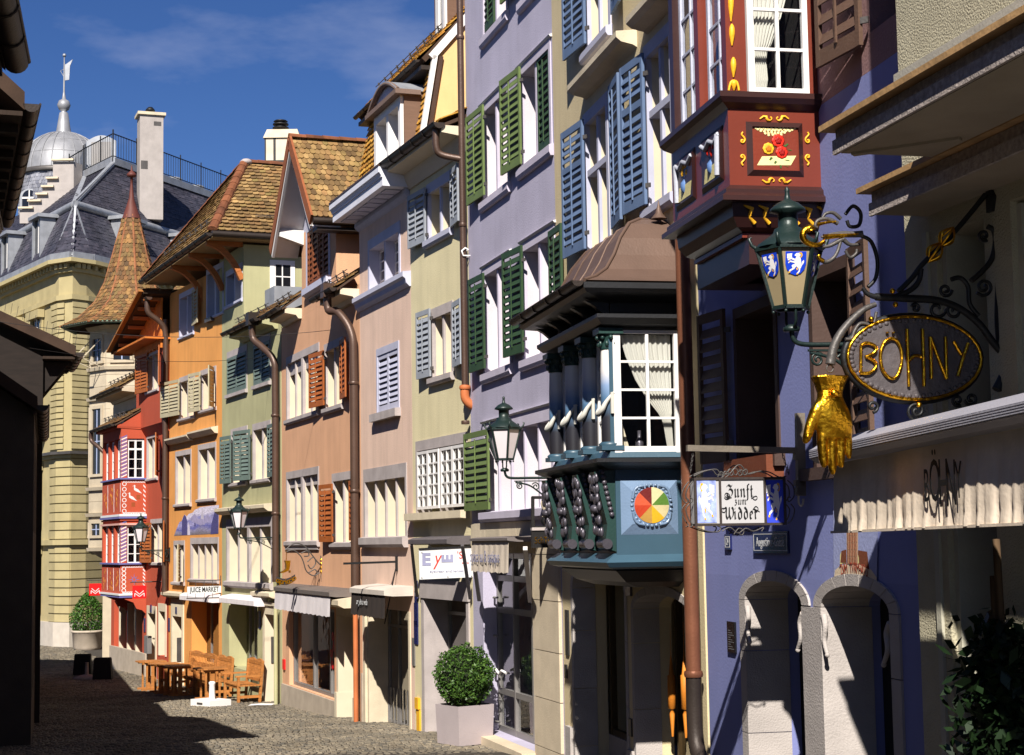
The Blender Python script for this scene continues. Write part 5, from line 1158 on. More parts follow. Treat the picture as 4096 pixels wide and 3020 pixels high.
# outward is to the right of the walking direction LF->RF reversed; check the sign so that positive = outward
sg = 1 if (inset(foot, 1)[2] + OA - Vector((0, 0, 0))).y < A2.y else -1
ofs = lambda d: inset(foot, d * sg)
extr(core, ofs(-.03), -.6, zE).build('wall', M_sand, t)
def course(i, p, q, z0, z1, dep, m):
    d = (q - p).normalized(); n_ = Vector((-d.y, d.x, 0)) * sg
    MB().prism([p + Vector((0, 0, z0)), q + Vector((0, 0, z0)), q + Vector((0, 0, z1)), p + Vector((0, 0, z1))], n_ * dep).build('ashlar_block', m, t)
segs = [(foot[0].lerp(foot[1], .965), foot[1]), (foot[1], foot[2]), (foot[2], foot[3]), (foot[3], foot[3].lerp(foot[4], .10))]
for z0_, z1_, n in ((zP, zL - .12, 9), (zL + .12, zM - .2, 9), (zM + .2, zE - 1.7, 24)):
    for i in range(n):
        a = z0_ + (z1_ - z0_) * i / n; b = z0_ + (z1_ - z0_) * (i + 1) / n
        for k, (p, q) in enumerate(segs):
            if z0_ > zM and k in (1,): # plain strip with short quoins
                p2 = p.lerp(q, .0); q2 = p.lerp(q, .45)
                course(i, p2, q2, a + .03, b - .03, .02 + .02 * (i % 2), M_sand)
            else: course(i, p, q, a + .025, b - .025, .04, M_sand)
for z0_, z1_, d_, m in ((-.6, zP, .10, mat('pale_plinth', (180, 170, 158), .85, var=.1)), (zL - .12, zL + .1, .16, M_sand), (zM - .18, zM - .02, .12, M_sand), (zM - .02, zM + .1, .32, M_iron), (zE - 1.62, zE - 1.4, .10, M_sand), (zE - .42, zE - .22, .14, M_sand), (zE - .05, zE + .12, .5, M_sand)):
    pts = ofs(d_); n = len(pts); v = [Vector((p.x, p.y, z0_)) for p in pts] + [Vector((p.x, p.y, z1_)) for p in pts] + [Vector((p.x, p.y, z0_)) for p in ofs(-.1)] + [Vector((p.x, p.y, z1_)) for p in ofs(-.1)]
    MB().add(v, [(i, i + 1, n + i + 1, n + i) for i in range(n - 1)] + [(n + i, n + i + 1, 3*n + i + 1, 3*n + i) for i in range(n - 1)] + [(2*n + i, 2*n + i + 1, i + 1, i) for i in range(n - 1)]).build('string_course', m, t)
den = MB().box(-.09, .09, -.09, .09, 0, .2).mesh('dentil'); den.materials.append(M_sand)
for p, q, n in ((foot[0].lerp(foot[1], .4), foot[1], 34), (foot[1], foot[2], 3), (foot[2], foot[3], 3), (foot[3], foot[3].lerp(foot[4], .35), 14)):
    d = (q - p).normalized(); n_ = Vector((-d.y, d.x, 0)) * sg
    for i in range(n):
        c = p.lerp(q, (i + .5) / n) + n_ * .2; mesh_obj('dentil', den, t, Matrix.Translation((c.x, c.y, zE - .27)) @ Matrix.Rotation(math.atan2(d.y, d.x), 4, 'Z'))
# windows of the left front
d = (foot[0] - foot[1]).normalized(); n_ = Vector((d.y, -d.x, 0)) * sg * 1
if (n_.y > 0): n_ = -n_
for s0 in (2.2, 5.2, 8.2, 11.2, 14.2):
    for za, zb_ in ((zM + 1.2, zM + 3.6), (zE - 4.2, zE - 2.1), (zL + .6, zM - .6), (zP + .3, zL - .5)):
        p = foot[1] + d * s0; q = foot[1] + d * (s0 + 1.2); fr = MB(); a_ = Vector((0, 0, za)); b_ = Vector((0, 0, zb_))
        fr.prism([p - d * .2 + a_, p + a_, p + b_, p - d * .2 + b_], n_ * .12); fr.prism([q + a_, q + d * .2 + a_, q + d * .2 + b_, q + b_], n_ * .12); fr.prism([p - d * .3 + b_, q + d * .3 + b_, q + d * .3 + b_ + Vector((0, 0, .35)), p - d * .3 + b_ + Vector((0, 0, .35))], n_ * .3)
        w = fr.build('window', M_sand, t)
        MB().add([p + a_ + n_ * .03, q + a_ + n_ * .03, q + b_ + n_ * .03, p + b_ + n_ * .03], [(0, 1, 2, 3)]).build('pane', MATS['dark_pane'], w)
        MB().prism([p + d * .56 + a_, p + d * .64 + a_, p + d * .64 + b_, p + d * .56 + b_], n_ * .06).build('casement', M_white, w)
# iron balcony
bx = MB(); pb = foot[1] + d * 1.6; zb_ = zM + .9
for i in range(15): q = pb + d * (i * .13) + n_ * .55; bx.tube([q + Vector((0, 0, zb_)), q + n_ * .08 + Vector((0, 0, zb_ + .4)), q + Vector((0, 0, zb_ + 1.0))], .02, 5)
for z in (zb_, zb_ + 1.0): bx.tube([pb + Vector((0, 0, z)), pb + n_ * .55 + Vector((0, 0, z)), pb + d * 1.9 + n_ * .55 + Vector((0, 0, z)), pb + d * 1.9 + Vector((0, 0, z))], .03, 5)
bx.build('balcony', M_iron, t); MB().prism([pb + Vector((0, 0, zb_ - .15)), pb + n_ * .6 + Vector((0, 0, zb_ - .15)), pb + d * 1.9 + n_ * .6 + Vector((0, 0, zb_ - .15)), pb + d * 1.9 + Vector((0, 0, zb_ - .15))], (0, 0, .12)).build('balcony_floor', M_sand, t)
# mansard
o0 = ofs(.25); o1 = ofs(-.75); e0 = zE + .14
d3 = (foot[4] - foot[3]).normalized()
tq = wpt(*px('a1', 745, 590), 80) - OA; zT = tq.z
def onz(c, x, y, z): r_ = ray(*px(c, x, y)); k_ = (z + OA.z - CZ) / r_.z; return CAM + r_ * k_ - OA
flat_ = lambda p: Vector((p.x, p.y, 0))
q2 = flat_(tq); q1 = flat_(onz('a1', 560, 680, zT)); q1 = q2 + (q1 - q2) * min(1, 4 / max(.1, (q1 - q2).length)) if (q1 - q2).length > 4 else q1
o2 = [q1 + (foot[0] - foot[1]).normalized() * 22, q1, q2, q2 + d3 * .02, q2 + d3 * 20]
for k in range(4):
    p, q, r_, s_ = o0[k], o0[k + 1], o1[k + 1], o1[k]
    up = Vector((0, 0, 1)); W_ = (q - p).length
    if k == 0: p, s_ = o0[0].lerp(o0[1], .45), o1[0].lerp(o1[1], .45); W_ = (q - p).length
    tiles(t, p + up * (e0 + .25), q + up * (e0 + .25), r_ + up * zB, s_ + up * zB, max(3, int(W_ / .32)), 15, M_slate, 'slate', th=.008, lift=.012, indiv=120 if k in (1, 2) else 60, name='slate', jit=.05, deckm=M_slate)
    MB().bar(q + up * (e0 + .1), r_ + up * (zB + .05), .09, .08).build('zinc_hip', M_slateg, t)
    tiles(t, s_ + up * (zB + .15), r_ + up * (zB + .15), o2[k + 1] + up * zT, o2[k] + up * zT if k else o2[0].lerp(o2[1], .45) + up * zT, max(3, int(W_ / .32)), 22, M_slate, 'slate', th=.008, lift=.012, name='slate', jit=.05, deckm=M_slate)
    MB().bar(r_ + up * (zB + .15), o2[k + 1] + up * (zT + .05), .2, .12).build('zinc_hip', M_slateg, t)
    MB().tube([s_ + up * (zB + .03), r_ + up * (zB + .03)], .19, 10).build('zinc_roll', M_slateg, t)
    MB().bar(p + up * (e0 + .1), q + up * (e0 + .1), .3, .32).build('zinc_gutter', M_slateg, t)
# dormers
def dormer(c0, dv, nv, w_, z0_, z1_):
    m = MB(); p = c0
    for a, b in ((0, .1), (w_ - .1, w_)): m.prism([p + dv * a + Vector((0, 0, z0_)), p + dv * b + Vector((0, 0, z0_)), p + dv * b + Vector((0, 0, z1_)), p + dv * a + Vector((0, 0, z1_))], -nv * .7)
    m.prism([p - dv * .15 + nv * .15 + Vector((0, 0, z1_)), p + dv * (w_ + .15) + nv * .15 + Vector((0, 0, z1_)), p + dv * (w_ + .15) + nv * .15 + Vector((0, 0, z1_ + .16)), p - dv * .15 + nv * .15 + Vector((0, 0, z1_ + .16))], -nv * 1.5)
    o = m.build('dormer', M_slateg, t)
    MB().add([p + dv * .1 - nv * .12 + Vector((0, 0, z0_)), p + dv * (w_ - .1) - nv * .12 + Vector((0, 0, z0_)), p + dv * (w_ - .1) - nv * .12 + Vector((0, 0, z1_)), p + dv * .1 - nv * .12 + Vector((0, 0, z1_))], [(0, 1, 2, 3)]).build('pane', MATS['dark_pane'], o)
    MB().prism([p + dv * (w_ / 2 - .04) - nv * .1 + Vector((0, 0, z0_)), p + dv * (w_ / 2 + .04) - nv * .1 + Vector((0, 0, z0_)), p + dv * (w_ / 2 + .04) - nv * .1 + Vector((0, 0, z1_)), p + dv * (w_ / 2 - .04) - nv * .1 + Vector((0, 0, z1_))], -nv * .05).build('casement', M_white, o)
for s0 in (2.2, 7.0, 11.8): dormer(o0[1] + d * s0 - n_ * .1, d, n_, 1.2, e0 + .3, zB - .25)
d3 = (foot[4] - foot[3]).normalized(); n3 = Vector((d3.y, -d3.x, 0))
if n3.y > 0: n3 = -n3
for s0 in (2.6, 7.5): dormer(o0[3] + d3 * s0 - n3 * .1, d3, n3, 1.5, e0 + .3, zB - .25)
up = Vector((0, 0, 1))
snow_guard(t, o1[3] + d3 * .3 - n3 * .5 + up * (zB + .55), o1[3] + d3 * 9 - n3 * .5 + up * (zB + .55), 8)
# roof terrace and railing
tp = [o2[1] + up * zT, o2[2] + up * zT, o2[3] + up * zT, o2[3] + d3 * 11 + up * zT]
for a, b in zip(tp, tp[1:]): MB().bar(a + up * .15, b + up * .15, .25, .35).build('terrace_kerb', M_slateg, t)
bars = [o2[1] + d * 2.4 + up * zT] + tp
for a, b in zip(bars, bars[1:]):
    L_ = (b - a).length; n = max(2, int(L_ / .22)); q = MB(); q.tube([a + up * 1.5, b + up * 1.5], .03, 5); q.tube([a + up * .42, b + up * .42], .025, 5)
    for i in range(n + 1):
        c = a.lerp(b, i / n); q.tube([c + up * (.15 if i % 9 == 0 else .42), c + up * (1.7 if i % 9 == 0 else 1.5)], .035 if i % 9 == 0 else .014, 4)
    q.build('railing', M_black, t)
for i in range(3): MB().lathe([(.5, 0), (.5, .35), (.44, .4)], tp[3] - d3 * (2.2 + 2.2 * i) - n3 * .9 + up * .3, 14).build('roof_vent', M_slateg, t)
# tall white chimney
M_chim = mat('pale_chimney', (156, 148, 144), .9, var=.1, streak=.08)
cp = wpt(600, 700, 80) - OA; zc0 = zat(760, 600, 80) - OA.z; zc1 = zat(470, 600, 80) - OA.z
c = MB(); c.box(-.55, .55, -.5, .5, zc0 - 1.5, zc1); c = c.build('chimney', M_chim, t, loc=(cp.x, cp.y, 0)); c.rotation_euler = (0, 0, .35)
MB().box(-.66, .66, -.6, .6, zc1, zc1 + .14).build('chimney_cap', M_warmstone, c); MB().lathe([(.16, zc1 + .14), (.16, zc1 + .3), (.24, zc1 + .32), (.2, zc1 + .4), (.1, zc1 + .5)], (0, 0, 0), 12).build('chimney_pot', M_black, c)
MB().box(-.5, -.18, -.51, -.49, zc0 + .9, zc0 + 1.3).build('vent', M_iron, c); MB().box(.1, .45, -.51, -.49, zc1 - .5, zc1 - .3).build('vent', M_iron, c)
# terrace access hut
hp = wpt(405, 640, 84) - OA; hz0 = zat(640, 405, 84) - OA.z; hz1 = zat(545, 405, 84) - OA.z
hu_ = MB(); n = 10; prf = [(-.75, hz0 - 1)] + [(-.75 + 1.5 * i / n, hz1 - .25 + .3 * math.sin(math.pi * i / n)) for i in range(n + 1)] + [(.75, hz0 - 1)]
hu_.prism([(x, 0, z) for x, z in prf], (-1.2, 3.5, 0)); hu_ = hu_.build('terrace_hut', M_slateg, t, loc=(hp.x, hp.y, 0)); MB().box(-.5, .5, -.06, -.01, hz0 - .6, hz1 - .3).build('hut_door', M_grey, hu_)
MB().box(-.02, .02, -.07, -.06, hz0 - .6, hz1 - .3).build('door_seam', M_iron, hu_)
# crow-stepped fire wall behind the left roof
sw = [(130, 905), (130, 885), (190, 885), (215, 830), (235, 790), (285, 740), (300, 690), (345, 640), (350, 565), (485, 565), (490, 720), (380, 800), (250, 900), (130, 960)]
Yg = 82; stp = thing('stepped_gable', 'pale crow stepped gable wall beside the slate roof', 'wall', at(wpt(*px('a1', 130, 960), Yg)))
og = wpt(*px('a1', 130, 960), Yg); pts = [wpt(*px('a1', x, y), Yg) - og for x, y in ((130, 980), (130, 890), (190, 890), (190, 840), (245, 840), (245, 795), (280, 795), (280, 745), (312, 745), (312, 690), (350, 690), (350, 572), (487, 572), (487, 800), (300, 980))]
MB().prism(pts, (.25, .7, 0)).build('gable_wall', M_chim, stp)
for (x0_, x1_, y) in ((125, 222, 885), (186, 275, 838), (240, 318, 793), (276, 358, 743), (308, 388, 688), (345, 490, 568)):
    a = wpt(*px('a1', x0_, y), Yg) - og; b = wpt(*px('a1', x1_, y), Yg) - og; q = MB(); q.bar((a + b) / 2 + Vector((-(b - a).length / 2, -.06, .04)), (a + b) / 2 + Vector(((b - a).length / 2, -.06, .04)), .24, .09); q.build('coping', M_warmstone, stp)
# dome
Yd = 100; dc = wpt(*px('a1', 418, 660), Yd); rd = (wpt(*px('a1', 706, 660), Yd) - wpt(*px('a1', 130, 660), Yd)).length / 2; zb0 = gz(100)
dm = thing('domed_tower', 'grey metal dome with weather vane and shingled drum', 'tower', at((dc.x, dc.y, zb0))); zd = dc.z - zb0; hd_ = wpt(*px('a1', 420, 382), Yd).z - dc.z
cx_ = (wpt(*px('a1', 420, 382), Yd) - dc).x; dcx = Vector((cx_ * .0, 0, 0))
n = 24; prof = [(rd * math.cos(math.pi / 2 * i / 8), zd + hd_ * math.sin(math.pi / 2 * i / 8)) for i in range(9)]; prof[-1] = (.12, zd + hd_)
M_zincd = mat('dome_zinc', (140, 140, 144), .5, metal=.3, var=.12, streak=.15)
MB().lathe(prof, (0, 0, 0), n).build('dome', M_zincd, dm)
for k in range(n):
    a = 2 * math.pi * k / n; MB().tube([((r + .02) * math.cos(a), (r + .02) * math.sin(a), z + .01) for r, z in prof[:-1]], .035, 4).build('dome_rib', M_zincd, dm)
for i in (2, 4, 6): MB().lathe([(prof[i][0] + .01, prof[i][1] - .02), (prof[i][0] + .03, prof[i][1]), (prof[i][0] - .02, prof[i][1] + .03)], (0, 0, 0), n).build('dome_seam', M_zincd, dm)
MB().lathe([(rd + .1, zd - .25), (rd + .15, zd - .1), (rd + .02, zd + .02)], (0, 0, 0), 32).build('dome_cornice', M_iron, dm)
M_shing = tilemat('grey_shingles', [(120, 122, 132), (138, 138, 146), (104, 106, 118)], patch=1)
for k in range(16): 
    a0 = 2 * math.pi * k / 16; a1_ = 2 * math.pi * (k + 1) / 16; rr_ = rd - .05
    tiles(dm, Vector((rr_ * math.cos(a0), rr_ * math.sin(a0), zd - 4)), Vector((rr_ * math.cos(a1_), rr_ * math.sin(a1_), zd - 4)), Vector((rr_ * math.cos(a1_), rr_ * math.sin(a1_), zd - .2)), Vector((rr_ * math.cos(a0), rr_ * math.sin(a0), zd - .2)), 5, 18, M_shing, 'round', lift=.03, name='shingle')
MB().lathe([(rd - .15, 0), (rd - .15, zd - .1)], (0, 0, 0), 24).build('drum', M_zincd, dm)
wx = wpt(*px('a1', 200, 810), Yd - rd * .8) - Vector((dc.x, dc.y, zb0)); fr = MB(); ww_ = .42
arc = [(-ww_, -1.2)] + [(ww_ * math.cos(math.pi - math.pi * i / 10), ww_ * math.sin(math.pi - math.pi * i / 10)) for i in range(11)] + [(ww_, -1.2)]
MB().prism([(wx.x + x * 1.35, -rd * .82 - .12, wx.z + z * 1.2) for x, z in arc], (0, .6, 0)).build('arched_window', M_slateg, dm)
MB().add([(wx.x + x, -rd * .82 - .13, wx.z + z) for x, z in arc], [tuple(range(len(arc)))]).build('pane', MATS['dark_pane'], dm)
q = MB(); q.box(wx.x - .03, wx.x + .03, -rd * .82 - .17, -rd * .82 - .135, wx.z - 1.2, wx.z + .4); q.box(wx.x - ww_, wx.x + ww_, -rd * .82 - .165, -rd * .82 - .14, wx.z - .1, wx.z); q.build('casement', M_white, dm)
zt_ = zd + hd_; MB().lathe([(.5, zt_ - .15), (.42, zt_ + .2), (.26, zt_ + 1.2), (.14, zt_ + 1.3), (.3, zt_ + 1.42), (.4, zt_ + 1.68), (.3, zt_ + 1.95), (.12, zt_ + 2.05), (.06, zt_ + 2.5), (.035, zt_ + 4.8)], (0, 0, 0), 14).build('finial', M_zincd, dm)
v_ = MB(); v_.sphere((0, 0, zt_ + 4.75), .12, 8); v_.prism([(-.02, 0, zt_ + 3.2), (.3, 0, zt_ + 3.25), (.34, 0, zt_ + 4.1), (.5, 0, zt_ + 4.5), (.1, 0, zt_ + 4.2), (-.02, 0, zt_ + 4.2)], (0, .06, 0)); v_.tube([(0, 0, zt_ + 3.9), (-.22, 0, zt_ + 3.8), (0, 0, zt_ + 3.4)], .03, 5); v_.build('weather_vane', M_slateg, dm)
# pale chimney behind the tower roof
Yk = 57; kp = wpt(1135, 640, Yk); kc = thing('roof_chimney', 'cream chimney with iron straps and black cowl behind the mossy roof', 'chimney', at((kp.x, kp.y, 11.5))); kz0 = 11.5
w0 = (wpt(1200, 640, Yk) - wpt(1068, 640, Yk)).length / 2; kt = wpt(1135, 565, Yk).z - kz0; kt2 = wpt(1135, 528, Yk).z - kz0
MB().box(-w0, w0, -.5, .5, 0, kt).build('stack', mat('chimney_cream', (200, 188, 168), .9, var=.1, streak=.1), kc)
MB().add([(-w0 - .06, -.56, kt), (w0 + .06, -.56, kt), (w0 + .06, .56, kt), (-w0 - .06, .56, kt), (-w0 + .05, -.4, kt2), (w0 - .05, -.4, kt2), (w0 - .05, .4, kt2), (-w0 + .05, .4, kt2)], [(0,1,5,4),(1,2,6,5),(2,3,7,6),(3,0,4,7),(4,5,6,7),(3,2,1,0)]).build('cap', M_warmstone, kc)
q = MB(); q.box(-w0 + .28, -w0 + .36, -.512, -.49, 0, kt); q.box(-w0 - .012, w0 + .012, -.516, .49, kt - .85, kt - .77); q.box(-w0 - .014, -w0 + .03, -.518, -.47, 0, kt); q.build('iron_strap', M_black, kc)
MB().lathe([(.16, kt2), (.16, kt2 + .1), (.28, kt2 + .12), (.28, kt2 + .15), (.18, kt2 + .17), (.18, kt2 + .22), (.27, kt2 + .24), (.27, kt2 + .28), (.16, kt2 + .3), (.16, kt2 + .34), (.25, kt2 + .36), (.2, kt2 + .4)], (-.1, 0, 0), 14).build('cowl', M_black, kc)
# ================================================================ the near houses on the right
MN = Matrix(((0, 0, 1, 0), (1, 0, 0, 0), (0, 1, 0, 0), (0, 0, 0, 1)))           # lettering on a face that looks up the street
def near(lx, off, z): return Matrix.Translation((lx, -off, z)) @ MN
M_cream2 = mat('cream_render', (206, 188, 150), .92, var=.08, scale=1.2, streak=.10, bump=.25)
M_bluew = mat('blue_render', (122, 128, 178), .92, var=.08, scale=1.2, streak=.08, bump=.12)
M_rosew = mat('rose_upper', (138, 106, 106), .92, var=.08, bump=.3)
M_wwhite = mat('white_rough_render', (178, 170, 146), .95, var=.1, scale=4, bump=.7, bscale=70)
M_teal = mat('teal_paint', (52, 78, 94), .42, var=.08, bump=.05, spec=.5)
M_tealg = mat('teal_green_paint', (30, 56, 52), .4, var=.12, bump=.1, spec=.5)
M_erk = mat('oriel_dark_paint', (30, 30, 33), .45, var=.15, bump=.1, spec=.5)
M_copper = mat('brown_sheet_roof', (96, 76, 66), .5, metal=.2, var=.1, streak=.08)
M_archst = mat('arch_stone', (168, 160, 156), .88, var=.12, bump=.35, bscale=60)
M_pewter = mat('pewter_carving', (84, 80, 88), .35, metal=.4, var=.15)

def arch_hole_wall(h, x0, x1, z0, z1, arches, rects, m, thick=.45, depth=9.0):
    """front wall with round-headed openings below and rectangular ones above; arches = (xa, xb, spring, rise)"""
    zs = max(a[2] + a[3] for a in arches) + .02
    wall(h, x0, x1, zs, z1, rects, m, thick=.4, depth=depth)
    mb = MB(); xcur = x0
    for (a, b, sp, ri) in arches:
        n = 16; mb.add([(xcur, 0, z0), (a, 0, z0), (a, 0, zs), (xcur, 0, zs)], [(0, 1, 2, 3)])
        arc = [((a + b) / 2 - (b - a) / 2 * math.cos(math.pi * i / n), sp + ri * math.sin(math.pi * i / n)) for i in range(n + 1)]
        v = []
        for x, z in arc: v += [(x, 0, z), (x, 0, zs)]
        mb.add(v, [(2*i, 2*i+2, 2*i+3, 2*i+1) for i in range(n)])
        full = [(a, z0)] + arc + [(b, z0)]
        v = []
        for x, z in full: v += [(x, 0, z), (x, thick, z)]
        mb.add(v, [(2*i, 2*i+1, 2*i+3, 2*i+2) for i in range(len(full) - 1)])
        xcur = b
    mb.add([(xcur, 0, z0), (x1, 0, z0), (x1, 0, zs), (xcur, 0, zs)], [(0, 1, 2, 3)])
    D = depth; mb.add([(x0,0,z0),(x0,D,z0),(x0,D,zs),(x0,0,zs),(x1,0,z0),(x1,D,z0),(x1,D,zs),(x1,0,zs),], [(0,3,2,1),(4,5,6,7),(1,2,6,5)])
    return mb.build('ground_wall', m, h)
def arch_ring(h, a, b, sp, ri, z0, w, m, proud=.03, deep=.3, jambs=(True, True)):
    n = 9
    for i in range(n):
        t0 = math.pi * i / n + .008; t1 = math.pi * (i + 1) / n - .008; cx = (a + b) / 2; rx = (b - a) / 2
        v = []
        for t_ in (t0, (t0 + t1) / 2, t1):
            v.append((cx - (rx - .012) * math.cos(t_), sp + (ri - .012) * math.sin(t_)))
        o = [(cx - (rx + w) * math.cos(t_), sp + (ri + w * (.5 if w > .1 else 1)) * math.sin(t_)) for t_ in (t1, (t0 + t1) / 2, t0)]
        MB().prism([(x, -proud, z) for x, z in v + o], (0, proud + deep, 0)).build('voussoir', m, h)
    for k, (x0, x1) in enumerate(((a - w, a + .012), (b - .012, b + w))):
        if jambs[k]:
            zc = z0
            while zc < sp - .02:
                zn = min(zc + .75, sp); MB().box(x0, x1, -proud, deep, zc + .004, zn - .004).build('jamb_stone', m, h); zc = zn

# ---------------------------------------------------------------- cream house with the dark blue oriel
F = FA['I']; h = house('I', 'cream_house', 'cream rendered house with blue shutters and a dark carved oriel'); holes = []
xa = .02; xb = 6.2; zt = 13.5
kw = dict(front=M_bluest, lining=M_cream, depth=.26, fw=.10, lint=.15, sill=.13, sillw=.09, transom=.62)
W('e1', 890, 850, 1895, 1085, **kw); W('e1', 1335, 350, 1570, 1560, **kw); W('e1', 890, -560, 425, 1090, **kw)
for q in (('e1', 764, 985, 1915, 886, .10, 'r'), ('e1', 1068, 640, 1700, 1188, .10, 'l'), ('e1', 1193, 510, 1600, 1330, .10, 'r'), ('e1', 764, -420, 470, 888, .10, 'r'), ('e1', 1070, -700, 130, 1172, .1, 'l')):
    shutter(h, F.rect(*q[:5], .10), S_blue, .07, q[5], q[6], rail=.68)
for c, pts in (('e1', ((775, 680), (1135, 375))), ('e1', ((1205, 190), (1560, -170)))):
    a, z = F.hit(c, *pts[0], .24); b, _ = F.hit(c, *pts[1], .24)
    MB().profile([(-.25, z + .09), (-.25, z + .02), (-.19, z - .03), (-.05, z - .06), (.02, z - .1), (.02, z + .12)], a, b).build('hood_moulding', M_warmstone, h)
ar1 = F.hit('e4', 290, 600)[0]; ar1b = F.hit('e4', 710, 600)[0]; ar2 = F.hit('e4', 775, 480)[0]; ar2b = F.hit('e4', 1235, 480)[0]
sp1 = F.hit('e4', 295, 215)[1] - .05; sp2 = F.hit('e4', 775, 470)[1]; top2 = F.hit('e4', 1000, 352)[1]
arcs = [(ar1, ar1b, sp1 - .1, .42), (ar2, ar2b, sp2, top2 - sp2)]
arch_hole_wall(h, xa, xb, -.4, zt, arcs, holes, M_cream2); room(h, xa + .1, xb - .1, 3.0, zt - .2)
for a, b, s_, r_ in arcs: arch_ring(h, a, b, s_, r_, -.3, .09, M_archst, .012, .3)
a, z = F.hit('e4', 200, 1390); MB().box(ar1 - .38, ar1 - .1, -.05, .3, -.4, z).build('pier_base', M_archst, h)
MB().box(ar1b + .06, ar2 - .06, -.04, .3, -.4, F.hit('e4', 760, 1610)[1]).build('pier_base', M_archst, h)
for a, b, zz in ((ar1, ar1b, F.hit('e4', 420, 1430, -.4)[1]), (ar2, ar2b, .3)):
    g = MB()
    for k in range(4): x = a + .08 + (b - a - .2) * k / 3; g.box(x, x + .06, .46, .54, zz, 3.2)
    g.box(a, b, .465, .535, zz, zz + .08); g.build('shop_frame', mat('bronze_frame', (74, 58, 36), .4, metal=.5), h)
    MB().box(a, b, .45, .9, -.3, zz).build('stall_riser', M_archst, h)
    MB().add([(a, .5, zz), (b, .5, zz), (b, .5, 3.2), (a, .5, 3.2)], [(0, 1, 2, 3)]).build('shop_pane', GLASS, h)
MB().add([(xa, 1.6, -.4), (xb, 1.6, -.4), (xb, 1.6, 3.2), (xa, 1.6, 3.2)], [(0, 1, 2, 3)]).build('room_backing', M_dark, h)
M_amber = mat('amber_candle', (196, 118, 36), .6, var=.2)
for c, x, y in (('e4', 1080, 1100), ('e4', 1187, 1100)):
    a, z = F.hit(c, x, y, -.25)
    MB().lathe([(.012, -.55), (.03, -.3), (.012, -.25), (.045, -.24), (.045, .12), (.03, .13), (.004, .36), (.002, .7)], (a, .25, z), 10).build('display_ornament', M_amber, h)
for c, x, y, w_, hh in (('e4', 245, 665, .09, .3), ('e4', 235, 978, .06, .09), ('e4', 756, 1430, .06, .1)):
    a, z = F.hit(c, x, y); MB().box(a - w_, a + w_, -.02, 0, z - hh, z + hh).build('name_plate', M_erk, h)
a, z = F.hit('e4', 745, 265); MB().box(a - .1, a + .1, -.03, 0, z - .15, z + .15).build('carved_plate', M_pewter, h)
# --- the oriel
X1 = 5.70; X0 = 3.15; O = .80
orl = MB(); orl.box(X0, X1, -O + .04, 0, 2.98, 3.90); orl = orl.build('oriel', M_teal, h)
def molding(prof, name, m, e=0.0):
    """outline (outward, z) carried round the three free sides of the oriel"""
    n = len(prof); ring_ = []
    for d_, z in prof: ring_.append([(X0 - d_ + .0, 0, z), (X0 - d_, -O - d_, z), (X1 + d_, -O - d_, z), (X1 + d_, 0, z)])
    v = [p for r_ in ring_ for p in r_]; f = []
    for i in range(n):
        j = (i + 1) % n
        for k in range(3): f.append((i*4+k, i*4+k+1, j*4+k+1, j*4+k))
    return MB().add(v, f).build(name, m, orl)
molding([(-.35, 2.64), (-.18, 2.70), (-.04, 2.82), (-.1, 2.9), (-.5, 2.9)], 'oriel_base', M_erk)
molding([(.0, 2.84), (.06, 2.86), (.1, 2.91), (.05, 2.95), (-.02, 3.0), (-.1, 3.0), (-.1, 2.84)], 'base_moulding', M_teal)
molding([(.02, 3.86), (.14, 3.90), (.2, 3.93), (.2, 3.97), (-.1, 3.98), (-.1, 3.86)], 'sill_moulding', M_erk)
molding([(.0, 3.982), (.03, 3.985), (.0, 4.06), (-.1, 4.06), (-.1, 3.982)], 'sill_board', M_teal)
molding([(-.06, 5.33), (.1, 5.36), (.16, 5.42), (.16, 5.46), (-.1, 5.47), (-.1, 5.33)], 'head_moulding', M_erk)
molding([(-.03, 5.47), (-.03, 5.62), (-.2, 5.62), (-.2, 5.47)], 'frieze', M_erk)
molding([(.0, 5.60), (.30, 5.66), (.34, 5.70), (.34, 5.76), (-.2, 5.78), (-.2, 5.6)], 'cornice', M_erk)
gutter(h, X0 - .32, X1 + .34, -O - .40, 5.77, .06, M_gutter, name='gutter')
# curved sheet roof
pr = [(.33, 5.78), (.18, 5.84), (.02, 5.95), (-.1, 6.12), (-.2, 6.32), (-.34, 6.5), (-.5, 6.58), (-.66, 6.60)]
ring_ = [[(X0 - d_, 0, z), (X0 - d_, -O - d_, z), (X1 + d_, -O - d_, z), (X1 + d_, 0, z)] for d_, z in pr]
v = [p for r_ in ring_ for p in r_]; rf = MB().add(v, [(i*4+k, i*4+k+1, (i+1)*4+k+1, (i+1)*4+k) for i in range(len(pr)-1) for k in range(3)], False)
rf = rf.build('oriel_roof', M_copper, h)
for k in (1, 2): MB().tube([r_[k] for r_ in ring_], .022, 6).build('roof_seam', M_copper, rf)
for k in range(1, 4):
    t_ = k / 4; MB().tube([Vector(r_[1]).lerp(Vector(r_[2]), t_) + Vector((0, 0, .004)) for r_ in ring_], .014, 5).build('roof_seam', M_copper, rf)
MB().lathe([(.09, 6.56), (.04, 6.62), (.015, 6.70), (.004, 6.76)], (X1 - .35, -.12, 0), 8).build('roof_finial', M_copper, rf)
# consoles under the cornice and sill
for zc, d_, n in ((5.47, .24, 5), (3.72, .14, 4)):
    for k in range(n):
        x = X0 + .08 + (X1 - X0 - .2) * k / (n - 1)
        MB().prism([(x, -O + .02, zc), (x, -O - .05, zc + .02), (x, -O - d_ * .6, zc + .1), (x, -O - d_, zc + .15), (x, -O + .02, zc + .15)], (.09, 0, 0)).build('cornice_bracket', M_erk, orl)
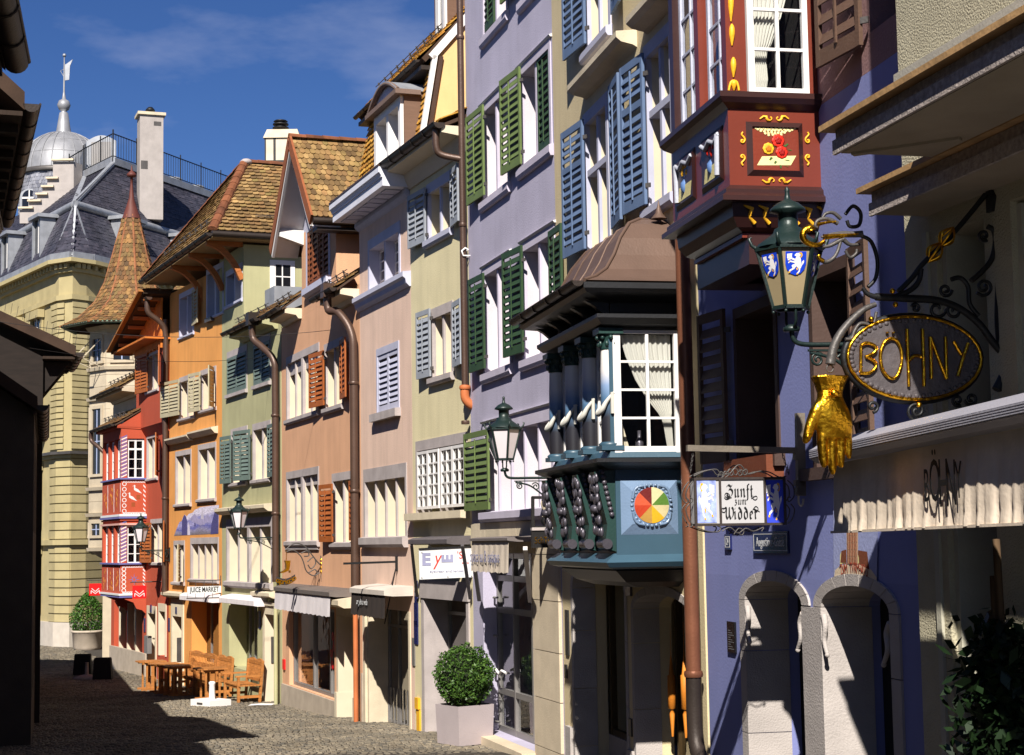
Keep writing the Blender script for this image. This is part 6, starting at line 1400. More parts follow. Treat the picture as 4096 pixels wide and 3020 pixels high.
# near end: window with eight panes and curtain
wy0, wy1, wz0, wz1 = -.76, -.06, 4.03, 5.31
fr = MB(); XX = X1 - .04
fr.box(XX, XX + .05, wy0, wy0 + .08, wz0, wz1); fr.box(XX, XX + .05, wy1 - .04, wy1, wz0, wz1); fr.box(XX + .003, XX + .047, wy0 + .08, wy1 - .04, wz0, wz0 + .07); fr.box(XX + .003, XX + .047, wy0 + .08, wy1 - .04, wz1 - .035, wz1)
cy = (wy0 + .08 + wy1 - .04) / 2; fr.box(XX + .008, XX + .042, cy - .016, cy + .016, wz0 + .07, wz1 - .035)
for k in range(1, 4): z = wz0 + .07 + (wz1 - wz0 - .105) * k / 4; fr.box(XX + .01, XX + .04, wy0 + .08, wy1 - .04, z - .012, z + .012)
fr = fr.build('oriel_window', M_white, orl)
for i in range(2):
    for k in range(4):
        ya = (wy0 + .08, cy + .016)[i]; yb_ = (cy - .016, wy1 - .04)[i]; za = wz0 + .07 + (wz1 - wz0 - .105) * k / 4 + .012; zb_ = wz0 + .07 + (wz1 - wz0 - .105) * (k + 1) / 4 - .012
        MB().add([(XX + .025, ya, za), (XX + .025, yb_, za), (XX + .025, yb_, zb_), (XX + .025, ya, zb_)], [(0, 1, 2, 3)]).build('pane', GLASS, fr)
def tied_curtain(x, edge, m=M_curtain, folds=9, par=None, xdir=True):
    """edge: list of (z, y_left, y_right) rows from top to bottom"""
    n = folds * 6; v = []
    for (z, a, b) in edge:
        for i in range(n + 1):
            y = a + (b - a) * i / n; v.append((x - .05 + .011 * math.sin(i / 6 * 2 * math.pi), y, z))
    R_ = len(edge); return MB().add(v, [(r_*(n+1)+i, r_*(n+1)+i+1, (r_+1)*(n+1)+i+1, (r_+1)*(n+1)+i) for r_ in range(R_ - 1) for i in range(n)], True).build('curtain', m, par)
tied_curtain(XX, [(5.27, -.66, -.11), (5.05, -.60, -.11), (4.8, -.50, -.11), (4.6, -.38, -.11), (4.45, -.26, -.11), (4.38, -.22, -.12), (4.3, -.2, -.11), (4.1, -.17, -.1)], par=fr)
MB().lathe([(.04, 4.06), (.045, 4.16), (.02, 4.2), (.02, 4.28)], (XX - .22, -.42, 0), 10).build('vase', M_pewter, fr)
for k in range(4): MB().bar((XX - .2, -.55 - .03 * k, 4.08), (XX - .2, -.62 - .01 * k, 4.34 - .03 * k), .012, .03).build('book', M_cream, fr)
MB().add([(X0 + .1, -.02, 3.98), (X1 - .06, -.02, 3.98), (X1 - .06, -.02, 5.6), (X0 + .1, -.02, 5.6)], [(0, 1, 2, 3)]).build('room_backing', M_dark, orl)
MB().add([(X0 + .02, -O + .06, 5.5), (X1 - .02, -O + .06, 5.5), (X1 - .02, 0, 5.5), (X0 + .02, 0, 5.5)], [(0, 1, 2, 3)]).build('oriel_ceiling', M_dark, orl)
MB().box(X1 - .05, X1, -.06, .0, 4.0, 5.4).build('corner_post', M_erk, orl); MB().box(X1 - .06, X1 - .005, -O + .0, -O + .05, 4.0, 5.4).build('corner_post', M_teal, orl)
# street side: columns with capitals and swags, white casements between
def colmat():
    m = bpy.data.materials.new('column_fade_paint'); m.use_nodes = True; t = m.node_tree; N = t.nodes; L = t.links; b = N['Principled BSDF']; b.inputs['Roughness'].default_value = .4
    co = N.new('ShaderNodeTexCoord'); sp = N.new('ShaderNodeSeparateXYZ'); L.new(co.outputs['Generated'], sp.inputs[0]); r_ = N.new('ShaderNodeValToRGB'); els = r_.color_ramp.elements
    cols = [(0, (34, 32, 36)), (.28, (36, 36, 44)), (.48, (74, 104, 134)), (.62, (118, 140, 174)), (.78, (205, 200, 200)), (1, (226, 220, 214))]
    while len(els) < len(cols): els.new(.5)
    for e_, (p_, c_) in zip(els, cols): e_.position = p_; e_.color = lin(c_) + (1,)
    L.new(sp.outputs['Z'], r_.inputs[0]); L.new(r_.outputs[0], b.inputs['Base Color']); return m
M_col = colmat()
for k in range(4):
    x = X1 - .10 - k * .80; y = -O + .02
    MB().lathe([(.088, 4.13), (.09, 4.5), (.086, 4.9), (.078, 5.11)], (x, y, 0), 18).build('column', M_col, orl)
    MB().box(x - .12, x + .12, y - .12, y + .12, 4.062, 4.11).build('column_base', M_teal, orl); MB().lathe([(.115, 4.11), (.12, 4.13), (.095, 4.15)], (x, y, 0), 18).build('column_base', M_teal, orl)
    cp = MB(); cp.lathe([(.085, 5.11), (.095, 5.13), (.085, 5.15), (.1, 5.22), (.12, 5.27)], (x, y, 0), 14); cp.box(x - .13, x + .13, y - .13, y + .13, 5.27, 5.33)
    for a in range(8):
        t_ = a * math.pi / 4; cp.sphere((x + .115 * math.cos(t_), y + .115 * math.sin(t_), 5.235), .026, 6); cp.sphere((x + .1 * math.cos(t_ + .4), y + .1 * math.sin(t_ + .4), 5.17), .022, 6, (1, 1, 1.6))
    cp.build('capital', M_tealg, orl)
    sw = cr_spline([(x - .11, y - .02, 4.58), (x - .08, y - .1, 4.48), (x + .0, y - .12, 4.44), (x + .08, y - .1, 4.48), (x + .1, y - .06, 4.56), (x + .11, y + .02, 4.66)], 5); MB().tube(sw, [.012 + .018 * math.sin(math.pi * i / (len(sw) - 1)) for i in range(len(sw))], 7).build('carved_swag', M_curtain, orl)
    MB().bar((x + .11, y + .0, 4.44), (x + .11, y + .0, 4.66), .03, .04).build('swag_tail', M_curtain, orl)
    if k < 3:
        sash_mesh(x - .74, x - .08, 4.06, 5.32, -O + .08, 2, 4, .05, .025, .05).build('oriel_window', M_white, orl)
        MB().add([(x - .74, -O + .1, 4.06), (x - .08, -O + .1, 4.06), (x - .08, -O + .1, 5.32), (x - .74, -O + .1, 5.32)], [(0, 1, 2, 3)]).build('pane', GLASS, orl)
# carved consoles below the sill and the colour wheel panel
for k in range(4):
    x = X1 - .12 - k * .76; y = -O - .02; c = MB(); rr = random.Random(k)
    c.prism([(x - .1, y + .06, 3.02), (x - .1, y - .06, 3.06), (x - .1, y - .03, 3.3), (x - .1, y - .10, 3.6), (x - .1, y - .16, 3.84), (x - .1, y + .06, 3.86)], (.2, 0, 0)); c.build('carved_console', M_tealg, orl)
    cv = MB()
    for zc, n_ in ((3.76, 7), (3.66, 7), (3.56, 6), (3.46, 5), (3.34, 6), (3.24, 5)):
        for j in range(n_): cv.sphere((x - .11 + .22 * j / max(1, n_ - 1), y - .08 - .08 * (zc - 3.1) - .02 * rr.random(), zc + rr.uniform(-.03, .03)), .032, 6, (.8, .8, 1.7))
    for j in range(9): cv.sphere((x + .11, y - .02 + .012 * j - .06, 3.84 - .055 * j), .03, 6)
    cv.sphere((x, y - .14, 3.46), .06, 8, (1.4, .8, .8)); cv.build('carved_leaves', M_pewter, orl)
    MB().tube([(x - .13, y - .04, 3.10), (x + .13, y - .04, 3.10)], .055, 10).build('console_roll', M_pewter, orl)
yA, yB_, zA, zB_ = -.71, -.1, 3.19, 3.75; XX = X1 + .001
M_bevel = mat('panel_bevel', (104, 124, 150), .25, var=.1, spec=.6)
e_ = .11; MB().add([(XX, yA, zA), (XX, yB_, zA), (XX, yB_, zB_), (XX, yA, zB_), (XX + .05, yA + e_, zA + e_), (XX + .05, yB_ - e_, zA + e_), (XX + .05, yB_ - e_, zB_ - e_), (XX + .05, yA + e_, zB_ - e_)], [(0,1,5,4),(1,2,6,5),(2,3,7,6),(3,0,4,7),(4,5,6,7)]).build('panel_frame', M_bevel, orl)
wc = (-(F.cross('e3', 932, 870, X1)[0]), F.cross('e3', 932, 870, X1)[1]); wr = .185
cols = [(232, 222, 170), (96, 140, 52), (216, 200, 150), (236, 182, 34), (196, 150, 70), (206, 66, 34), (226, 96, 60), (120, 36, 34)]
for k in range(8):
    a0 = math.pi / 2 - k * math.pi / 4; a1 = a0 - math.pi / 4; pts = [(XX + .055, wc[0], wc[1])] + [(XX + .055, wc[0] + wr * math.cos(a0 + (a1 - a0) * i / 6), wc[1] + wr * math.sin(a0 + (a1 - a0) * i / 6)) for i in range(7)]
    MB().add(pts, [tuple(reversed(range(8)))]).build('wheel_sector', mat('wheel_%d' % k, tuple(int(c_ * .82) for c_ in cols[k]), .5, var=.1, scale=10), orl)
orn = MB()
for k in range(28):
    a = 2 * math.pi * k / 28; orn.sphere((XX + .05, wc[0] + (wr + .025) * math.cos(a), wc[1] + (wr + .025) * math.sin(a)), .016, 6, (.6, 1.3, 1))
for sy in (-1, 1):
    for sz in (-1, 1): orn.tube([(XX + .052, wc[0] + sy * u, wc[1] + sz * v_) for u, v_ in ((.08, .2), (.14, .19), (.17, .17), (.19, .13), (.2, .07))], .016, 6)
orn.build('carved_wreath', M_bevel, orl)
# copper downpipe between cream and blue houses
M_cpipe = mat('copper_pipe', (122, 78, 58), .4, metal=.4, var=.15)
pipe(h, [(xb + .02, -.14, 9), (xb + .02, -.14, 5), (xb + .02, -.14, F.hit('e7', 220, 1050)[1])], .075, M_cpipe, clips=[(xb + .02, -.14, F.hit('e7', 220, 1050)[1])])
zq = F.hit('e7', 220, 1050)[1]; pipe(h, [(xb + .02, -.14, zq), (xb + .02, -.14, zq - .5), (xb + .1, -.14, zq - .75), (xb + .3, -.13, zq - .95), (xb + .3, -.13, zq - 1.5)], .08, M_gutter)

# ---------------------------------------------------------------- blue house with the red painted oriel
F = FA['J']; h = house('J', 'blue_house', 'blue rendered house with twin stone arches and a red painted oriel'); holes = []
xa = .02; xb = 6.6; zt = 11
r1 = (1.15, 2.35, 3.86, 5.3); r2 = (3.15, 4.15, 3.7, 5.35); r3 = (4.6, 5.15, 6.95, 8.5); holes += [r1, r2, r3]
arcs = [(1.27, 2.79, 2.57, .20), (3.21, 4.62, 2.57, .20)]
arch_hole_wall(h, xa, xb, .2, 6.66, arcs, [r1, r2], M_bluew, .5); room(h, xa + .1, xb - .1, 3.3, zt - .2, .9)
wall(h, xa, xb, 6.661, zt, [r3], M_rosew, name='upper_wall')
for k, (a, b, s_, r_) in enumerate(arcs): arch_ring(h, a, b, s_, r_, .6, .16, M_archst, .02, .4, (True, k == 1))
MB().box(2.775, 3.225, -.022, .42, .6, 2.56).build('jamb_stone', M_archst, h)
for x in (1.30, 2.76, 3.24, 4.58):
    s_ = 1 if x in (1.30, 3.24) else -1
    q = MB(); pts = cr_spline([(x, .0, 2.5), (x + s_ * .05, -.01, 2.42), (x + s_ * .03, -.015, 2.3), (x + s_ * .10, -.02, 2.2)], 5); q.tube(pts, [.028 - .012 * i / len(pts) for i in range(len(pts))], 8); q.sphere((x + s_ * .1, -.02, 2.19), .022, 8); q.build('carved_scroll', M_archst, h)
for a, b, *_ in arcs:
    M_pd = mat('shaded_porch_stone', (58, 56, 57), .9, var=.12); q = MB()  # porch stone darkened so its colour carries the shade inside the arch
    for x in (a - .02, b + .02): q.add([(x, .3, .2), (x, 3.0, .2), (x, 3.0, 3.0), (x, .3, 3.0)], [(0, 1, 2, 3)])
    q.add([(a - .02, .46, 2.95), (b + .02, .46, 2.95), (b + .02, 3.0, 2.95), (a - .02, 3.0, 2.95)], [(0, 1, 2, 3)]); q.add([(a - .1, 3.0, .2), (b + .1, 3.0, .2), (b + .1, 3.0, 3.0), (a - .1, 3.0, 3.0)], [(0, 1, 2, 3)]); q.build('porch', M_pd, h)
    MB().box(a + .3, b - .1, 2.92, 2.99, .6, 2.2).build('door', mat('door_black', (14, 16, 18), .5), h)
# windows: open casements and brown shutters
for r in (r1, r2):
    x0, x1, z0, z1 = r; w = MB(); w.box(x0, x0 + .08, -.015, .4, z0, z1); w.box(x1 - .08, x1, -.015, .4, z0, z1); w.box(x0 + .08, x1 - .08, -.015, .4, z1 - .1, z1); w.profile([(-.1, z0), (-.1, z0 - .1), (.02, z0 - .1), (.02, z0 + .01)], x0 - .1, x1 + .1); w = w.build('window', mat('brown_trim2', (74, 56, 50), .7), h)
    q = sash_mesh(-.55, 0, z0 + .02, z1 - .12, 0, 2, 4, .05, .025, .04).build('open_casement', mat('pale_blue_paint', (160, 164, 198), .6), w); q.matrix_local = Matrix.Translation((x1 - .1, .3, 0)) @ Matrix.Rotation(math.radians(-68), 4, 'Z')
S_dbrown = mat('dark_brown_shutter', (88, 66, 54), .65, var=.15)
shutter(h, (.50, 1.08, 3.86, 5.32), S_dbrown, .06, .14, 'r', pitch=.13, solidbar=False); shutter(h, (4.2, 4.75, 3.7, 5.35), S_dbrown, .06, .14, 'l', pitch=.13, solidbar=False)
shutter(h, (3.95, 4.62, 6.85, 8.4), S_dbrown, .06, .14, 'r', pitch=.15)
M_rustbox = mat('rust_box', (110, 58, 36), .7, var=.15); MB().box(1.2, 2.4, -.16, .0, 3.62, 3.86).build('flower_trough', M_rustbox, h)
# oriel
X1 = 3.50; X0 = 1.86; O = .78
M_ored = mat('oriel_red_paint', (110, 46, 32), .35, var=.08, bump=.03, spec=.5); M_odark = mat('oriel_brown_paint', (52, 28, 26), .35, var=.1, bump=.03, spec=.5)
orl = MB(); orl.box(X0, X1, -O, 0, 5.96, 6.70); orl = orl.build('red_oriel', M_ored, h)
molding([(.0, 6.62), (.06, 6.66), (.09, 6.70), (.09, 6.745), (-.1, 6.75), (-.1, 6.62)], 'sill_moulding', M_odark)
molding([(.0, 5.99), (.05, 5.95), (.05, 5.92), (.09, 5.89), (.09, 5.85), (-.1, 5.85), (-.1, 5.99)], 'base_moulding', M_odark)
molding([(-.02, 5.85), (-.03, 5.74), (-.08, 5.66), (-.16, 5.62), (-.3, 5.62), (-.3, 5.85)], 'carved_cove', M_odark)
molding([(-.14, 5.62), (-.14, 5.585), (-.4, 5.585), (-.4, 5.62)], 'cove_fillet', M_ored)
molding([(-.2, 5.585), (-.34, 5.4), (-.5, 5.36), (-.7, 5.36), (-.7, 5.585)], 'oriel_soffit', M_odark)
MB().box(X0 + .1, X1 - .1, -.6, 0, 5.36, 5.6).build('oriel_core', M_odark, orl)
for (ya, yb_) in ((-O, -O + .17), (-.08, 0)): MB().box(X1 - .12, X1, ya, yb_, 6.75, 8.6).build('oriel_post', M_ored, orl)
MB().box(X0, X0 + .12, -O, -O + .12, 6.75, 8.6).build('oriel_post', M_odark, orl); MB().box((X0 + X1) / 2 - .06, (X0 + X1) / 2 + .06, -O + .002, -O + .12, 6.75, 8.6).build('oriel_post', M_ored, orl)
wy0, wy1, wz0, wz1 = -O + .18, -.08, 6.752, 8.5; XX = X1 - .03
fr = MB(); fr.box(XX, XX + .05, wy0, wy0 + .055, wz0, wz1); fr.box(XX, XX + .05, wy1 - .045, wy1, wz0, wz1); fr.box(XX + .003, XX + .047, wy0 + .055, wy1 - .045, wz0, wz0 + .05)
cy = (wy0 + wy1) / 2; fr.box(XX + .008, XX + .042, cy - .014, cy + .014, wz0 + .05, wz1)
for k in range(1, 6): z = wz0 + .04 + .335 * k; fr.box(XX + .01, XX + .04, wy0 + .055, wy1 - .045, z - .012, z + .012)
fr = fr.build('oriel_window', M_white, orl)
for i in range(2):
    for k in range(5):
        ya = (wy0 + .05, cy + .012)[i]; yb_ = (cy - .012, wy1 - .04)[i]; za = wz0 + .05 + .335 * k; MB().add([(XX + .025, ya, za), (XX + .025, yb_, za), (XX + .025, yb_, za + .32), (XX + .025, ya, za + .32)], [(0, 1, 2, 3)]).build('pane', GLASS, fr)
tied_curtain(XX, [(8.5, -.56, -.2), (7.6, -.56, -.22), (7.4, -.55, -.28), (7.2, -.55, -.36), (7.13, -.545, -.40), (7.06, -.55, -.41), (6.9, -.55, -.40), (6.78, -.55, -.42)], par=fr)
for k in range(2):
    a = X0 + .12 + k * .82; b = a + .64
    sash_mesh(a, b, 6.76, 8.5, -O + .06, 2, 5, .05, .025, .04).build('oriel_window', mat('shaded_blue_white', (170, 172, 190), .6), orl); MB().add([(a, -O + .08, 6.76), (b, -O + .08, 6.76), (b, -O + .08, 8.5), (a, -O + .08, 8.5)], [(0, 1, 2, 3)]).build('pane', GLASS, orl)
MB().add([(X0 + .1, -.02, 6.7), (X1 - .06, -.02, 6.7), (X1 - .06, -.02, 8.6), (X0 + .1, -.02, 8.6)], [(0, 1, 2, 3)]).build('room_backing', M_dark, orl)
MB().box(X0 - .1, X1 + .1, -O - .1, .02, 8.6, 8.8).build('oriel_head', M_odark, orl)
# painted rose panel
XX = X1 + .001; pc = lambda x, y: (lambda q: (-q[0], q[1]))(F.cross('e5', x, y, X1))
(yA, zB_), (yB_, zA) = pc(650, 730), pc(1000, 1065); e_ = .045
MB().add([(XX, yA, zA), (XX, yB_, zA), (XX, yB_, zB_), (XX, yA, zB_), (XX - .0 + .03, yA + e_, zA + e_), (XX + .03, yB_ - e_, zA + e_), (XX + .03, yB_ - e_, zB_ - e_), (XX + .03, yA + e_, zB_ - e_)], [(0,1,5,4),(1,2,6,5),(2,3,7,6),(3,0,4,7)]).build('panel_frame', M_odark, orl)
MB().add([(XX + .012, yA + e_, zA + e_), (XX + .012, yB_ - e_, zA + e_), (XX + .012, yB_ - e_, zB_ - e_), (XX + .012, yA + e_, zB_ - e_)], [(0, 1, 2, 3)]).build('panel_field', mat('panel_brown', (122, 52, 36), .3, var=.1, spec=.5), orl)
M_pcream = mat('painted_cream', (228, 214, 150), .5, var=.1); M_prose = mat('painted_rose', (206, 40, 24), .45, var=.25, scale=30); M_pyel = mat('painted_yellow', (232, 170, 40), .45, var=.15, scale=30); M_pleaf = mat('painted_leaf', (60, 92, 40), .5, var=.3, scale=20)
def flat(pts, m, name, dx=.014): return MB().add([(XX + dx,) + pc(*p) for p in pts], [tuple(range(len(pts)))[::-1]]).build(name, m, orl)
flat([(715, 995), (918, 995), (950, 938), (745, 942)], M_pcream, 'painted_cloth')
for k in range(9):
    (a, b) = ((850, 985), (890, 1010))[k % 2], None; pass
for x, y, dx_, dy_ in ((805, 945, -18, 22), (830, 968, -14, 20), (885, 962, 20, 8), (858, 992, -6, 24), (880, 995, 18, 14), (905, 900, 12, 8), (880, 880, 16, -10), (820, 880, -12, -14)):
    flat([(x - 8, y), (x + dx_, y + dy_ - 6), (x + dx_ + 8, y + dy_), (x + 6, y + 6)], M_pleaf, 'painted_leaf', .016)
def rose(x, y, r, m, cm):
    (cy_, cz_) = pc(x, y); R_ = abs(pc(x + r, y)[0] - cy_); p = MB()
    for k in range(8):
        a = k * math.pi / 4; p.sphere((XX + .018, cy_ + R_ * .55 * math.cos(a), cz_ + R_ * .55 * math.sin(a)), R_ * .5, 8, (.12, 1, 1))
    p.build('painted_rose', m, orl); q = MB()
    for k in range(5): a = k * 1.256 + .4; q.sphere((XX + .026, cy_ + R_ * .25 * math.cos(a), cz_ + R_ * .25 * math.sin(a)), R_ * .3, 8, (.12, 1, 1))
    q.build('rose_heart', cm, orl)
rose(840, 848, 38, M_prose, mat('rose_deep', (150, 20, 16), .45)); rose(862, 918, 36, M_prose, MATS['rose_deep']); rose(782, 896, 34, M_pyel, mat('rose_gold', (190, 110, 24), .45))
dots = MB(); rr = random.Random(5)
for row, (x0_, x1_, n) in enumerate(((708, 940, 11), (720, 925, 10), (738, 910, 9), (765, 880, 7), (785, 860, 4))):
    for k in range(n): (a, b) = pc(x0_ + (x1_ - x0_) * k / (n - 1), 772 + row * 10 + rr.uniform(-3, 3)); dots.sphere((XX + .014, a, b), .013, 6, (.25, 1.1, .9))
dots.build('painted_garland', M_pcream, orl)
gs = MB()
def scroll(x, y, sx, sy, sc=1.0):
    pts = []
    for i in range(14):
        t_ = i / 13; a = -.4 + t_ * 4.8; r_ = 22 * (1 - t_ * .78); pts.append((x + sx * sc * (r_ * math.cos(a) - 10), y + sy * sc * (r_ * math.sin(a))))
    pts = [(x + sx * sc * 52, y + sy * sc * 6), (x + sx * sc * 30, y + sy * sc * -10)] + pts
    P3 = [(XX + .004,) + pc(*p) for p in pts]; gs.tube(P3, [.004 + .009 * math.sin(math.pi * min(1, (i + 1) / (len(P3) * .6))) if i < len(P3) * .6 else .006 for i in range(len(P3))], 5)
for x, y, sx, sy in ((785, 710, -1, 1), (855, 710, 1, 1), (800, 1088, -1, -1), (870, 1088, 1, -1)): scroll(x, y, sx, sy)
def vscroll(x, y, sx, sy):
    P3 = [(XX + .004,) + pc(x + sx * a, y + sy * b) for a, b in ((0, 55), (-8, 40), (8, 22), (12, 6), (2, -8), (-10, -4), (-8, 8), (2, 6))]; gs.tube(cr_spline(P3, 3), .008, 5)
for x, y, sx, sy in ((632, 850, 1, -1), (632, 940, 1, 1), (1020, 850, -1, -1), (1020, 940, -1, 1)): vscroll(x, y, sx, sy)
gs.build('painted_scrolls', M_pyel, orl)
# gilt drops on the corner post
gd = MB()
for x, ya, yb_ in ((560, -60, 130), (566, 145, 275), (575, 345, 465), (578, 480, 545)):
    P3 = [(XX + .005,) + pc(x, ya + (yb_ - ya) * i / 8) for i in range(9)]; gd.tube(P3, [.006 + .020 * math.sin(math.pi * (i / 8) ** .7) for i in range(9)], 6)
for s_ in (-1, 1): gd.tube([(XX + .005,) + pc(578 + s_ * a, 545 - b) for a, b in ((6, 60), (18, 50), (26, 25), (30, 0))], .010, 5)
gd.build('gilt_drops', M_pyel, orl)
cv = MB()
for k in range(6):
    y = -O + .12 + k * .125; cv.tube([(X1 - .02, y, 5.83), (X1 - .0, y + .06, 5.8), (X1 - .045, y + .05, 5.74), (X1 - .06, y + .1, 5.69)], [.008, .022, .016, .02], 6)
cv.build('gilt_leaves', M_pyel, orl)
# two small panels on the street side
for k in range(2):
    a = X0 + .12 + k * .78; b = a + .6
    MB().add([(a, -O - .003, 6.06), (b, -O - .003, 6.06), (b, -O - .003, 6.52), (a, -O - .003, 6.52), (a + .05, -O - .02, 6.1), (b - .05, -O - .02, 6.1), (b - .05, -O - .02, 6.48), (a + .05, -O - .02, 6.48)], [(0,1,5,4),(1,2,6,5),(2,3,7,6),(3,0,4,7),(4,5,6,7)]).build('side_panel', M_odark, orl)
    MB().add([(a + .12, -O - .023, 6.12), (b - .1, -O - .023, 6.12), (b - .06, -O - .023, 6.24), (a + .16, -O - .023, 6.24)], [(0, 1, 2, 3)]).build('painted_cloth', M_pcream, orl)
    q = MB(); q.lathe([(.02, 6.16), (.05, 6.2), (.05, 6.26), (.02, 6.3), (.04, 6.32)], ((a + b) / 2, -O - .0, 0), 8); q.build('painted_vase', mat('painted_blue', (90, 120, 170), .5), orl)
    q = MB()
    for j in range(7): q.sphere(((a + b) / 2 + random.uniform(-.08, .08), -O - .02, 6.36 + random.uniform(-.03, .06)), .028, 6, (1, .3, 1))
    q.build('painted_bouquet', M_prose if k else M_pyel, orl)
    q = MB(); q.tube([(a + .06, -O - .022, 6.46), (a + .2, -O - .03, 6.40), (a + .3, -O - .03, 6.45), (a + .45, -O - .03, 6.40), (b - .06, -O - .022, 6.46)], .022, 6); q.tube([((a if k == 0 else b) + (.08 if k == 0 else -.08), -O - .024, 6.46), ((a if k == 0 else b) + (.1 if k == 0 else -.1), -O - .024, 6.12)], .03, 6); q.build('painted_drape', mat('painted_grey', (170, 172, 184), .5), orl)

# ---------------------------------------------------------------- pale house at the right edge
F = FA['K']; h = house('K', 'pale_house', 'pale rough rendered house with weathered boarded canopies over the shop'); holes = [(.41, 1.0, .5, 4.96), (1.3, 2.2, .5, 5.0)]
wall(h, 0, 6, .3, 10, holes, M_wwhite, thick=.45, depth=6)
for a, b, *_ in holes:
    for p, q in ((a - .02, a + .05), (b - .05, b + .02)): MB().box(p, q, .04, .3, .5, 4.98).build('opening_frame', mat('pale_frame', (176, 172, 156), .8), h)
    MB().box(a, b, .42, .44, .5, 5.1).build('room_backing', mat('shop_shadow', (58, 56, 50), .9), h)  # dark board close behind the opening, coloured as the shop's shade
MB().box(.27, .33, -.02, .06, .5, 5.0).build('pilaster_fillet', MATS['pale_frame'], h)
MB().box(.56, .96, .36, .41, .9, 3.0).build('door', mat('door_reddish', (92, 52, 34), .6), h)
M_wwood = mat('weathered_boards', (168, 156, 150), .9, var=.35, scale=5, grain=(6, .6, 6), bump=.4, bscale=14)
M_sof = mat('canopy_soffit', (158, 146, 128), .9, var=.12)
M_tinedge = mat('canopy_edge', (176, 140, 96), .6, var=.25, scale=10)
def canopy(x0, x1, off, z0, z1):
    MB().add([(x0, -off, z0), (x1, -off, z0), (x1, 0, z0 + .0), (x0 + .0, 0, z0), (x0, -off, z1), (x1, -off, z1), (x1, 0, z1 + .1), (x0, 0, z1 + .1)], [(0,1,5,4),(1,2,6,5),(2,3,7,6),(3,0,4,7),(4,5,6,7)]).build('canopy', M_wwood, h)
    MB().box(x0 + .02, x1 - .02, -off + .02, 0.0, z0 - .012, z0 - .001).build('canopy_soffit', M_sof, h)
    q = MB(); q.box(x0 - .0, x1, -off - .022, -off - .002, z0 - .02, z0 + .06); q.build('canopy_board', M_wwood, h)
    MB().box(x0 - .07, x1, -off - .07, .05, z1 + .002, z1 + .035).build('canopy_flashing', M_tinedge, h)
canopy(1.22, 5, 1.0, 5.26, 5.38); canopy(.3, 5, .36, 5.11, 5.24)
MB().bar((1.26, -.92, 5.245), (1.7, -.5, 5.245), .05, .025).build('soffit_batten', M_sof, h)
MB().box(-.01, 5, -.03, 0, 6.02, 6.08).build('wall_flashing', mat('lead_strip', (170, 164, 152), .7), h)
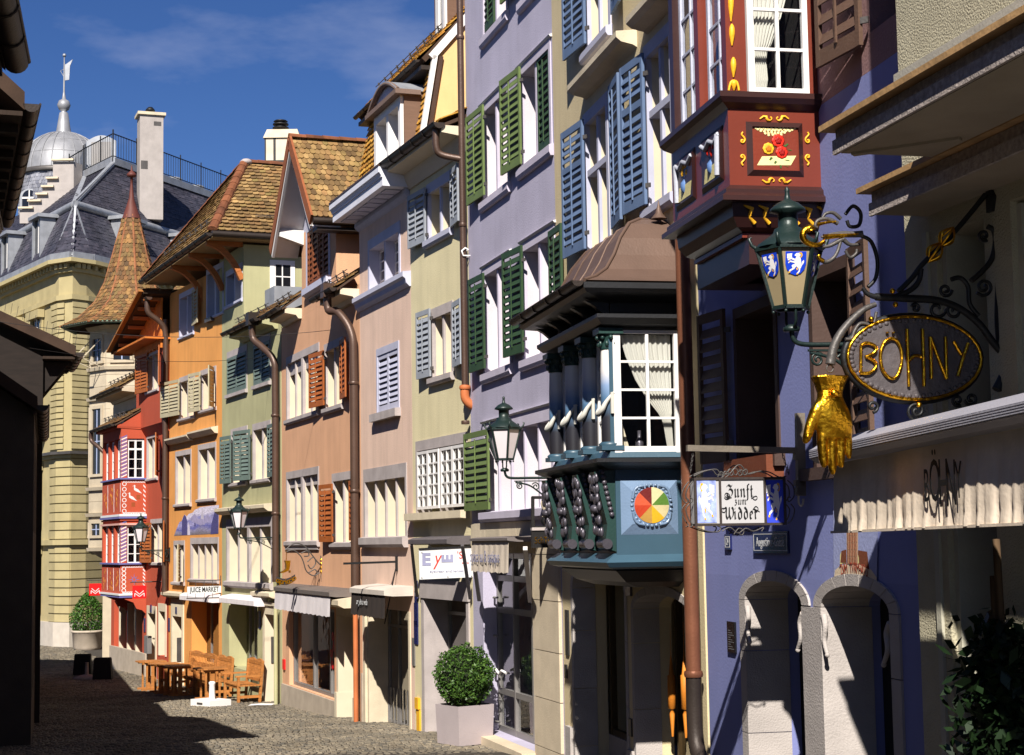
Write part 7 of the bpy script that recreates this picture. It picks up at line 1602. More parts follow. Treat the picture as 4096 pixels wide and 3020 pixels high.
# ================================================================ street lamps
M_milk = mat('milky_glass', (206, 196, 200), .35, var=.05, bump=0)
M_beigeglass = mat('beige_glass', (150, 134, 104), .3, var=.08, bump=0)
def lamp(name, label, F, lx, off, zmid, S, wall_off=0.0, glassm=None, rot=.52):
    """hexagonal lantern on a scrolled wall bracket; zmid = middle of the glass, S = lantern size"""
    t = thing(name, label, 'street lamp', F.M @ Matrix.Translation((lx, -wall_off, zmid)), 'wall lanterns'); L_ = off - wall_off; g = glassm or M_milk
    rt, rb, ht = .235 * S, .125 * S, .21 * S                     # glass radii and half height
    hx = [(math.cos(math.pi / 3 * k + math.pi / 6 + rot), math.sin(math.pi / 3 * k + math.pi / 6 + rot)) for k in range(6)]
    c = Vector((0, -L_, 0)); P_ = lambda k, r, z: c + Vector((hx[k % 6][0] * r, hx[k % 6][1] * r, z))
    fr = MB()
    for k in range(6):
        fr.bar(P_(k, rt, ht), P_(k, rb, -ht), .022 * S, .022 * S); fr.bar(P_(k, rt, ht), P_(k + 1, rt, ht), .03 * S, .03 * S); fr.bar(P_(k, rb, -ht), P_(k + 1, rb, -ht), .026 * S, .026 * S)
        fr.sphere(P_(k, rb, -ht - .03 * S), .014 * S, 6)
    fr.build('lantern_frame', M_lampgreen, t)
    for k in range(6):
        MB().add([P_(k, rb * .98, -ht), P_(k + 1, rb * .98, -ht), P_(k + 1, rt * .98, ht), P_(k, rt * .98, ht)], [(0, 1, 2, 3)]).build('lantern_pane', g, t)
        q = MB(); a = P_(k, rt * 1.02, ht + .01 * S); q.tube([a, a + Vector((hx[k][0], hx[k][1], 0)) * .03 * S + Vector((0, 0, .02 * S)), a + Vector((hx[k][0], hx[k][1], 0)) * .05 * S + Vector((0, 0, .07 * S)), a + Vector((hx[k][0], hx[k][1], 0)) * .03 * S + Vector((0, 0, .075 * S))], [.018 * S, .014 * S, .012 * S, .008 * S], 5); q.build('crest', M_lampgreen, t)
    z = ht; MB().lathe([(.235 * S, z + .015), (.22 * S, z + .04 * S), (.15 * S, z + .09 * S), (.11 * S, z + .12 * S), (.10 * S, z + .15 * S), (.072 * S, z + .165 * S), (.072 * S, z + .26 * S), (.13 * S, z + .275 * S), (.125 * S, z + .295 * S), (.08 * S, z + .335 * S), (.03 * S, z + .36 * S), (.022 * S, z + .37 * S), (.016 * S, z + .42 * S), (.02 * S, z + .435 * S), (.004 * S, z + .46 * S)], c, 18).build('lantern_roof', M_lampgreen, t)
    fk = MB()
    for s_ in (-1, 1): fk.tube([c + Vector((s_ * rb * .8, 0, -ht)), c + Vector((s_ * rb * .8, 0, -ht - .1 * S)), c + Vector((s_ * rb * .5, 0, -ht - .14 * S)), c + Vector((0, 0, -ht - .15 * S))], .011 * S, 6)
    fk.lathe([(.05 * S, -ht - .17 * S), (.06 * S, -ht - .16 * S), (.06 * S, -ht - .14 * S), (.03 * S, -ht - .12 * S)], c, 10); fk.build('lantern_fork', M_lampgreen, t)
    zb = -ht - .26 * S; ar = MB()
    ar.tube(cr_spline([c + Vector((0, 0, -ht - .16 * S)), c + Vector((0, .02 * S, zb + .03)), c + Vector((0, .10 * S, zb)), Vector((0, -L_ * .5, zb)), Vector((0, 0, zb))], 5), .018 * S, 8); ar.box(-.015 * S, .015 * S, -L_ * .82, 0, zb - .05 * S, zb - .035 * S); ar.build('bracket_arm', M_lampgreen, t)
    MB().box(-.03 * S, .03 * S, -.03, .0, zb - .36 * S, zb + .08 * S).build('wall_plate', M_lampgreen, t)
    sc = MB(); k_ = L_
    for cy, cz, r0, a0, tn in ((-k_ * .72, zb - .11 * S, .055 * S, 0.5, 1.6), (-k_ * .42, zb - .12 * S, .06 * S, 2.6, -1.5), (-k_ * .14, zb - .15 * S, .085 * S, .3, 1.7)):
        sc.tube([(0, y, z_) for y, z_ in spiral((cy, cz), r0, r0 * .18, a0, tn, 20)], .010 * S, 5)
    sc.tube(cr_spline([(0, -k_ * .80, zb - .06 * S), (0, -k_ * .55, zb - .10 * S), (0, -k_ * .35, zb - .2 * S), (0, -k_ * .15, zb - .31 * S), (0, 0, zb - .3 * S)], 5), .013 * S, 6); sc.build('bracket_scroll', M_lampgreen, t)
    return t, P_, hx, (rt, rb, ht)
F = FA['J']; tJ, PJ, hxJ, dims = lamp('street_lamp', 'large green lantern with blue ram shields beside the gilded hand', F, 4.6, .70, 5.05, 1.04, glassm=M_beigeglass, rot=-.1)
F = FA['H']; lx = 4.25; o_, z_ = F.cross('b5', 862, 365, lx)
lamp('street_lamp', 'green wall lantern with milky panes left of the carved oriel', F, lx, o_, z_, F.cross('b5', 862, 240, lx)[1] / 1 - F.cross('b5', 862, 490, lx)[1] if False else (F.cross('b5', 862, 240, lx)[1] - F.cross('b5', 862, 490, lx)[1]) / .42)
F = FA['D']; lx = -.12; o_, z_ = F.cross('c6', 370, 285, lx); lamp('street_lamp', 'green wall lantern before the sage house above the benches', F, lx, o_, z_, (F.cross('c6', 370, 130, lx)[1] - F.cross('c6', 370, 450, lx)[1]) / .42)
F = FA['C']; lx = -5.5; o_, z_ = F.cross('q2', 605, 625, lx); lamp('street_lamp', 'green wall lantern in front of the red oriel', F, lx, o_, z_, (F.cross('q2', 605, 530, lx)[1] - F.cross('q2', 605, 715, lx)[1]) / .42)
# ram emblem as flat painted shapes (unit square, x right, y up)
RAM = {'white': [[(.42, .84), (.52, .93), (.68, .94), (.73, .84), (.64, .75), (.53, .78)], [(.53, .78), (.72, .76), (.75, .58), (.80, .42), (.72, .26), (.58, .34), (.46, .42), (.42, .62)], [(.46, .60), (.28, .68), (.12, .62), (.10, .67), (.28, .75), (.48, .68)], [(.44, .52), (.24, .56), (.14, .50), (.13, .55), (.24, .62), (.46, .58)],
                 [(.30, .40), (.36, .46), (.46, .46), (.52, .38), (.46, .30), (.36, .29)], [(.40, .32), (.22, .24), (.18, .17), (.25, .17), (.30, .20), (.46, .28)], [(.62, .30), (.72, .27), (.70, .15), (.62, .08), (.56, .09), (.64, .18), (.66, .24)], [(.79, .56), (.88, .64), (.90, .56), (.82, .42)], [(.07, .90), (.32, .92), (.30, .82), (.32, .72), (.08, .70)]],
       'gold': [[(.66, .96), (.78, .95), (.82, .84), (.76, .74), (.68, .76), (.76, .82), (.74, .90), (.66, .90)], [(.16, .16), (.26, .17), (.22, .10), (.15, .11)], [(.55, .09), (.64, .08), (.60, .03), (.53, .04)], [(.19, .70), (.22, .70), (.22, .55), (.19, .55)], [(.52, .30), (.60, .34), (.60, .22), (.55, .22)]]}
M_shb = mat('shield_blue', (24, 60, 190), .4, var=.08, bump=0); M_ramw = mat('ram_white', (228, 224, 224), .5, var=.06, bump=0); M_ramg = mat('ram_gold', (222, 168, 36), .4, var=.1, bump=0)
def ram(place, parent, flip=False, dz=.002):
    for key, m in (('white', M_ramw), ('gold', M_ramg)):
        for poly in RAM[key]:
            pts = [((1 - x) if flip else x, y) for x, y in poly]; dd = dz + (.001 if key == 'gold' else 0)
            MB().add([place(x, y, dd) for x, y in pts], [tuple(range(len(pts)))[:: (1 if not flip else -1)]]).build('emblem_shape', m, parent)
rt, rb, ht = dims
for k in range(6):
    a, b = PJ(k, rt, ht), PJ(k + 1, rt, ht); a0, b0 = PJ(k, rb, -ht), PJ(k + 1, rb, -ht); mid = ((a + b) / 2); n_ = (mid - Vector((0, -.70, ht))).normalized()
    if (mid.x < -.05): continue
    ex = (b - a).normalized(); up_ = ((a + b) / 2 - (a0 + b0) / 2).normalized(); nn = ex.cross(up_).normalized(); cc = (a + b + a0 + b0) / 4 + up_ * .09
    if nn.dot(n_) < 0: nn = -nn
    if ex.cross(up_).dot(n_) < 0: ex = -ex
    def place(x, y, d_, cc=cc, ex=ex, up_=up_, nn=nn): return cc + ex * (x - .5) * .155 + up_ * (y - .5) * .175 + nn * (.004 + d_)
    pts = [(0, 1), (0, .5), (.08, .25), (.25, .08), (.5, 0), (.75, .08), (.92, .25), (1, .5), (1, 1)]
    MB().add([place(x, y, .0) for x, y in pts], [tuple(range(len(pts)))]).build('shield', M_shb, tJ)
    ram(place, tJ)

# ================================================================ hanging signs on the right
def iron(mb, F, lx, c, pts, r, base, n=6, k=5, x0=0.0):
    P3 = [Vector((x0, -F.cross(c, *p, lx)[0], F.cross(c, *p, lx)[1])) - base for p in pts]
    P3 = [Vector((x0, p.y, p.z)) for p in P3]
    q = cr_spline(P3, k) if len(P3) > 2 else P3
    rr_ = r if not isinstance(r, tuple) else [r[0] + (r[1] - r[0]) * i / (len(q) - 1) for i in range(len(q))]
    mb.tube(q, rr_, n)
# ---- oval shop sign with its wrought iron bracket
F = FA['K']; lx = 1.1; pc5 = lambda x, y: (lambda q: (-q[0], q[1]))(F.cross('q5', x, y, lx)); wz = pc5(1330, 700)[1]
t = thing('shop_sign', 'dark oval shop sign with gilded letters on a scrolled iron bracket', 'sign', F.M @ Matrix.Translation((lx, 0, wz))); base = Vector((0, 0, wz))
lp = lambda x, y, dx=0.0: Vector((dx,) + pc5(x, y)) - base
cen = lp(755, 1210); ru = (lp(1195, 1210) - lp(320, 1210)).length / 2; rv = (lp(755, 940) - lp(755, 1485)).length / 2
n = 40; el = [cen + Vector((0, ru * math.cos(2*math.pi*i/n), rv * math.sin(2*math.pi*i/n))) for i in range(n)]
M_plate = mat('sign_plate', (82, 76, 78), .6, metal=.2, var=.2, scale=10, bump=.4, bscale=25)
MB().prism([p + Vector((-.02, 0, 0)) for p in el], (.03, 0, 0)).build('plate', M_plate, t)
MB().tube([cen + Vector((.01, ru * 1.005 * math.cos(2*math.pi*i/n), rv * 1.005 * math.sin(2*math.pi*i/n))) for i in range(n + 1)], .010, 6).build('gilt_rim', M_gold, t)
MB().tube([cen + Vector((-.02, ru * 1.03 * math.cos(2*math.pi*i/n), rv * 1.03 * math.sin(2*math.pi*i/n))) for i in range(n + 1)], .022, 6).build('dark_rim', M_black, t)
sc = MB()
for i in range(56):
    a = 2*math.pi*i/56; sc.sphere(cen + Vector((.012, (ru - .02) * math.cos(a), (rv - .02) * math.sin(a))), .013, 6, (.4, 1.2, 1))
sc.build('scalloped_edge', M_plate, t)
def stroke(c, pts, r, F_, lx_, m, name, par, b_, dx=.02, k=5, nn=6):
    q = MB(); iron(q, F_, lx_, c, pts, r, b_, nn, k, dx); return q.build(name, m, par)
for L_ in ([[(392, 1130), (390, 1305)], [(392, 1130), (430, 1112), (480, 1130), (490, 1165), (450, 1195), (420, 1205)], [(430, 1205), (480, 1235), (490, 1270), (450, 1310), (385, 1312)]],
           [[(590, 1082), (545, 1110), (520, 1190), (535, 1290), (585, 1345), (630, 1330), (660, 1240), (655, 1150), (625, 1095), (590, 1082)], [(565, 1040), (567, 1048)], [(605, 1040), (607, 1048)]],
           [[(695, 1020), (702, 1210), (708, 1400)], [(797, 1020), (803, 1210), (808, 1400)], [(706, 1230), (740, 1200), (770, 1198), (800, 1208)]],
           [[(848, 1072), (852, 1200), (855, 1350)], [(850, 1075), (900, 1210), (955, 1350)], [(948, 1072), (952, 1200), (957, 1350)]],
           [[(1002, 1102), (1030, 1150), (1052, 1190)], [(1098, 1115), (1065, 1210), (1030, 1330)]]):
    q = MB()
    for pts in L_: iron(q, F, lx, 'q5', pts, .0105, base, 6, 5, .022)
    q.build('gilt_letter', M_gold, t)
br = MB()
for pts, r in (([(1300, 110), (1310, 300), (1320, 700), (1320, 1000), (1345, 1200), (1355, 1300), (1300, 1420)], .03), ([(500, 805), (700, 815), (900, 828), (1050, 880), (1180, 980), (1270, 1100), (1340, 1180)], .022), ([(1225, 130), (1120, 260), (1000, 400), (900, 500), (800, 600), (740, 680), (650, 770)], .016),
               ([(800, 620), (785, 700), (730, 760), (640, 800)], .016), ([(415, 745), (440, 780), (480, 800), (520, 805)], (.012, .018)), ([(1180, 930), (1120, 850), (1110, 740), (1060, 680), (1000, 690)], .014), ([(1130, 700), (1200, 640), (1265, 560), (1290, 450), (1280, 370), (1240, 340)], .016)):
    iron(br, F, lx, 'q5', pts, r, base, 8)
br.build('bracket', M_black, t)
def spir(mb, c, cx_, cy_, r0, a0, tn, r=.010, k1=.2):
    iron(mb, F, lx, c, [(cx_ + x, cy_ + y) for x, y in spiral((0, 0), r0, r0 * k1, a0, tn, 14)], r, base, 5, 2)
sp = MB()
for cx_, cy_, r0, a0, tn in ((1215, 400, 40, 1, 1.3), (1215, 740, 60, 2.5, -1.6), (960, 760, 45, 0, 1.4), (905, 885, 62, 0, 1.0), (765, 880, 30, 3.5, 1.2), (1020, 900, 50, 4, -1.2), (770, 1560, 60, 2, 1.4), (1130, 1480, 45, 3, -1.3), (1040, 1490, 40, 1, 1.3), (480, 1530, 40, 1.5, -1.2)): spir(sp, 'q5', cx_, cy_, r0, a0, tn)
sp.build('scrollwork', M_black, t)
bd = MB()
for cx_, cy_, a in ((890, 510, .8), (970, 410, .8)):
    p = lp(cx_, cy_)
    for k in range(7):
        an = 2*math.pi*k/7; d = Vector((0, .6, .8)); s1 = d.cross(Vector((1, 0, 0))).normalized()
        bd.tube(cr_spline([p - d * .07, p + (s1 * math.cos(an) + Vector((1, 0, 0)) * math.sin(an)) * .045, p + d * .07], 5), .007, 5)
bd.build('bud_cage', M_gold, t)
for x, y in ((600, 770), (620, 860), (460, 955), (775, 1520)): MB().sphere(lp(x, y, .02), .017, 8).build('gilt_boss', M_gold, t)
hn = MB(); iron(hn, F, lx, 'q5', [(500, 855), (420, 890), (330, 970), (260, 1060), (220, 1150), (200, 1250)], (.014, .030), base, 8); hn.build('horn_arm', M_iron, t)
hn = MB(); iron(hn, F, lx, 'q5', [(505, 905), (480, 985), (400, 980), (360, 1030), (340, 1080), (300, 1085)], .010, base, 6); hn.build('curled_strap', M_iron, t)
fl = MB()
for pts, r in (([(410, 390), (300, 395), (220, 400), (150, 408)], (.022, .008)), ([(405, 395), (300, 380), (200, 392), (140, 410)], (.012, .006)), ([(250, 320), (180, 290), (120, 300), (100, 335), (120, 350)], (.014, .008)), ([(270, 290), (220, 250), (170, 255), (145, 290)], (.012, .008)), ([(290, 420), (250, 440), (190, 470), (140, 475)], (.016, .008)),
               ([(270, 430), (250, 500), (220, 550), (170, 575), (125, 550), (120, 530)], (.010, .014)), ([(290, 430), (330, 460), (395, 458)], (.014, .008)), ([(300, 500), (330, 545), (370, 520), (375, 490)], .009)): iron(fl, F, lx, 'q5', pts, r, base, 6)
fl.build('iron_leaves', M_iron, t)
fg = MB()
for pts, r in (([(155, 440), (110, 465), (50, 455), (15, 420), (20, 375), (60, 355), (70, 370)], (.012, .026)), ([(400, 392), (280, 402), (150, 412)], (.006, .018)), ([(230, 310), (160, 318), (110, 330)], (.006, .012)), ([(150, 570), (120, 550), (118, 530)], (.012, .012))): iron(fg, F, lx, 'q5', pts, r, base, 6, 5, .012)
fg.build('gilt_leaves', M_gold, t)
iron_ = MB(); iron(iron_, F, lx, 'q5', [(300, 260), (350, 205), (400, 250), (390, 330), (330, 340), (310, 300)], .011, base, 6); iron(iron_, F, lx, 'q5', [(400, 400), (470, 440), (510, 560), (500, 680), (450, 740)], .012, base, 6); iron_.build('scroll_stem', M_black, t)
p0 = lp(1300, 110); wp = MB(); wp.prism([(-.03, .0, p0.z - .12), (.03, .0, p0.z - .12), (.06, 0, p0.z - .04), (.03, 0, p0.z), (.06, 0, p0.z + .04), (.02, 0, p0.z + .12), (-.03, 0, p0.z + .12)], (0, -.02, 0)); wp.build('wall_plate', M_black, t)
# ---- gilded hand hanging from the horn
p = lp(200, 1265) + base; t = thing('gilded_hand', 'gilded glove shaped hand hanging fingers down with flared cuff', 'sign', F.M @ Matrix.Translation((lx, p.y, p.z)))
HB = Vector((0, p.y, p.z)); hp = lambda x, y, dx=0.0: Vector((dx, -F.cross('g3', x, y, lx)[0], F.cross('g3', x, y, lx)[1])) - HB
s_ = (hp(450, 900) - hp(250, 900)).length / 200
rg = MB(); a = hp(350, 772); rg.tube([a + Vector((0, .02 * math.cos(2*math.pi*i/12), .02 * math.sin(2*math.pi*i/12))) for i in range(13)], .005, 6); rg.build('hanging_ring', M_iron, t)
cf = MB(); nn = 28; prof = [(835, 148), (845, 150), (900, 122), (960, 103), (970, 100)]; v = []
for y, w in prof:
    c_ = hp(349, y)
    for k in range(nn): a = 2*math.pi*k/nn; rr_ = w * s_ * (1 + .03 * (k % 2)); v.append(c_ + Vector((math.sin(a) * rr_ * .62, math.cos(a) * rr_, 0)))
cf.add(v, [(i*nn+k, i*nn+(k+1)%nn, (i+1)*nn+(k+1)%nn, (i+1)*nn+k) for i in range(len(prof)-1) for k in range(nn)] + [tuple(range(nn))], False); cf.build('cuff', M_gold, t)
bd = MB(); v = []
for y in (962, 975, 988, 1000):
    c_ = hp(349, y); bd.tube([c_ + Vector((math.sin(2*math.pi*k/20) * 98 * s_ * .62, math.cos(2*math.pi*k/20) * 98 * s_, 0)) for k in range(21)], 7 * s_, 6)
bd.build('wrist_band', M_gold, t); MB().sphere(hp(349, 985, .07), 34 * s_, 12, (.6, 1, .8)).build('button', M_gold, t)
hm = MB(); nn = 20; rows = [(960, 349, 100, .62), (1010, 349, 106, .6), (1060, 352, 124, .56), (1120, 362, 146, .52), (1180, 374, 154, .48), (1240, 384, 152, .44), (1300, 388, 148, .40), (1350, 392, 138, .36)]; v = []
for y, cx_, w, fl_ in rows:
    c_ = hp(cx_, y)
    for k in range(nn): a = 2*math.pi*k/nn; v.append(c_ + Vector((math.sin(a) * w * s_ * fl_, math.cos(a) * w * s_, 0)))
hm.add(v, [(i*nn+k, i*nn+(k+1)%nn, (i+1)*nn+(k+1)%nn, (i+1)*nn+k) for i in range(len(rows)-1) for k in range(nn)] + [tuple(range(nn)), tuple(reversed(range((len(rows)-1)*nn, len(rows)*nn)))], True)
for pts, rs_ in (([(290, 1060), (240, 1120), (205, 1200), (178, 1280), (160, 1345), (150, 1368)], (56, 52, 46, 42, 36, 26)), ([(290, 1270), (285, 1370), (290, 1470), (298, 1540), (302, 1570)], (44, 42, 38, 34, 24)), ([(362, 1310), (365, 1420), (368, 1520), (372, 1600), (374, 1630)], (42, 40, 37, 32, 22)), ([(432, 1310), (438, 1410), (440, 1500), (442, 1570)], (40, 38, 34, 24)), ([(492, 1290), (502, 1370), (506, 1440), (508, 1500)], (34, 32, 28, 20))):
    q = cr_spline([hp(x, y) for x, y in pts], 4); rr_ = []
    for i in range(len(q)): f_ = i / (len(q) - 1) * (len(rs_) - 1); j = min(int(f_), len(rs_) - 2); rr_.append((rs_[j] + (rs_[j+1] - rs_[j]) * (f_ - j)) * s_)
    hm.tube(q, rr_, 10); hm.sphere(q[-1], rr_[-1], 10)
hd = hm.build('hand', M_gold, t); md = hd.modifiers.new('blend', 'REMESH'); md.mode = 'VOXEL'; md.voxel_size = .006; md.use_smooth_shade = True; ms = hd.modifiers.new('soft', 'SMOOTH'); ms.iterations = 3; ms.factor = .5
for x, y, r_ in ((158, 1338, 16),): MB().sphere(hp(x - 4, y, .028), r_ * s_, 8, (.4, .8, 1.3)).build('finger_nail', M_gold, t)
# ---- shop blind with lettering on the valance
o = .70; (xl, ztl), (xr, ztr) = F.hit('g4', 335, 590, o), F.hit('g4', 2084, 165, o); _, zbl = F.hit('g4', 390, 800, o); _, zbr = F.hit('g4', 2084, 470, o); _, zvl = F.hit('g4', 395, 1385, o); _, zvr = F.hit('g4', 2084, 1310, o)
xr2 = 3.6; ex = lambda a, b: a + (b - a) * (xr2 - xl) / (xr - xl); ztr, zbr, zvr = ex(ztl, ztr), ex(zbl, zbr), ex(zvl, zvr)
t = thing('shop_blind', 'grey shop blind with black lettering on its sunlit hanging cloth', 'awning', F.M @ Matrix.Translation((xl, 0, zvl))); B0 = Vector((xl, 0, zvl))
M_casg = mat('blind_cassette', (158, 156, 166), .5, metal=.2, var=.06); M_cloth = mat('blind_cloth', (206, 190, 172), .9, var=.12, scale=6, streak=.2, bump=.12)
def casprof(zt_, zb_): h_ = zt_ - zb_; return [(-o + .20, zb_), (-o - .06, zb_ + h_ * .12), (-o - .10, zb_ + h_ * .30), (-o - .11, zb_ + h_ * .65), (-o - .08, zb_ + h_ * .75), (-o - .02, zt_), (-o + .2, zt_ + .02)]
A_, B_ = casprof(ztl, zbl), casprof(ztr, zbr); n = len(A_); v = [Vector((xl, y, z)) - B0 for y, z in A_] + [Vector((xr2, y, z)) - B0 for y, z in B_]
MB().add(v, [(i, (i+1) % n, n + (i+1) % n, n + i) for i in range(n)] + [tuple(range(n))[::-1], tuple(range(n, 2*n))]).build('cassette', M_casg, t)
for k in range(4):
    f_ = .36 + .08 * k; q = MB(); q.bar(Vector((xl + .01, -o - .109, zbl + (ztl - zbl) * f_)) - B0, Vector((xr2, -o - .109, zbr + (ztr - zbr) * f_)) - B0, .008, .006); q.build('cassette_rib', M_casg, t)
cl = MB(); nc = 150; nr = 12; v = []; rr = random.Random(9)
ph = [rr.uniform(0, 6) for _ in range(6)]
for j in range(nr + 1):
    tj = j / nr
    for i in range(nc + 1):
        ti = i / nc; x = xl + .05 + (xr2 - xl - .05) * ti; zt_ = zbl + (zbr - zbl) * ti + .01; zb_ = zvl + (zvr - zvl) * ti
        puck = tj ** 2; y = -o + .02 - .02 * tj + puck * (.010 * math.sin(x * 55 + ph[0]) + .008 * math.sin(x * 97 + ph[1]) + .006 * math.sin(x * 31 + ph[2])) + .006 * math.sin(x * 9 + ph[3])
        if j == nr - 2: y += .004
        v.append(Vector((x, y, zt_ + (zb_ - zt_) * tj)) - B0)
cl.add(v, [(j*(nc+1)+i, (j+1)*(nc+1)+i, (j+1)*(nc+1)+i+1, j*(nc+1)+i+1) for j in range(nr) for i in range(nc)], True); cl.build('valance', M_cloth, t)
q = MB(); q.bar(Vector((xl + .05, -o - .0, zvl)) - B0, Vector((xr2, -o - .0, zvr)) - B0, .02, .015); q.build('valance_hem', M_cloth, t)
for ch, cx_, cy_, hh in (('B', 1228, 990, 310), ('Ö', 1300, 950, 500), ('H', 1378, 975, 455), ('N', 1445, 970, 430), ('Y', 1510, 940, 350)):
    a, z = F.hit('g4', cx_, cy_, o + .02); _, z1 = F.hit('g4', cx_, cy_ - hh / 2, o + .02); _, z0 = F.hit('g4', cx_, cy_ + hh / 2, o + .02)
    H_ = (z1 - z0); text(ch, M_textb, t, Matrix.Translation(Vector((a, -o - .022, z)) - B0) @ FRONT, H_ * (1.08 if ch == 'Ö' else 1.36), .44 if ch != 'Ö' else .48, 'letter', .001)
for k, x in enumerate((.9, 2.6)): MB().bar(Vector((x, -.02, ztl - .05)) - B0, Vector((x, -o + .1, ztl - .05)) - B0, .05, .06).build('blind_arm', M_casg, t)

# ---- guild sign box on its steel arm
F = FA['J']; lx = 3.0; pc6 = lambda x, y: (lambda q: (-q[0], q[1]))(F.cross('e6', x, y, lx)); zb = pc6(1250, 260)[1]
t = thing('guild_sign', 'white hanging sign box with blackletter writing between two ram panels', 'sign', F.M @ Matrix.Translation((lx, 0, zb))); base = Vector((0, 0, zb)); lp = lambda x, y, dx=0.0: Vector((dx,) + pc6(x, y)) - base
M_stl = mat('weathered_steel', (128, 118, 106), .5, metal=.4, var=.2)
MB().bar(lp(120, 235), lp(1262, 260), .05, .05).build('arm', M_stl, t); MB().bar(lp(1268, -120), lp(1280, 720), .06, .07).build('wall_post', M_stl, t)
q = MB(); q.bar(lp(1210, 315), lp(1310, 320), .07, .06); q.bar(lp(1215, 590), lp(1310, 590), .06, .05); q.bar(lp(1225, 670), lp(1300, 680), .06, .06); q.build('post_clamp', M_stl, t)
q = MB(); iron(q, F, lx, 'e6', [(1255, 720), (1258, 790), (1280, 820), (1300, 800), (1305, 750)], .010, base); q.build('hook', M_cream, t)
yA, zT_ = lp(190, 535).y, lp(190, 535).z; yB_, zB_ = lp(1135, 1010).y, lp(1135, 1015).z; dpt = .12
bx = MB()
for xx in (-dpt, 0):
    for a, b in ((yA, yA + .022), (lp(428, 0).y, lp(450, 0).y), (lp(880, 0).y, lp(904, 0).y), (yB_ - .022, yB_)): bx.box(xx - .008, xx + .008, a, b, zB_, zT_)
    for a, b in ((zB_, zB_ + .02), (zT_ - .02, zT_)): bx.box(xx - .0075, xx + .0075, yA, yB_, a, b)
for y in (yA + .011, yB_ - .011):
    for z in (zB_ + .01, zT_ - .01): bx.box(-dpt, 0, y - .01, y + .01, z - .0095, z + .0095)
bx.build('box_frame', mat('sign_frame', (66, 58, 56), .5, metal=.3), t)
M_opal = mat('opal_panel', (178, 176, 178), .35, var=.04, bump=0)
MB().box(-dpt + .004, -.004, yA + .004, yB_ - .004, zB_ + .004, zT_ - .004).build('light_box', M_opal, t)
M_rblue = mat('ram_field_blue', (52, 70, 200), .4, var=.0, bump=0); M_rpale = mat('ram_field_pale', (150, 164, 226), .4, var=.5, scale=14, bump=0)
for (xa_, xb_, m, fl_) in ((212, 425, M_rpale, True), (906, 1115, M_rblue, False)):
    a, b = lp(xa_, 560), lp(xb_, 995); zt_, zb_ = lp(xa_, 560).z, lp(xa_, 995).z
    MB().add([(.0005, a.y, zb_), (.0005, b.y, zb_), (.0005, b.y, zt_), (.0005, a.y, zt_)], [(0, 1, 2, 3)]).build('ram_panel', m, t)
    ram(lambda x, y, d_, a=a, b=b, zt_=zt_, zb_=zb_: Vector((.001 + d_, a.y + (b.y - a.y) * (.02 + .96 * x), zb_ + (zt_ - zb_) * (.03 + .94 * y))), t, fl_)
# blackletter written with a broad nib
NIB = {
 'Z': [[(.1, .82), (.3, .98), (.55, .86), (.8, .98)], [(.78, .95), (.35, .55)], [(.35, .55), (.62, .62), (.82, .42), (.7, .14), (.4, .0), (.12, .12), (.2, .3)]],
 'u': [[(.12, .62), (.2, .56), (.2, .1), (.3, .0), (.62, .12)], [(.56, .62), (.64, .56), (.64, .1), (.74, .0), (.84, .06)]],
 'n': [[(.1, .62), (.2, .54), (.2, .0)], [(.2, .5), (.5, .64), (.64, .52), (.64, .1), (.74, .0), (.84, .06)]],
 'f': [[(.75, .98), (.55, 1.0), (.38, .85), (.38, .0), (.28, -.25), (.1, -.22)], [(.15, .6), (.68, .6)]],
 't': [[(.35, .9), (.35, .1), (.48, .0), (.66, .08)], [(.12, .6), (.62, .6)]],
 'z': [[(.1, .55), (.25, .64), (.6, .6)], [(.6, .6), (.3, .34), (.6, .3), (.6, .05), (.3, -.15), (.1, -.05)]],
 'm': [[(.06, .62), (.14, .54), (.14, .0)], [(.14, .5), (.34, .64), (.45, .52), (.45, .0)], [(.45, .5), (.66, .64), (.77, .52), (.77, .1), (.85, .0), (.95, .06)]],
 'W': [[(.0, .8), (.14, .98), (.28, .85), (.24, .3), (.36, .0)], [(.36, .0), (.52, .3), (.55, .98)], [(.55, .98), (.54, .3), (.66, .0)], [(.66, .0), (.9, .3), (.92, .8), (.8, .98)]],
 'i': [[(.14, .62), (.26, .54), (.26, .1), (.36, .0), (.48, .06)], [(.22, .84), (.32, .9)]],
 'd': [[(.7, .52), (.42, .64), (.18, .5), (.18, .14), (.42, .0), (.66, .14), (.66, .55), (.5, .8), (.22, .98)]],
 'e': [[(.18, .3), (.62, .42), (.55, .6), (.3, .62), (.18, .46), (.18, .14), (.36, .0), (.66, .1)]],
 'r': [[(.1, .62), (.22, .54), (.22, .1), (.32, .0)], [(.22, .5), (.45, .64), (.6, .56)]]}
def nib_word(word, widths, y0, z0, H_, W_, par):
    nw = H_ * .16; na = math.radians(42); nv = Vector((0, math.cos(na) * nw / 2, math.sin(na) * nw / 2)); x = y0
    tot = sum(widths); mb = MB(); lay = 0
    for ch, w in zip(word, widths):
        cw = W_ * w / tot
        for st in NIB[ch]:
            P = [Vector((.0015 + .0002 * lay, x + cw * a, z0 + H_ * b)) for a, b in st]; P = cr_spline(P, 3) if len(P) > 3 else P
            for a, b in zip(P, P[1:]):
                mb.add([a - nv, b - nv, b + nv, a + nv], [(0, 1, 2, 3)]); lay = (lay + 1) % 5
        x += cw
    return mb.build('lettering', M_textb, par)
a, b = lp(520, 730), lp(800, 590); nib_word('Zunft', (1.15, .9, .9, .55, .6), a.y, a.z, (b.z - a.z) * .92, b.y - a.y, t)
a, b = lp(605, 805), lp(725, 745); nib_word('zum', (.7, .85, 1.1), a.y, a.z, (b.z - a.z) * 1.2, b.y - a.y, t)
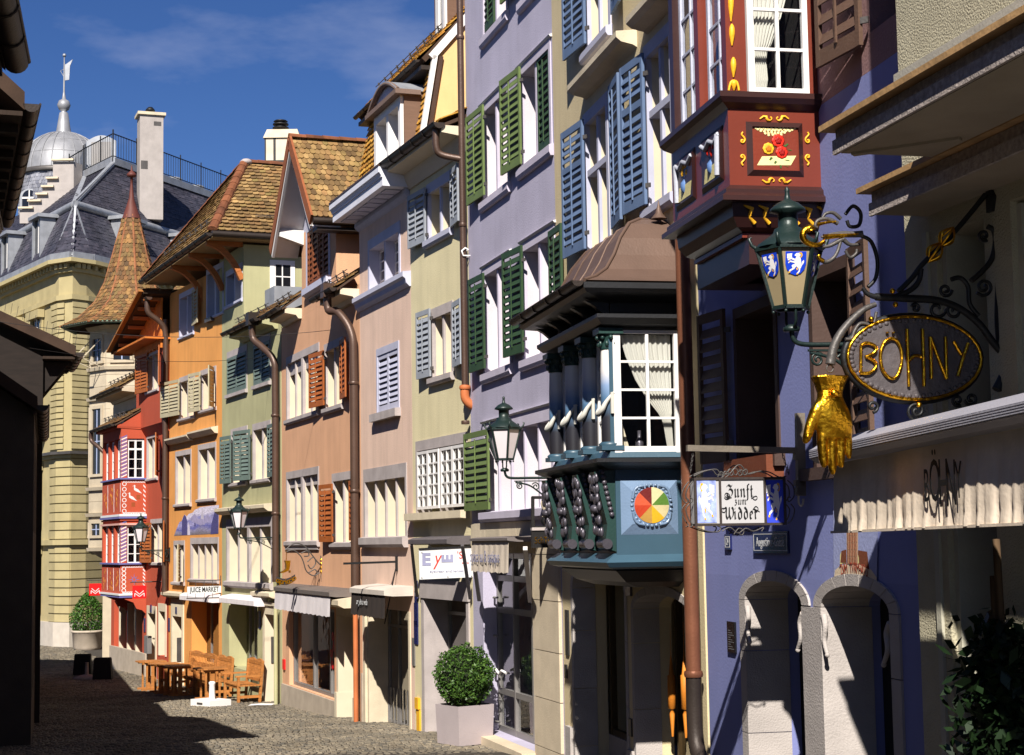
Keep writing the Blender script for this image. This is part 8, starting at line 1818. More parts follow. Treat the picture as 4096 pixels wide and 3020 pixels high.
a, b = lp(495, 955), lp(850, 830); nib_word('Widder', (1.35, .45, .75, .75, .65, .6), a.y, a.z, (b.z - a.z), b.y - a.y, t)
fl = MB()
for pts in ([(575, 735), (530, 740), (505, 715), (520, 690), (550, 705), (555, 740), (520, 755), (500, 735)], [(775, 745), (820, 720), (835, 740), (815, 760), (790, 745), (800, 725)], [(520, 850), (480, 845), (478, 880), (505, 885), (512, 865)], [(790, 860), (820, 825), (845, 850), (825, 875), (800, 850), (860, 880)]): iron(fl, F, lx, 'e6', pts, .0028, base, 4, 4, .002)
fl.build('flourish', M_textb, t)
sc = MB()
for xx in (0.0, -dpt):
    for pts in ([(190, 520), (300, 470), (420, 450), (470, 500), (560, 490), (620, 420), (660, 405), (690, 430), (740, 500), (860, 470), (960, 480), (1060, 530), (1130, 520)], [(560, 500), (600, 440), (640, 470), (620, 510), (590, 490)], [(690, 470), (725, 450), (735, 490), (700, 510), (690, 480)], [(480, 520), (510, 470), (550, 500), (510, 535)], [(200, 1035), (330, 1080), (440, 1085), (465, 1040), (430, 1025)], [(480, 1080), (560, 1040), (640, 1100), (720, 1050), (800, 1080), (900, 1040), (880, 1080)], [(600, 1110), (650, 1050), (700, 1080), (680, 1120), (640, 1090)], [(1140, 560), (1200, 620), (1210, 720), (1160, 780), (1145, 740), (1175, 735)], [(1175, 800), (1215, 860), (1190, 960), (1145, 1000)],
                [(180, 570), (130, 640), (110, 720), (150, 790), (180, 760), (150, 735)], [(150, 800), (110, 860), (140, 960), (180, 1020), (150, 1035)]): iron(sc, F, lx, 'e6', pts, .0055, base, 5, 4, xx)
sc.build('scrollwork', M_iron, t)
for (x0_, y0_, x1_, y1_) in ((185, 270, 155, 480), (1090, 290, 1160, 500)):
    for k in range(9):
        a = lp(x0_ + (x1_ - x0_) * (k + .5) / 9, y0_ + (y1_ - y0_) * (k + .5) / 9); q = MB()
        q.tube([a + (Vector((0, .008 * math.cos(2*math.pi*i/8), .016 * math.sin(2*math.pi*i/8))) if k % 2 else Vector((.008 * math.cos(2*math.pi*i/8), 0, .016 * math.sin(2*math.pi*i/8)))) for i in range(9)], .0028, 4); q.build('chain_link', M_iron, t)
# ---- enamel signs and painted house sign on the blue wall
def plate(name, label, cat, F, c, xl, yt, yb, xr, m, rim=True):
    x0, x1, z0, z1 = F.rect(c, xl, yt, yb, xr); t = thing(name, label, cat, F.M @ Matrix.Translation(((x0 + x1) / 2, 0, z0))); w = (x1 - x0) / 2; h_ = z1 - z0
    MB().box(-w, w, -.02, -.002, 0, h_).build('plate', m, t)
    if rim:
        q = MB(); e = .02
        for a, b, c_, d in ((-w + e, w - e, e, e + .006), (-w + e, w - e, h_ - e - .006, h_ - e), (-w + e, -w + e + .006, e + .006, h_ - e - .006), (w - e - .006, w - e, e + .006, h_ - e - .006)): q.box(a, b, -.0215, -.0195, c_, d)
        q.build('rim_line', M_textw, t)
    return t, w, h_
t, w, h_ = plate('street_sign', 'dark blue enamel street name plate under the guild sign', 'sign', F, 'e6', 810, 1085, 1300, 1167, M_bluepl); text('Augustiner-Gasse', M_textw, t, Matrix.Translation((0, -.021, h_ * .5)) @ FRONT, h_ * .62, w * 2 * .86 / (h_ * .62 * 7.6), 'lettering', .0005)
t, w, h_ = plate('house_number', 'small blue enamel house number plate beside the copper pipe', 'sign', F, 'e6', 520, 1110, 1265, 582, M_bluepl); text('24', M_textw, t, Matrix.Translation((0, -.021, h_ * .5)) @ FRONT, h_ * .7, .62, 'lettering', .0005)
t, w, h_ = plate('menu_board', 'narrow black notice board beside the left arch', 'notice', F, 'e7', 312, 635, 865, 374, mat('notice_black', (22, 22, 26), .3), False); q = MB()
for k in range(9): q.box(-w * .7, w * .7 - .05 * (k % 3), -.0215, -.0195, h_ * (.1 + .075 * k), h_ * (.1 + .075 * k) + .006)
q.build('print_lines', mat('print_grey', (110, 110, 114), .6), t)
F = FA['J']; h = next(o for o in bpy.data.objects if o.name.startswith('blue_house'))
ps = decal(h, F, 'g5', [(65, 490), (62, 210), (62, -40), (352, -60), (352, 220), (345, 560), (300, 525), (240, 500), (180, 490), (120, 500)], mat('plaque_blue', (150, 156, 196), .9, var=.1), 'house_plaque', -.012)
for pts, m in (([(155, 415), (152, 210), (152, -20), (225, -25), (226, 215), (226, 415)], mat('tower_tan', (196, 160, 130), .9)), ([(112, 405), (118, 330), (150, 320), (152, 405)], mat('roof_brown', (120, 64, 40), .9)), ([(226, 412), (226, 325), (285, 335), (298, 450)], MATS['roof_brown']), ([(108, 415), (108, 360), (116, 335), (124, 360), (124, 415)], M_pcream), ([(126, 410), (126, 355), (136, 330), (148, 360), (148, 410)], M_pcream), ([(210, 412), (210, 370), (220, 332), (232, 375), (232, 412)], M_pcream), ([(240, 416), (242, 372), (254, 332), (266, 380), (266, 420)], M_pcream),
               ([(70, 500), (75, 455), (110, 425), (180, 408), (250, 420), (310, 450), (345, 500), (345, 560), (300, 522), (240, 498), (180, 488), (110, 505)], mat('scroll_band', (210, 190, 164), .9))):
    decal(h, F, 'g5', pts, m, 'painted_shape', -.014 - .002 * random.random(), ps)
q = MB()
for row in range(6):
    for k in range(6): a, z = F.hit('g5', 162 + k * 10.5, 390 - row * 45); q.box(a - .007, a + .007, -.0185, -.0165, z - .025, z + .025)
q.build('painted_windows', MATS['roof_brown'], ps)
M_brick = mat('letter_red', (150, 60, 40), .9)
for k, ch in enumerate('ZVM TVRMHAVS'.replace('V', 'U') if False else 'ZVM TVRMHAVS'):
    if ch == ' ': continue
    x = 120 + k * 15.2; y = 452 - 20 * math.sin(math.pi * (k + .5) / 12) + k * 1.0 + 6; a, z = F.hit('g5', x, y); an = .35 * (1 - 2 * (k + .5) / 12)
    text(ch, M_brick, ps, Matrix.Translation((a, -.019, z)) @ Matrix.Rotation(-an, 4, 'Y') @ FRONT, .12, .7, 'letter', .0005)
# sign steel stub beside the hand, wall fittings
# ================================================================ signs further down the street
def crossthing(name, label, cat, F, lx, c, x, y, group=None):
    o, z = F.cross(c, x, y, lx); t = thing(name, label, cat, F.M @ Matrix.Translation((lx, 0, z)), group); b = Vector((0, 0, z))
    return t, (lambda c_, x_, y_, dx=0.0: (lambda q: Vector((dx, -q[0], q[1])))(F.cross(c_, x_, y_, lx)) - b), b
F = FA['B']
for lx, cx_, x0, x1, y0, y1, lab in ((-1.0, 0, 858, 948, 553, 640, 'red square flag sign with white zigzag, nearer the lantern'), (-8.45, 1, 577, 657, 540, 620, 'red square flag sign with white zigzag, beyond the oriel')):
    t, lp, b = crossthing('flag_sign', lab, 'sign', F, lx, 'a3', x0, y1, 'red flag signs')
    a, d = lp('a3', x0, y1), lp('a3', x1, y0); MB().box(-.012, .012, a.y, d.y, a.z, d.z).build('panel', M_redpaint, t)
    q = MB(); P = lambda u, v: Vector((.014, a.y + (d.y - a.y) * u, a.z + (d.z - a.z) * v)); wd_ = (d.z - a.z) * .055
    for pts in ([(.16, .16), (.16, .42), (.50, .16), (.84, .42), (.84, .16)], [(.20, .60), (.50, .33), (.80, .60)]):
        for p_, q_ in zip(pts, pts[1:]): q.bar(P(*p_), P(*q_), .004, wd_, Vector((1, 0, 0)).cross(P(*q_) - P(*p_)))
    q.build('zigzag', M_textw, t)
    r0 = lp('a3', x0 - 14, y0 - 20); MB().tube([(0, r0.y, r0.z), (0, .0, r0.z)], .018, 6).build('rod', M_iron, t)
    for u in (.2, .8): MB().tube([(0, a.y + (d.y - a.y) * u, r0.z), (0, a.y + (d.y - a.y) * u, d.z)], .006, 4).build('hanger', M_iron, t)
F = FA['C']; lx = -.1; t, lp, b = crossthing('box_sign', 'white rectangular sign with thin black capitals in an iron frame', 'sign', F, lx, 'a6', 455, 690)
a, d = lp('a6', 457, 688), lp('a6', 705, 630); MB().box(-.02, .02, a.y, d.y, a.z, d.z).build('board', M_textw, t)
text('JUICE MARKET', M_textb, t, Matrix.Translation((.023, (a.y + d.y) / 2, (a.z + d.z) / 2)) @ MN, (d.z - a.z) * 1.02, (d.y - a.y) * .9 / ((d.z - a.z) * 1.02 * 6.9), 'lettering', .001, bold=.004)
q = MB(); zt_, zb_ = lp('a6', 500, 592).z, lp('a6', 500, 722).z
for z in (zt_, zb_): q.tube([(0, a.y - .02, z), (0, 0, z)], .014, 5)
for k in range(5): y = a.y + (d.y - a.y) * k / 4; q.tube([(0, y, zb_), (0, y, a.z)], .008, 4); q.tube([(0, y, d.z), (0, y, zt_)], .008, 4)
q.build('frame', M_iron, t); MB().tube([(0, .0, zb_ - .1), (0, .0, zt_ + .12)], .02, 6).build('wall_bar', M_iron, t)
# golden boot on a scrolled arm
F = FA['E']; lx = F.hit('b3', 380, 430)[0]; t, lp, b = crossthing('boot_sign', 'golden boot hanging from a scrolled iron arm over the shop', 'sign', F, lx, 'b3', 150, 475)
q = MB()
for pts in ([(150, 325), (180, 295), (225, 280), (280, 305), (320, 355), (355, 400), (375, 420)], [(155, 335), (200, 325), (245, 360), (265, 400), (285, 460), (330, 490), (370, 470)], [(250, 345), (290, 330), (300, 360), (270, 365)], [(290, 400), (330, 370), (345, 410), (315, 445), (295, 420)], [(300, 470), (340, 450), (355, 480), (330, 490)]): iron(q, F, lx, 'b3', pts, .014, b, 5)
q.build('arm', M_iron, t); q = MB(); iron(q, F, lx, 'b3', [(380, 360), (382, 450), (385, 530)], .022, b, 6); q.build('wall_bar', M_iron, t)
q = MB()
for y in (390, 415, 440, 465): q.sphere(lp('b3', 381, y, .03), .04, 6, (.6, 1, 1.2))
q.build('gilt_leaves', M_gold, t)
q = MB(); iron(q, F, lx, 'b3', [(155, 325), (155, 390)], .008, b, 5); q.build('chain', M_gold, t)
bp = [(143, 392), (178, 392), (176, 420), (172, 445), (165, 458), (140, 470), (118, 474), (117, 466), (135, 458), (150, 445), (150, 420)]
MB().prism([lp('b3', x, y, -.06) for x, y in bp], (.12, 0, 0)).build('boot', M_gold, t); MB().prism([lp('b3', x, y, -.05) for x, y in ((172, 455), (180, 455), (179, 472), (172, 472))], (.1, 0, 0)).build('heel', M_gold, t)
M_signd = mat('sign_band', (44, 42, 44), .6)
rb_ = [lp('b3', 90 + 13.5 * k, 515 + 22 * math.sin(math.pi * k / 9) - 1.5 * k) for k in range(10)]; q = MB(); v = []
for p in rb_: v += [p + Vector((0, 0, -.07)), p + Vector((0, 0, .07))]
q.add(v, [(2*i, 2*i+2, 2*i+3, 2*i+1) for i in range(9)]); q.build('name_band', M_signd, t)
for k, ch in enumerate('capriccio'):
    p = rb_[k].lerp(rb_[k + 1], .5); sl = math.atan2(rb_[k + 1].z - rb_[k].z, rb_[k + 1].y - rb_[k].y); text(ch, M_gold, t, Matrix.Translation(p + Vector((.012, 0, 0))) @ Matrix.Rotation(sl, 4, 'X') @ MN, .17, 1.0, 'letter', .006, bold=.004)
# optician's banner
F = FA['G']; lx = -.02; t, lp, b = crossthing('optician_banner', 'white optician banner with red and grey letters beside the blind arms', 'sign', F, lx, 'b5', 160, 1480)
A_, B_, C_, D_ = lp('b5', 163, 1484), lp('b5', 640, 1462), lp('b5', 640, 1215), lp('b5', 157, 1240)
MB().prism([A_, B_, C_, D_], (-.02, 0, 0)).build('board', M_textw, t)
q = MB(); q.bar(D_ + Vector((0, 0, .015)), C_ + Vector((0, 0, .015)), .03, .03); q.build('top_rail', M_black, t)
M_gtx = mat('grey_letter', (138, 138, 166), .6, bump=0); M_rtx = mat('red_letter', (196, 52, 40), .6, bump=0)
def bt(s, m, x, y, hpx, sx=1.0, rot=0.0, **k):
    p = lp('b5', x, y, .004); hh = abs(lp('b5', x, y - hpx / 2).z - lp('b5', x, y + hpx / 2).z); return text(s, m, t, Matrix.Translation(p) @ Matrix.Rotation(rot, 4, 'X') @ MN, hh * 1.38, sx, 'letter', .001, **k)
bt('E', M_gtx, 215, 1322, 100, 1.1, bold=.012); bt('y', M_rtx, 305, 1310, 120, .8, shear=.25); bt('E', M_gtx, 395, 1312, 95, 1.0, math.pi / 2, bold=.012); bt("'S", M_rtx, 495, 1285, 62, .95); bt('arts', M_rtx, 540, 1345, 22, 1.3); bt('eyewear and lenses', M_gtx, 385, 1415, 22, 1.25)
for k, (x, y) in enumerate(((180, 1262), (180, 1470), (395, 1462), (590, 1455))): MB().sphere(lp('b5', x, y, .004), .01, 6).build('rivet', M_iron, t)
# hourglass sign
F = FA['I']; lx = F.hit('b5', 1325, 1000)[0]; t, lp, b = crossthing('hourglass_sign', 'black framed hourglass sign with golden lettering by the oriel', 'sign', F, lx, 'b5', 1090, 1230)
q = MB(); M_frm = mat('sign_black', (34, 32, 32), .5, metal=.2)
for p_, q_ in (((1097, 800), (1097, 1060)), ((1297, 800), (1297, 1060)), ((1090, 806), (1305, 806)), ((1090, 1052), (1305, 1052))): q.bar(lp('b5', *p_), lp('b5', *q_), .05, .04)
q.build('frame', M_frm, t); a, d = lp('b5', 1088, 1222), lp('b5', 1318, 1075); MB().box(-.03, .03, a.y, d.y, a.z, d.z).build('name_box', M_frm, t); MB().box(-.05, .05, a.y, d.y, d.z, d.z + .04).build('box_top', M_stone, t)
text('SchTund', M_gold, t, Matrix.Translation((.034, (a.y + d.y) / 2, (a.z + d.z) / 2 - .02)) @ MN, (d.z - a.z) * .55, .72, 'lettering', .004); text('Zur', M_gold, t, Matrix.Translation((.034, (a.y + d.y) / 2 + .04, d.z - .04)) @ MN, .07, .9, 'lettering', .003)
hz = lambda y: lp('b5', 1200, y).z; hy = lp('b5', 1200, 900).y; wv = (lp('b5', 1238, 900).y - hy)
MB().lathe([(.02, hz(818)), (wv * .8, hz(828)), (wv, hz(855)), (wv * .8, hz(890)), (.02, hz(915)), (.02, hz(935)), (wv * .7, hz(965))], (0, hy, 0), 14).build('hourglass_top', M_cream, t); MB().lathe([(wv * .7, hz(965)), (wv, hz(1000)), (wv * .7, hz(1028)), (.03, hz(1038))], (0, hy, 0), 14).build('hourglass_sand', M_textb, t)

# ================================================================ shop blinds
F = FA['E']; x0, z1 = F.hit('b3', 85, 545, .45); x1, _ = F.hit('b3', 462, 540, .45); z0 = F.hit('b3', 100, 590, .5)[1]
M_bgrey = mat('blind_grey', (98, 90, 86), .6); M_bwht = mat('valance_white', (212, 204, 206), .85, var=.08, streak=.15)
awning_box(h, F, x0, x1 - .2, z0, z1, .5, M_bgrey, 'grey blind with pale hanging cloth under the boot sign', .42, M_bwht)
F = FA['F']; x0, z1 = F.hit('b3', 580, 545, .5); x1, _ = F.hit('b3', 950, 545, .5); z0 = F.hit('b3', 600, 600, .5)[1]
ta = awning_box(h, F, x0, min(x1, -.05), z0, z1, .55, mat('box_stone', (186, 176, 166), .8), 'stone coloured blind box with dark brown fringe on the rose house', .42, mat('valance_brown', (50, 42, 38), .9)); text('angela a vela', M_textw, ta, Matrix.Translation((-.3, -.56, -.16)) @ FRONT, .16, 1.0, 'lettering', .001, shear=.3)
q = MB(); xx, zz = F.hit('b3', 875, 400, .0); xq, zq = F.hit('b3', 525, 412, .9)
rail = thing('iron_arm', 'thin dark iron arm sticking out from the rose wall', 'bracket', F.M @ Matrix.Translation((xx, 0, zz - .6))); zc = .6
o_, zo = F.cross('b3', 525, 412, xx); q.bar((0, 0, zc), (0, -o_, zo - zz + .6), .04, .04); q.bar((0, -.02, zc - .18), (0, -.02, zc + .1), .04, .05); q.build('arm', M_black, rail); MB().tube([(-.0, -.03, .5), (-.05, -.25, -.55)], .012, 5).build('stay', M_black, rail)
F = FA['G']; x0, z1 = F.hit('b5', 75, 1130, .4); x1, _ = F.hit('b5', 590, 1105, .4); z0 = F.hit('b5', 75, 1190, .4)[1]
ta = awning_box(h, F, x0, min(x1, -.08), z0, z1, .42, mat('blind_dark', (88, 82, 84), .6), 'dark grey folded blind with straight arms on the straw house', None)
lx_ = (x0 + min(x1, -.08)) / 2
for (p0, p1) in (((95, 1195), (140, 1620)), ((515, 1200), (580, 1640))):
    q = MB(); a = Vector(F.L('b5', *p0, .4)); d = Vector(F.L('b5', *p1, .05)); o_ = Vector((lx_, 0, z0)); q.bar(a - o_, d - o_, .05, .05); q.build('blind_arm', mat('arm_dark', (70, 66, 68), .5), ta)
F = FA['H']; x0, z1 = F.hit('b5', 600, 1130, .45); x1, _ = F.hit('b5', 1085, 1110, .45); z0 = F.hit('b5', 600, 1165, .45)[1]
x1 = min(x1, 3.4); ta = awning_box(h, F, x0, x1, z0, z1, .5, mat('blind_mid', (110, 102, 100), .6), 'grey blind with beige scalloped cloth on the lilac shopfront', .46, mat('valance_beige', (198, 184, 168), .9, var=.1, streak=.2)); text('optics au & optique', M_gtx, ta, Matrix.Translation((-.2, -.505, -.24)) @ FRONT, .26, .85, 'lettering', .001)
o_ = Vector(((x0 + x1) / 2, 0, z0))
for (p0, p1) in (((600, 1260), (655, 1650)), ((1035, 1225), (1075, 1660))):
    q = MB(); q.bar(Vector(F.L('b5', *p0, .45)) - o_, Vector(F.L('b5', *p1, .05)) - o_, .06, .06); q.build('blind_arm', M_grey, ta)
for n_, pts, lab in (('D', (690, 945, 690, 735), 'white rolled blind housing on the sage house'), ('C', (400, 690, 675, 705), 'white rolled blind housing behind the white box sign')):
    F = FA[n_]; x0, z1 = F.hit('a6', pts[0], pts[2], .35); x1, _ = F.hit('a6', pts[1], pts[2], .35); z0 = z1 - .22; awning_box(h, F, x0, min(x1, -.1), z0, z1, .35, M_bwht, lab)

# ================================================================ street furniture
M_woodl = M_wood
def bench(name, label, M4, L_=1.45, group='wooden benches'):
    t = thing(name, label, 'bench', M4 @ Matrix.Diagonal((1, 1.1, 1.12, 1)), group)
    for k in range(6): MB().box(0, L_, -.52 + k * .085, -.445 + k * .085, .42, .445).build('seat_slat', M_wood, t)
    for x in (.03, L_ - .09):
        MB().box(x, x + .06, -.54, -.48, 0, .64).build('leg', M_wood, t); q = MB(); q.prism([(x, -.06, 0), (x, .0, 0), (x, .08, .95), (x, .02, .95)], (.06, 0, 0)); q.build('leg', M_wood, t)
        MB().box(x - .005, x + .065, -.58, .02, .62, .655).build('armrest', M_wood, t); MB().box(x + .015, x + .045, -.5, -.02, .16, .22).build('side_rail', M_wood, t)
    MB().box(.06, L_ - .06, -.5, -.46, .36, .42).build('seat_rail', M_wood, t)
    for a, b in ((.06, L_ / 2 - .01), (L_ / 2 + .01, L_ - .06)):
        n = 9; v = []
        tr = MB(); tr.prism([(a, .045, .86), (a, .045, .93)] + [(a + (b - a) * i / 8, .055, .95 + .045 * math.sin(math.pi * i / 8)) for i in range(9)] + [(b, .045, .93), (b, .045, .86)], (0, .03, 0)); tr.build('top_rail', M_wood, t)
        MB().box(a, b, .0, .03, .50, .56).build('lower_rail', M_wood, t)
        for k in range(9): x = a + (b - a) * (k + .5) / 9; q = MB(); q.bar((x, .018, .54), (x, .058, .88), .036, .014, Vector((0, 1, 0))); q.build('back_slat', M_wood, t)
    return t
def table(label, p, rz):
    t = thing('wooden_table', label, 'table', at(p, rz) @ Matrix.Diagonal((1.1, 1.1, 1.12, 1)), 'wooden tables'); w = .36; c = .09; H = .74
    n = 6
    for k in range(n):
        y0 = -w + 2 * w * k / n + .003; y1 = -w + 2 * w * (k + 1) / n - .003; cut = c if k in (0, n - 1) else 0
        MB().box(-w + cut, w - cut, y0, y1, H - .03, H).build('top_plank', M_wood, t)
    q = MB()
    for a, b in ((-w + c, -w), (w - c, w)): pass
    for x in (-.26, .26):
        for y in (-.16, .16): MB().box(x - .022, x + .022, y - .022, y + .022, .05, H - .03).build('leg', M_wood, t)
        MB().box(x - .03, x + .03, -.3, .3, 0, .055).build('foot', M_wood, t); MB().box(x - .02, x + .02, -.28, .28, H - .075, H - .032).build('top_batten', M_wood, t)
        MB().box(x - .012, x + .012, -.05, .05, .055, H - .075).build('brace', M_wood, t)
    MB().box(-.26, .26, -.02, .02, .3, .35).build('stretcher', M_wood, t)
    return t
FC, FD = FA['C'], FA['D']
def along(F, lx, off): q = F.M @ Vector((lx, -off, 0)); q.z = gz(q.y); return q
def fmat(F, lx, off): q = along(F, lx, off); M4 = F.M.copy(); M4.translation = q; return M4
xa_ = FC.hit('a6', 425, 1200, .3)[0]; xb_ = FC.hit('a6', 620, 1200, .3)[0]; xc_ = FC.hit('a6', 735, 1200, .3)[0]
bench('wooden_bench', 'slatted wooden bench against the orange wall, farther one', fmat(FC, xa_, .14), max(1.2, xb_ - xa_))
bench('wooden_bench', 'slatted wooden bench partly behind the tables, beside the pale opening', fmat(FC, xb_ + .06, .14), max(1.1, xc_ - xb_))
xd_ = FD.hit('a6', 990, 1330, .25)[0]; bench('wooden_bench', 'slatted wooden bench in front of the sage house, nearest one', fmat(FD, xd_ - 1.5, .2), 1.45)
rzF = math.atan2(FC.r.y, FC.r.x)
for (x, y, lab) in ((190, 1395, 'small wooden table farthest left by the red house plinth'), (285, 1418, 'small wooden table, second from the left'), (385, 1438, 'small wooden table, third from the left before the benches'), (625, 1470, 'small wooden table nearest the sage house bench')):
    table(lab, ground_at('a6', x, y), rzF + random.uniform(-.06, .06))
# white parasol base box
p = ground_at('a6', 630, 1512); t = thing('umbrella_weight', 'white plastic umbrella weight with upright tube before the tables', 'umbrella weight', at(p, rzF + .3)); MB().box(-.42, .42, -.3, .3, .0, .16).build('base_box', M_white, t); MB().box(-.14, .1, -.305, -.299, .05, .1).build('grip', M_iron, t); MB().lathe([(.075, .16), (.07, .5), (.08, .52), (.08, .56), (.05, .58)], (-.02, .05, 0), 14).build('tube', M_white, t)
p = ground_at('a6', 1000, 1515); q = MB(); q.add([(-.3, -.1, .03), (-.05, -.16, .045), (.25, -.05, .03), (.32, .1, .05), (.02, .16, .035), (-.25, .1, .05), (0, 0, .07)], [(0, 1, 6), (1, 2, 6), (2, 3, 6), (3, 4, 6), (4, 5, 6), (5, 0, 6)]); o = q.build('paper_scrap', M_white); o.location = p; tag(o, 'crumpled white paper lying on the cobbles', 'litter')
# far square: bollards, parasol foot
M_boll = mat('bollard_black', (26, 25, 25), .7)
for x, y, lab in ((536, 1135, 'low dark bollard in the shade, left one'), (666, 1165, 'low dark bollard in the shade, right one')):
    p = ground_at('a3', x, y); t = thing('bollard', lab, 'bollard', at(p), 'dark bollards'); MB().add([(-.3, -.12, 0), (.3, -.12, 0), (.3, .12, 0), (-.3, .12, 0), (-.26, -.09, .62), (.26, -.09, .62), (.26, .09, .62), (-.26, .09, .62)], [(0,1,5,4),(1,2,6,5),(2,3,7,6),(3,0,4,7)]).build('post', M_boll, t); MB().prism([(-.27, -.1, .62), (.27, -.1, .62), (.24, -.08, .69), (-.24, -.08, .69)], (0, .18, 0)).build('cap', M_boll, t)
p = ground_at('a3', 562, 1160); t = thing('umbrella_stand', 'round pale umbrella stand between the bollards', 'umbrella stand', at(p)); MB().lathe([(.42, 0), (.42, .05), (.2, .12), (.06, .15), (.05, .5), (.06, .52)], (0, 0, 0), 20).build('foot', M_conc, t)
# plants
def leaf_cloud(mb, pts, size, rng):
    for p in pts:
        n = Vector((rng.gauss(0, 1), rng.gauss(0, 1), rng.gauss(0, 1) + .5)).normalized(); a = n.orthogonal().normalized(); b = n.cross(a); an = rng.uniform(0, 6.28); u = a * math.cos(an) + b * math.sin(an); v = n.cross(u); s = size * rng.uniform(.7, 1.35)
        mb.add([p - u * s, p - v * s * .5 - u * .1 * s, p + u * s, p + v * s * .5], [(0, 1, 2, 3)])
def leafmat(name, cols, tr=.25):
    m = tilemat(name, cols, rough=.45, bump=0.0, patch=6)
    return m
M_box = leafmat('box_leaves', [(52, 78, 30), (66, 96, 38), (40, 62, 26), (84, 112, 46)]); M_thuja = leafmat('thuja_leaves', [(46, 78, 26), (60, 94, 30), (36, 60, 24), (78, 110, 36)]); M_vine = leafmat('vine_leaves', [(20, 34, 18), (26, 44, 20), (16, 28, 14)])
M_bark = mat('bark', (88, 68, 48), .9, var=.2)
rng = random.Random(11)
p = ground_at('b6', 625, 1565); t = thing('box_tree', 'clipped round boxwood in a square pale planter beside the optician door', 'plant', at(p, rzF + .15)); w = .33
MB().add([(-w * .94, -w * .94, .02), (w * .94, -w * .94, .02), (w * .94, w * .94, .02), (-w * .94, w * .94, .02), (-w, -w, .62), (w, -w, .62), (w, w, .62), (-w, w, .62)], [(0,1,5,4),(1,2,6,5),(2,3,7,6),(3,0,4,7)]).build('planter', mat('planter_paint', (176, 164, 166), .45, metal=.2, var=.05), t); MB().box(-w + .01, w - .01, -w + .01, w - .01, .5, .59).build('soil', M_bark, t); MB().box(-w * .9, w * .9, -w * .9, w * .9, 0, .03).build('planter_foot', M_iron, t)
MB().tube([(0, 0, .55), (.01, 0, .9)], .03, 6).build('trunk', M_bark, t)
lf = MB(); pts = []
for i in range(5200):
    d = Vector((rng.gauss(0, 1), rng.gauss(0, 1), rng.gauss(0, 1))).normalized(); bump_ = 1 + .06 * math.sin(d.x * 9 + d.z * 7) + .05 * math.sin(d.y * 11 - d.z * 5); r_ = .46 * bump_ * (1 - abs(rng.gauss(0, .09))) + (rng.random() < .04) * rng.uniform(0, .06); pts.append(Vector((d.x * r_, d.y * r_, 1.05 + d.z * r_ * 1.02)))
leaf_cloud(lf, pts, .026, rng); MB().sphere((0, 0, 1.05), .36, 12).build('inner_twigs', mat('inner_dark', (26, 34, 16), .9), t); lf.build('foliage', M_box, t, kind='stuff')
p = wpt(353, 2190, 71.0); p.z = gz(71); t = thing('conifer_pot', 'bushy conifer in a round concrete tub at the corner building', 'plant', at(p)); MB().lathe([(.5, 0), (.58, .1), (.62, .7), (.66, .72), (.66, .8), (.58, .8), (.56, .7)], (0, 0, 0), 22).build('tub', M_conc, t); MB().lathe([(.56, .6), (.56, .72)], (0, 0, 0), 16).build('soil', M_bark, t); MB().tube([(0, 0, .6), (0, 0, 1.8)], [.05, .02], 6).build('trunk', M_bark, t)
lf = MB(); pts = []
for i in range(3600):
    z = rng.random(); rad = .82 * (math.sin(math.pi * min(1, (z * .86 + .14))) ** .55) * (1 - .45 * z); a = rng.uniform(0, 6.28); rr_ = rad * (1 - abs(rng.gauss(0, .18))) * (1 + .14 * math.sin(a * 5 + z * 9)); pts.append(Vector((rr_ * math.cos(a), rr_ * math.sin(a), .72 + 1.62 * z)))
leaf_cloud(lf, pts, .05, rng); lf.build('foliage', M_thuja, t, kind='stuff')
F = FA['K']; t = thing('climbing_plant', 'dark climbing plant growing up the pale house at the right edge', 'plant', F.M @ Matrix.Translation((1.2, -.2, gz(9.5)))); z0 = gz(9.5)
lf = MB(); pts = []
for i in range(2600):
    z = rng.random(); hh = z * (2.65 - z0); sp_ = .50 * (1 - z * .72) ; x = .05 + z * .1 + rng.gauss(0, sp_ * .55); y = rng.gauss(0, .10); pts.append(Vector((x, y, hh + rng.gauss(0, .04))))
leaf_cloud(lf, pts, .045, rng); lf.build('foliage', M_vine, t, kind='stuff')
for k in range(4): MB().tube(cr_spline([(-.1 + .08 * k, .05, 0), (-.05 + .07 * k, .02, .8), (.05 * k, 0, 1.4 + .2 * k), (.12, .02, 2.0 - z0 + .5)], 4), [.02] * 13, 5).build('stem', M_bark, t)
# overhead wires
M_wire = mat('wire', (40, 38, 38), .6)
def wire(lab, a, b, sag):
    pts = [a.lerp(b, i / 16) - Vector((0, 0, sag * 4 * (i / 16) * (1 - i / 16))) for i in range(17)]; o = MB().tube(pts, .007, 4).build('overhead_wire', M_wire); tag(o, lab, 'wire', 'overhead wires')
E_ = FA['E']; D_ = FA['D']
def w3(F, u, v): x, z = F.hit('p', u, v); return F.M @ Vector((x, 0, z))
wire('thin overhead wire fixed to the terracotta house, upper one', wpt(-60, 1278, 34), w3(E_, 1325, 1320), .25); wire('thin overhead wire fixed to the sage house, lower one', wpt(120, 1392, 34), w3(D_, 1084, 1425), .2)

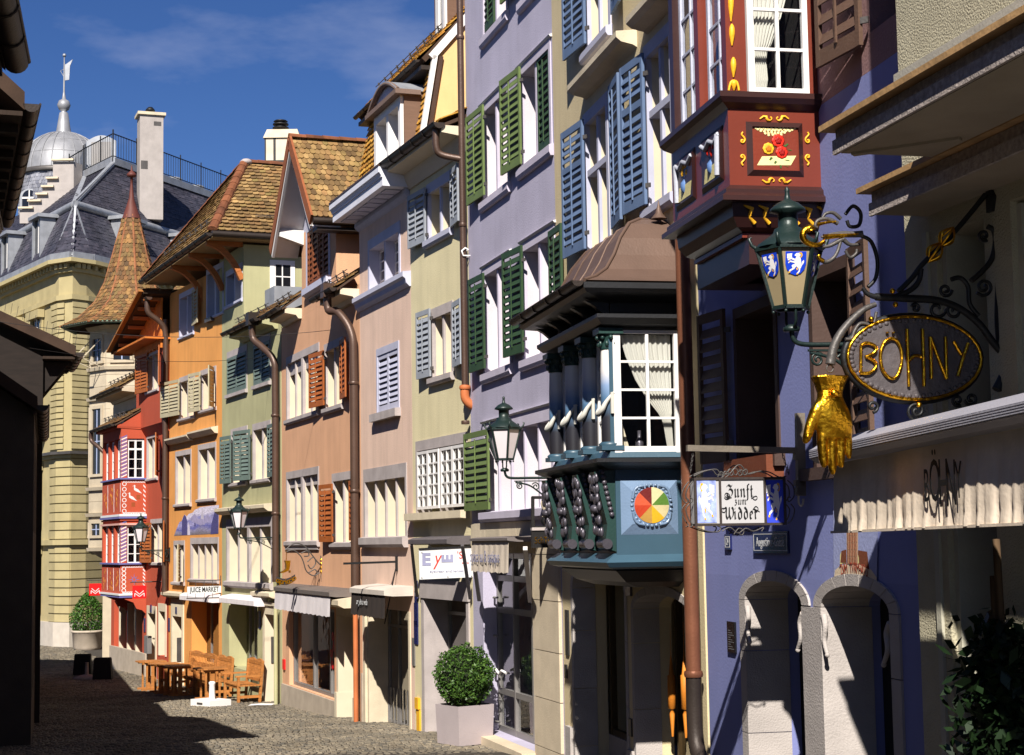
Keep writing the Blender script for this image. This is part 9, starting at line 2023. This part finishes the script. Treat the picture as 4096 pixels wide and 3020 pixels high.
# ================================================================ shaded houses along the left side
M_ltim = mat('dark_timber', (34, 26, 22), .85, var=.25, grain=(1, 1, 5)); M_lwall = mat('shaded_render', (70, 60, 52), .9, var=.12); M_lroof = mat('left_tiles', (60, 44, 34), .9, var=.25); M_lsof = mat('left_soffit', (50, 38, 30), .9, var=.2, grain=(1, 8, 1))  # these dark colours have the shade of the left side put in
def left_house(name, label, Y0, Y1, d0, d1, ez, ov, pitch=.95, depth=7, wm=None, tan_=None):
    """house whose street wall runs from (X=d0 at Y0) to (X=d1 at Y1); local x along the wall away from the viewer, y into the house"""
    a = Vector((d0, Y0, 0)); b = Vector((d1, Y1, 0)); dr = (b - a).normalized(); inn = Vector((-dr.y, dr.x, 0)); L_ = (b - a).length; g0 = gz((Y0 + Y1) / 2) - .5
    M4 = Matrix(((dr.x, inn.x, 0, a.x), (dr.y, inn.y, 0, a.y), (0, 0, 1, g0), (0, 0, 0, 1))); t = thing(name, label, 'house', M4); e = ez - g0; wm = wm or M_lwall
    holes = []; n = max(2, int(L_ / 1.8))
    for k in range(n):
        for zz in (1.4, 4.2): holes.append((L_ * (k + .3) / n, L_ * (k + .7) / n, zz, zz + 1.5))
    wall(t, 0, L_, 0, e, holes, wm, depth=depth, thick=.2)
    for q in holes: MB().add([(q[0], .18, q[2]), (q[1], .18, q[2]), (q[1], .18, q[3]), (q[0], .18, q[3])], [(0, 1, 2, 3)]).build('pane', MATS['dark_pane'], t)
    rz = e + depth / 2 * pitch
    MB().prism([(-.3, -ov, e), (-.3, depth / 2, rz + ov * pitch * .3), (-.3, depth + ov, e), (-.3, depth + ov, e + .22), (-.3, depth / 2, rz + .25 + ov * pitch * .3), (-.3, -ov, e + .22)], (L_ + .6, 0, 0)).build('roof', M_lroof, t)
    MB().prism([(0.0, 0, e), (0.0, depth, e), (0.0, depth / 2, rz)], (.2, 0, 0)).build('gable', wm, t); MB().prism([(L_ - .2, 0, e), (L_ - .2, depth, e), (L_ - .2, depth / 2, rz)], (.2, 0, 0)).build('gable', wm, t)
    MB().box(-.25, L_ + .25, -ov + .02, .02, e - .06, e - .005).build('soffit', M_lsof, t)
    for k in range(int(L_ / .7)): MB().box(k * .7 + .2, k * .7 + .3, -ov + .05, .0, e - .16, e - .061).build('rafter_end', M_ltim, t)
    gutter(t, -.3, L_ + .3, -ov - .08, e + .08, .10); return t, e, L_
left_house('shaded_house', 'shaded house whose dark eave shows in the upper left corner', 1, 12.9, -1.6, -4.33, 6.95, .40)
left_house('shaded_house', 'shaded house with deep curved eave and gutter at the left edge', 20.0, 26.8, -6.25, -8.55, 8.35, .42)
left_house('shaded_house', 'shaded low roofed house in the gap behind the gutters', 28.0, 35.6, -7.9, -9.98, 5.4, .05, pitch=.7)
left_house('shaded_house', 'unseen low house added beyond the timber house to shade the street', 39.5, 56.0, -11.4, -16.2, 5.4, .05, pitch=.6)  # hidden house, put in to carry the street shadow further
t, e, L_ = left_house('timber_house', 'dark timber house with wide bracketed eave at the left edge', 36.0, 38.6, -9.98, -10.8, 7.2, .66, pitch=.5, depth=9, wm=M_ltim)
for k in range(3):
    x = .1 + k * 1.1; MB().prism([(x, 0, e - .8), (x, -.55, e - .1), (x, 0, e - .1)], (.16, 0, 0)).build('eave_bracket', M_ltim, t)
for k in range(26):
    q = MB(); y = -.64 + k * .12; z = e + .2 + (y + .66) * .5; q.tube([(-.32, y, z), (-.36, y - .03, z + .22)], .006, 4); q.build('bird_spike', M_iron, t)
left_house('shaded_house', 'unseen house in the near left gap, there to shade the street', 13.1, 19.8, -4.75, -6.5, 6.9, .3, pitch=1.1)  # out of view; stands here for its shadow on the near street
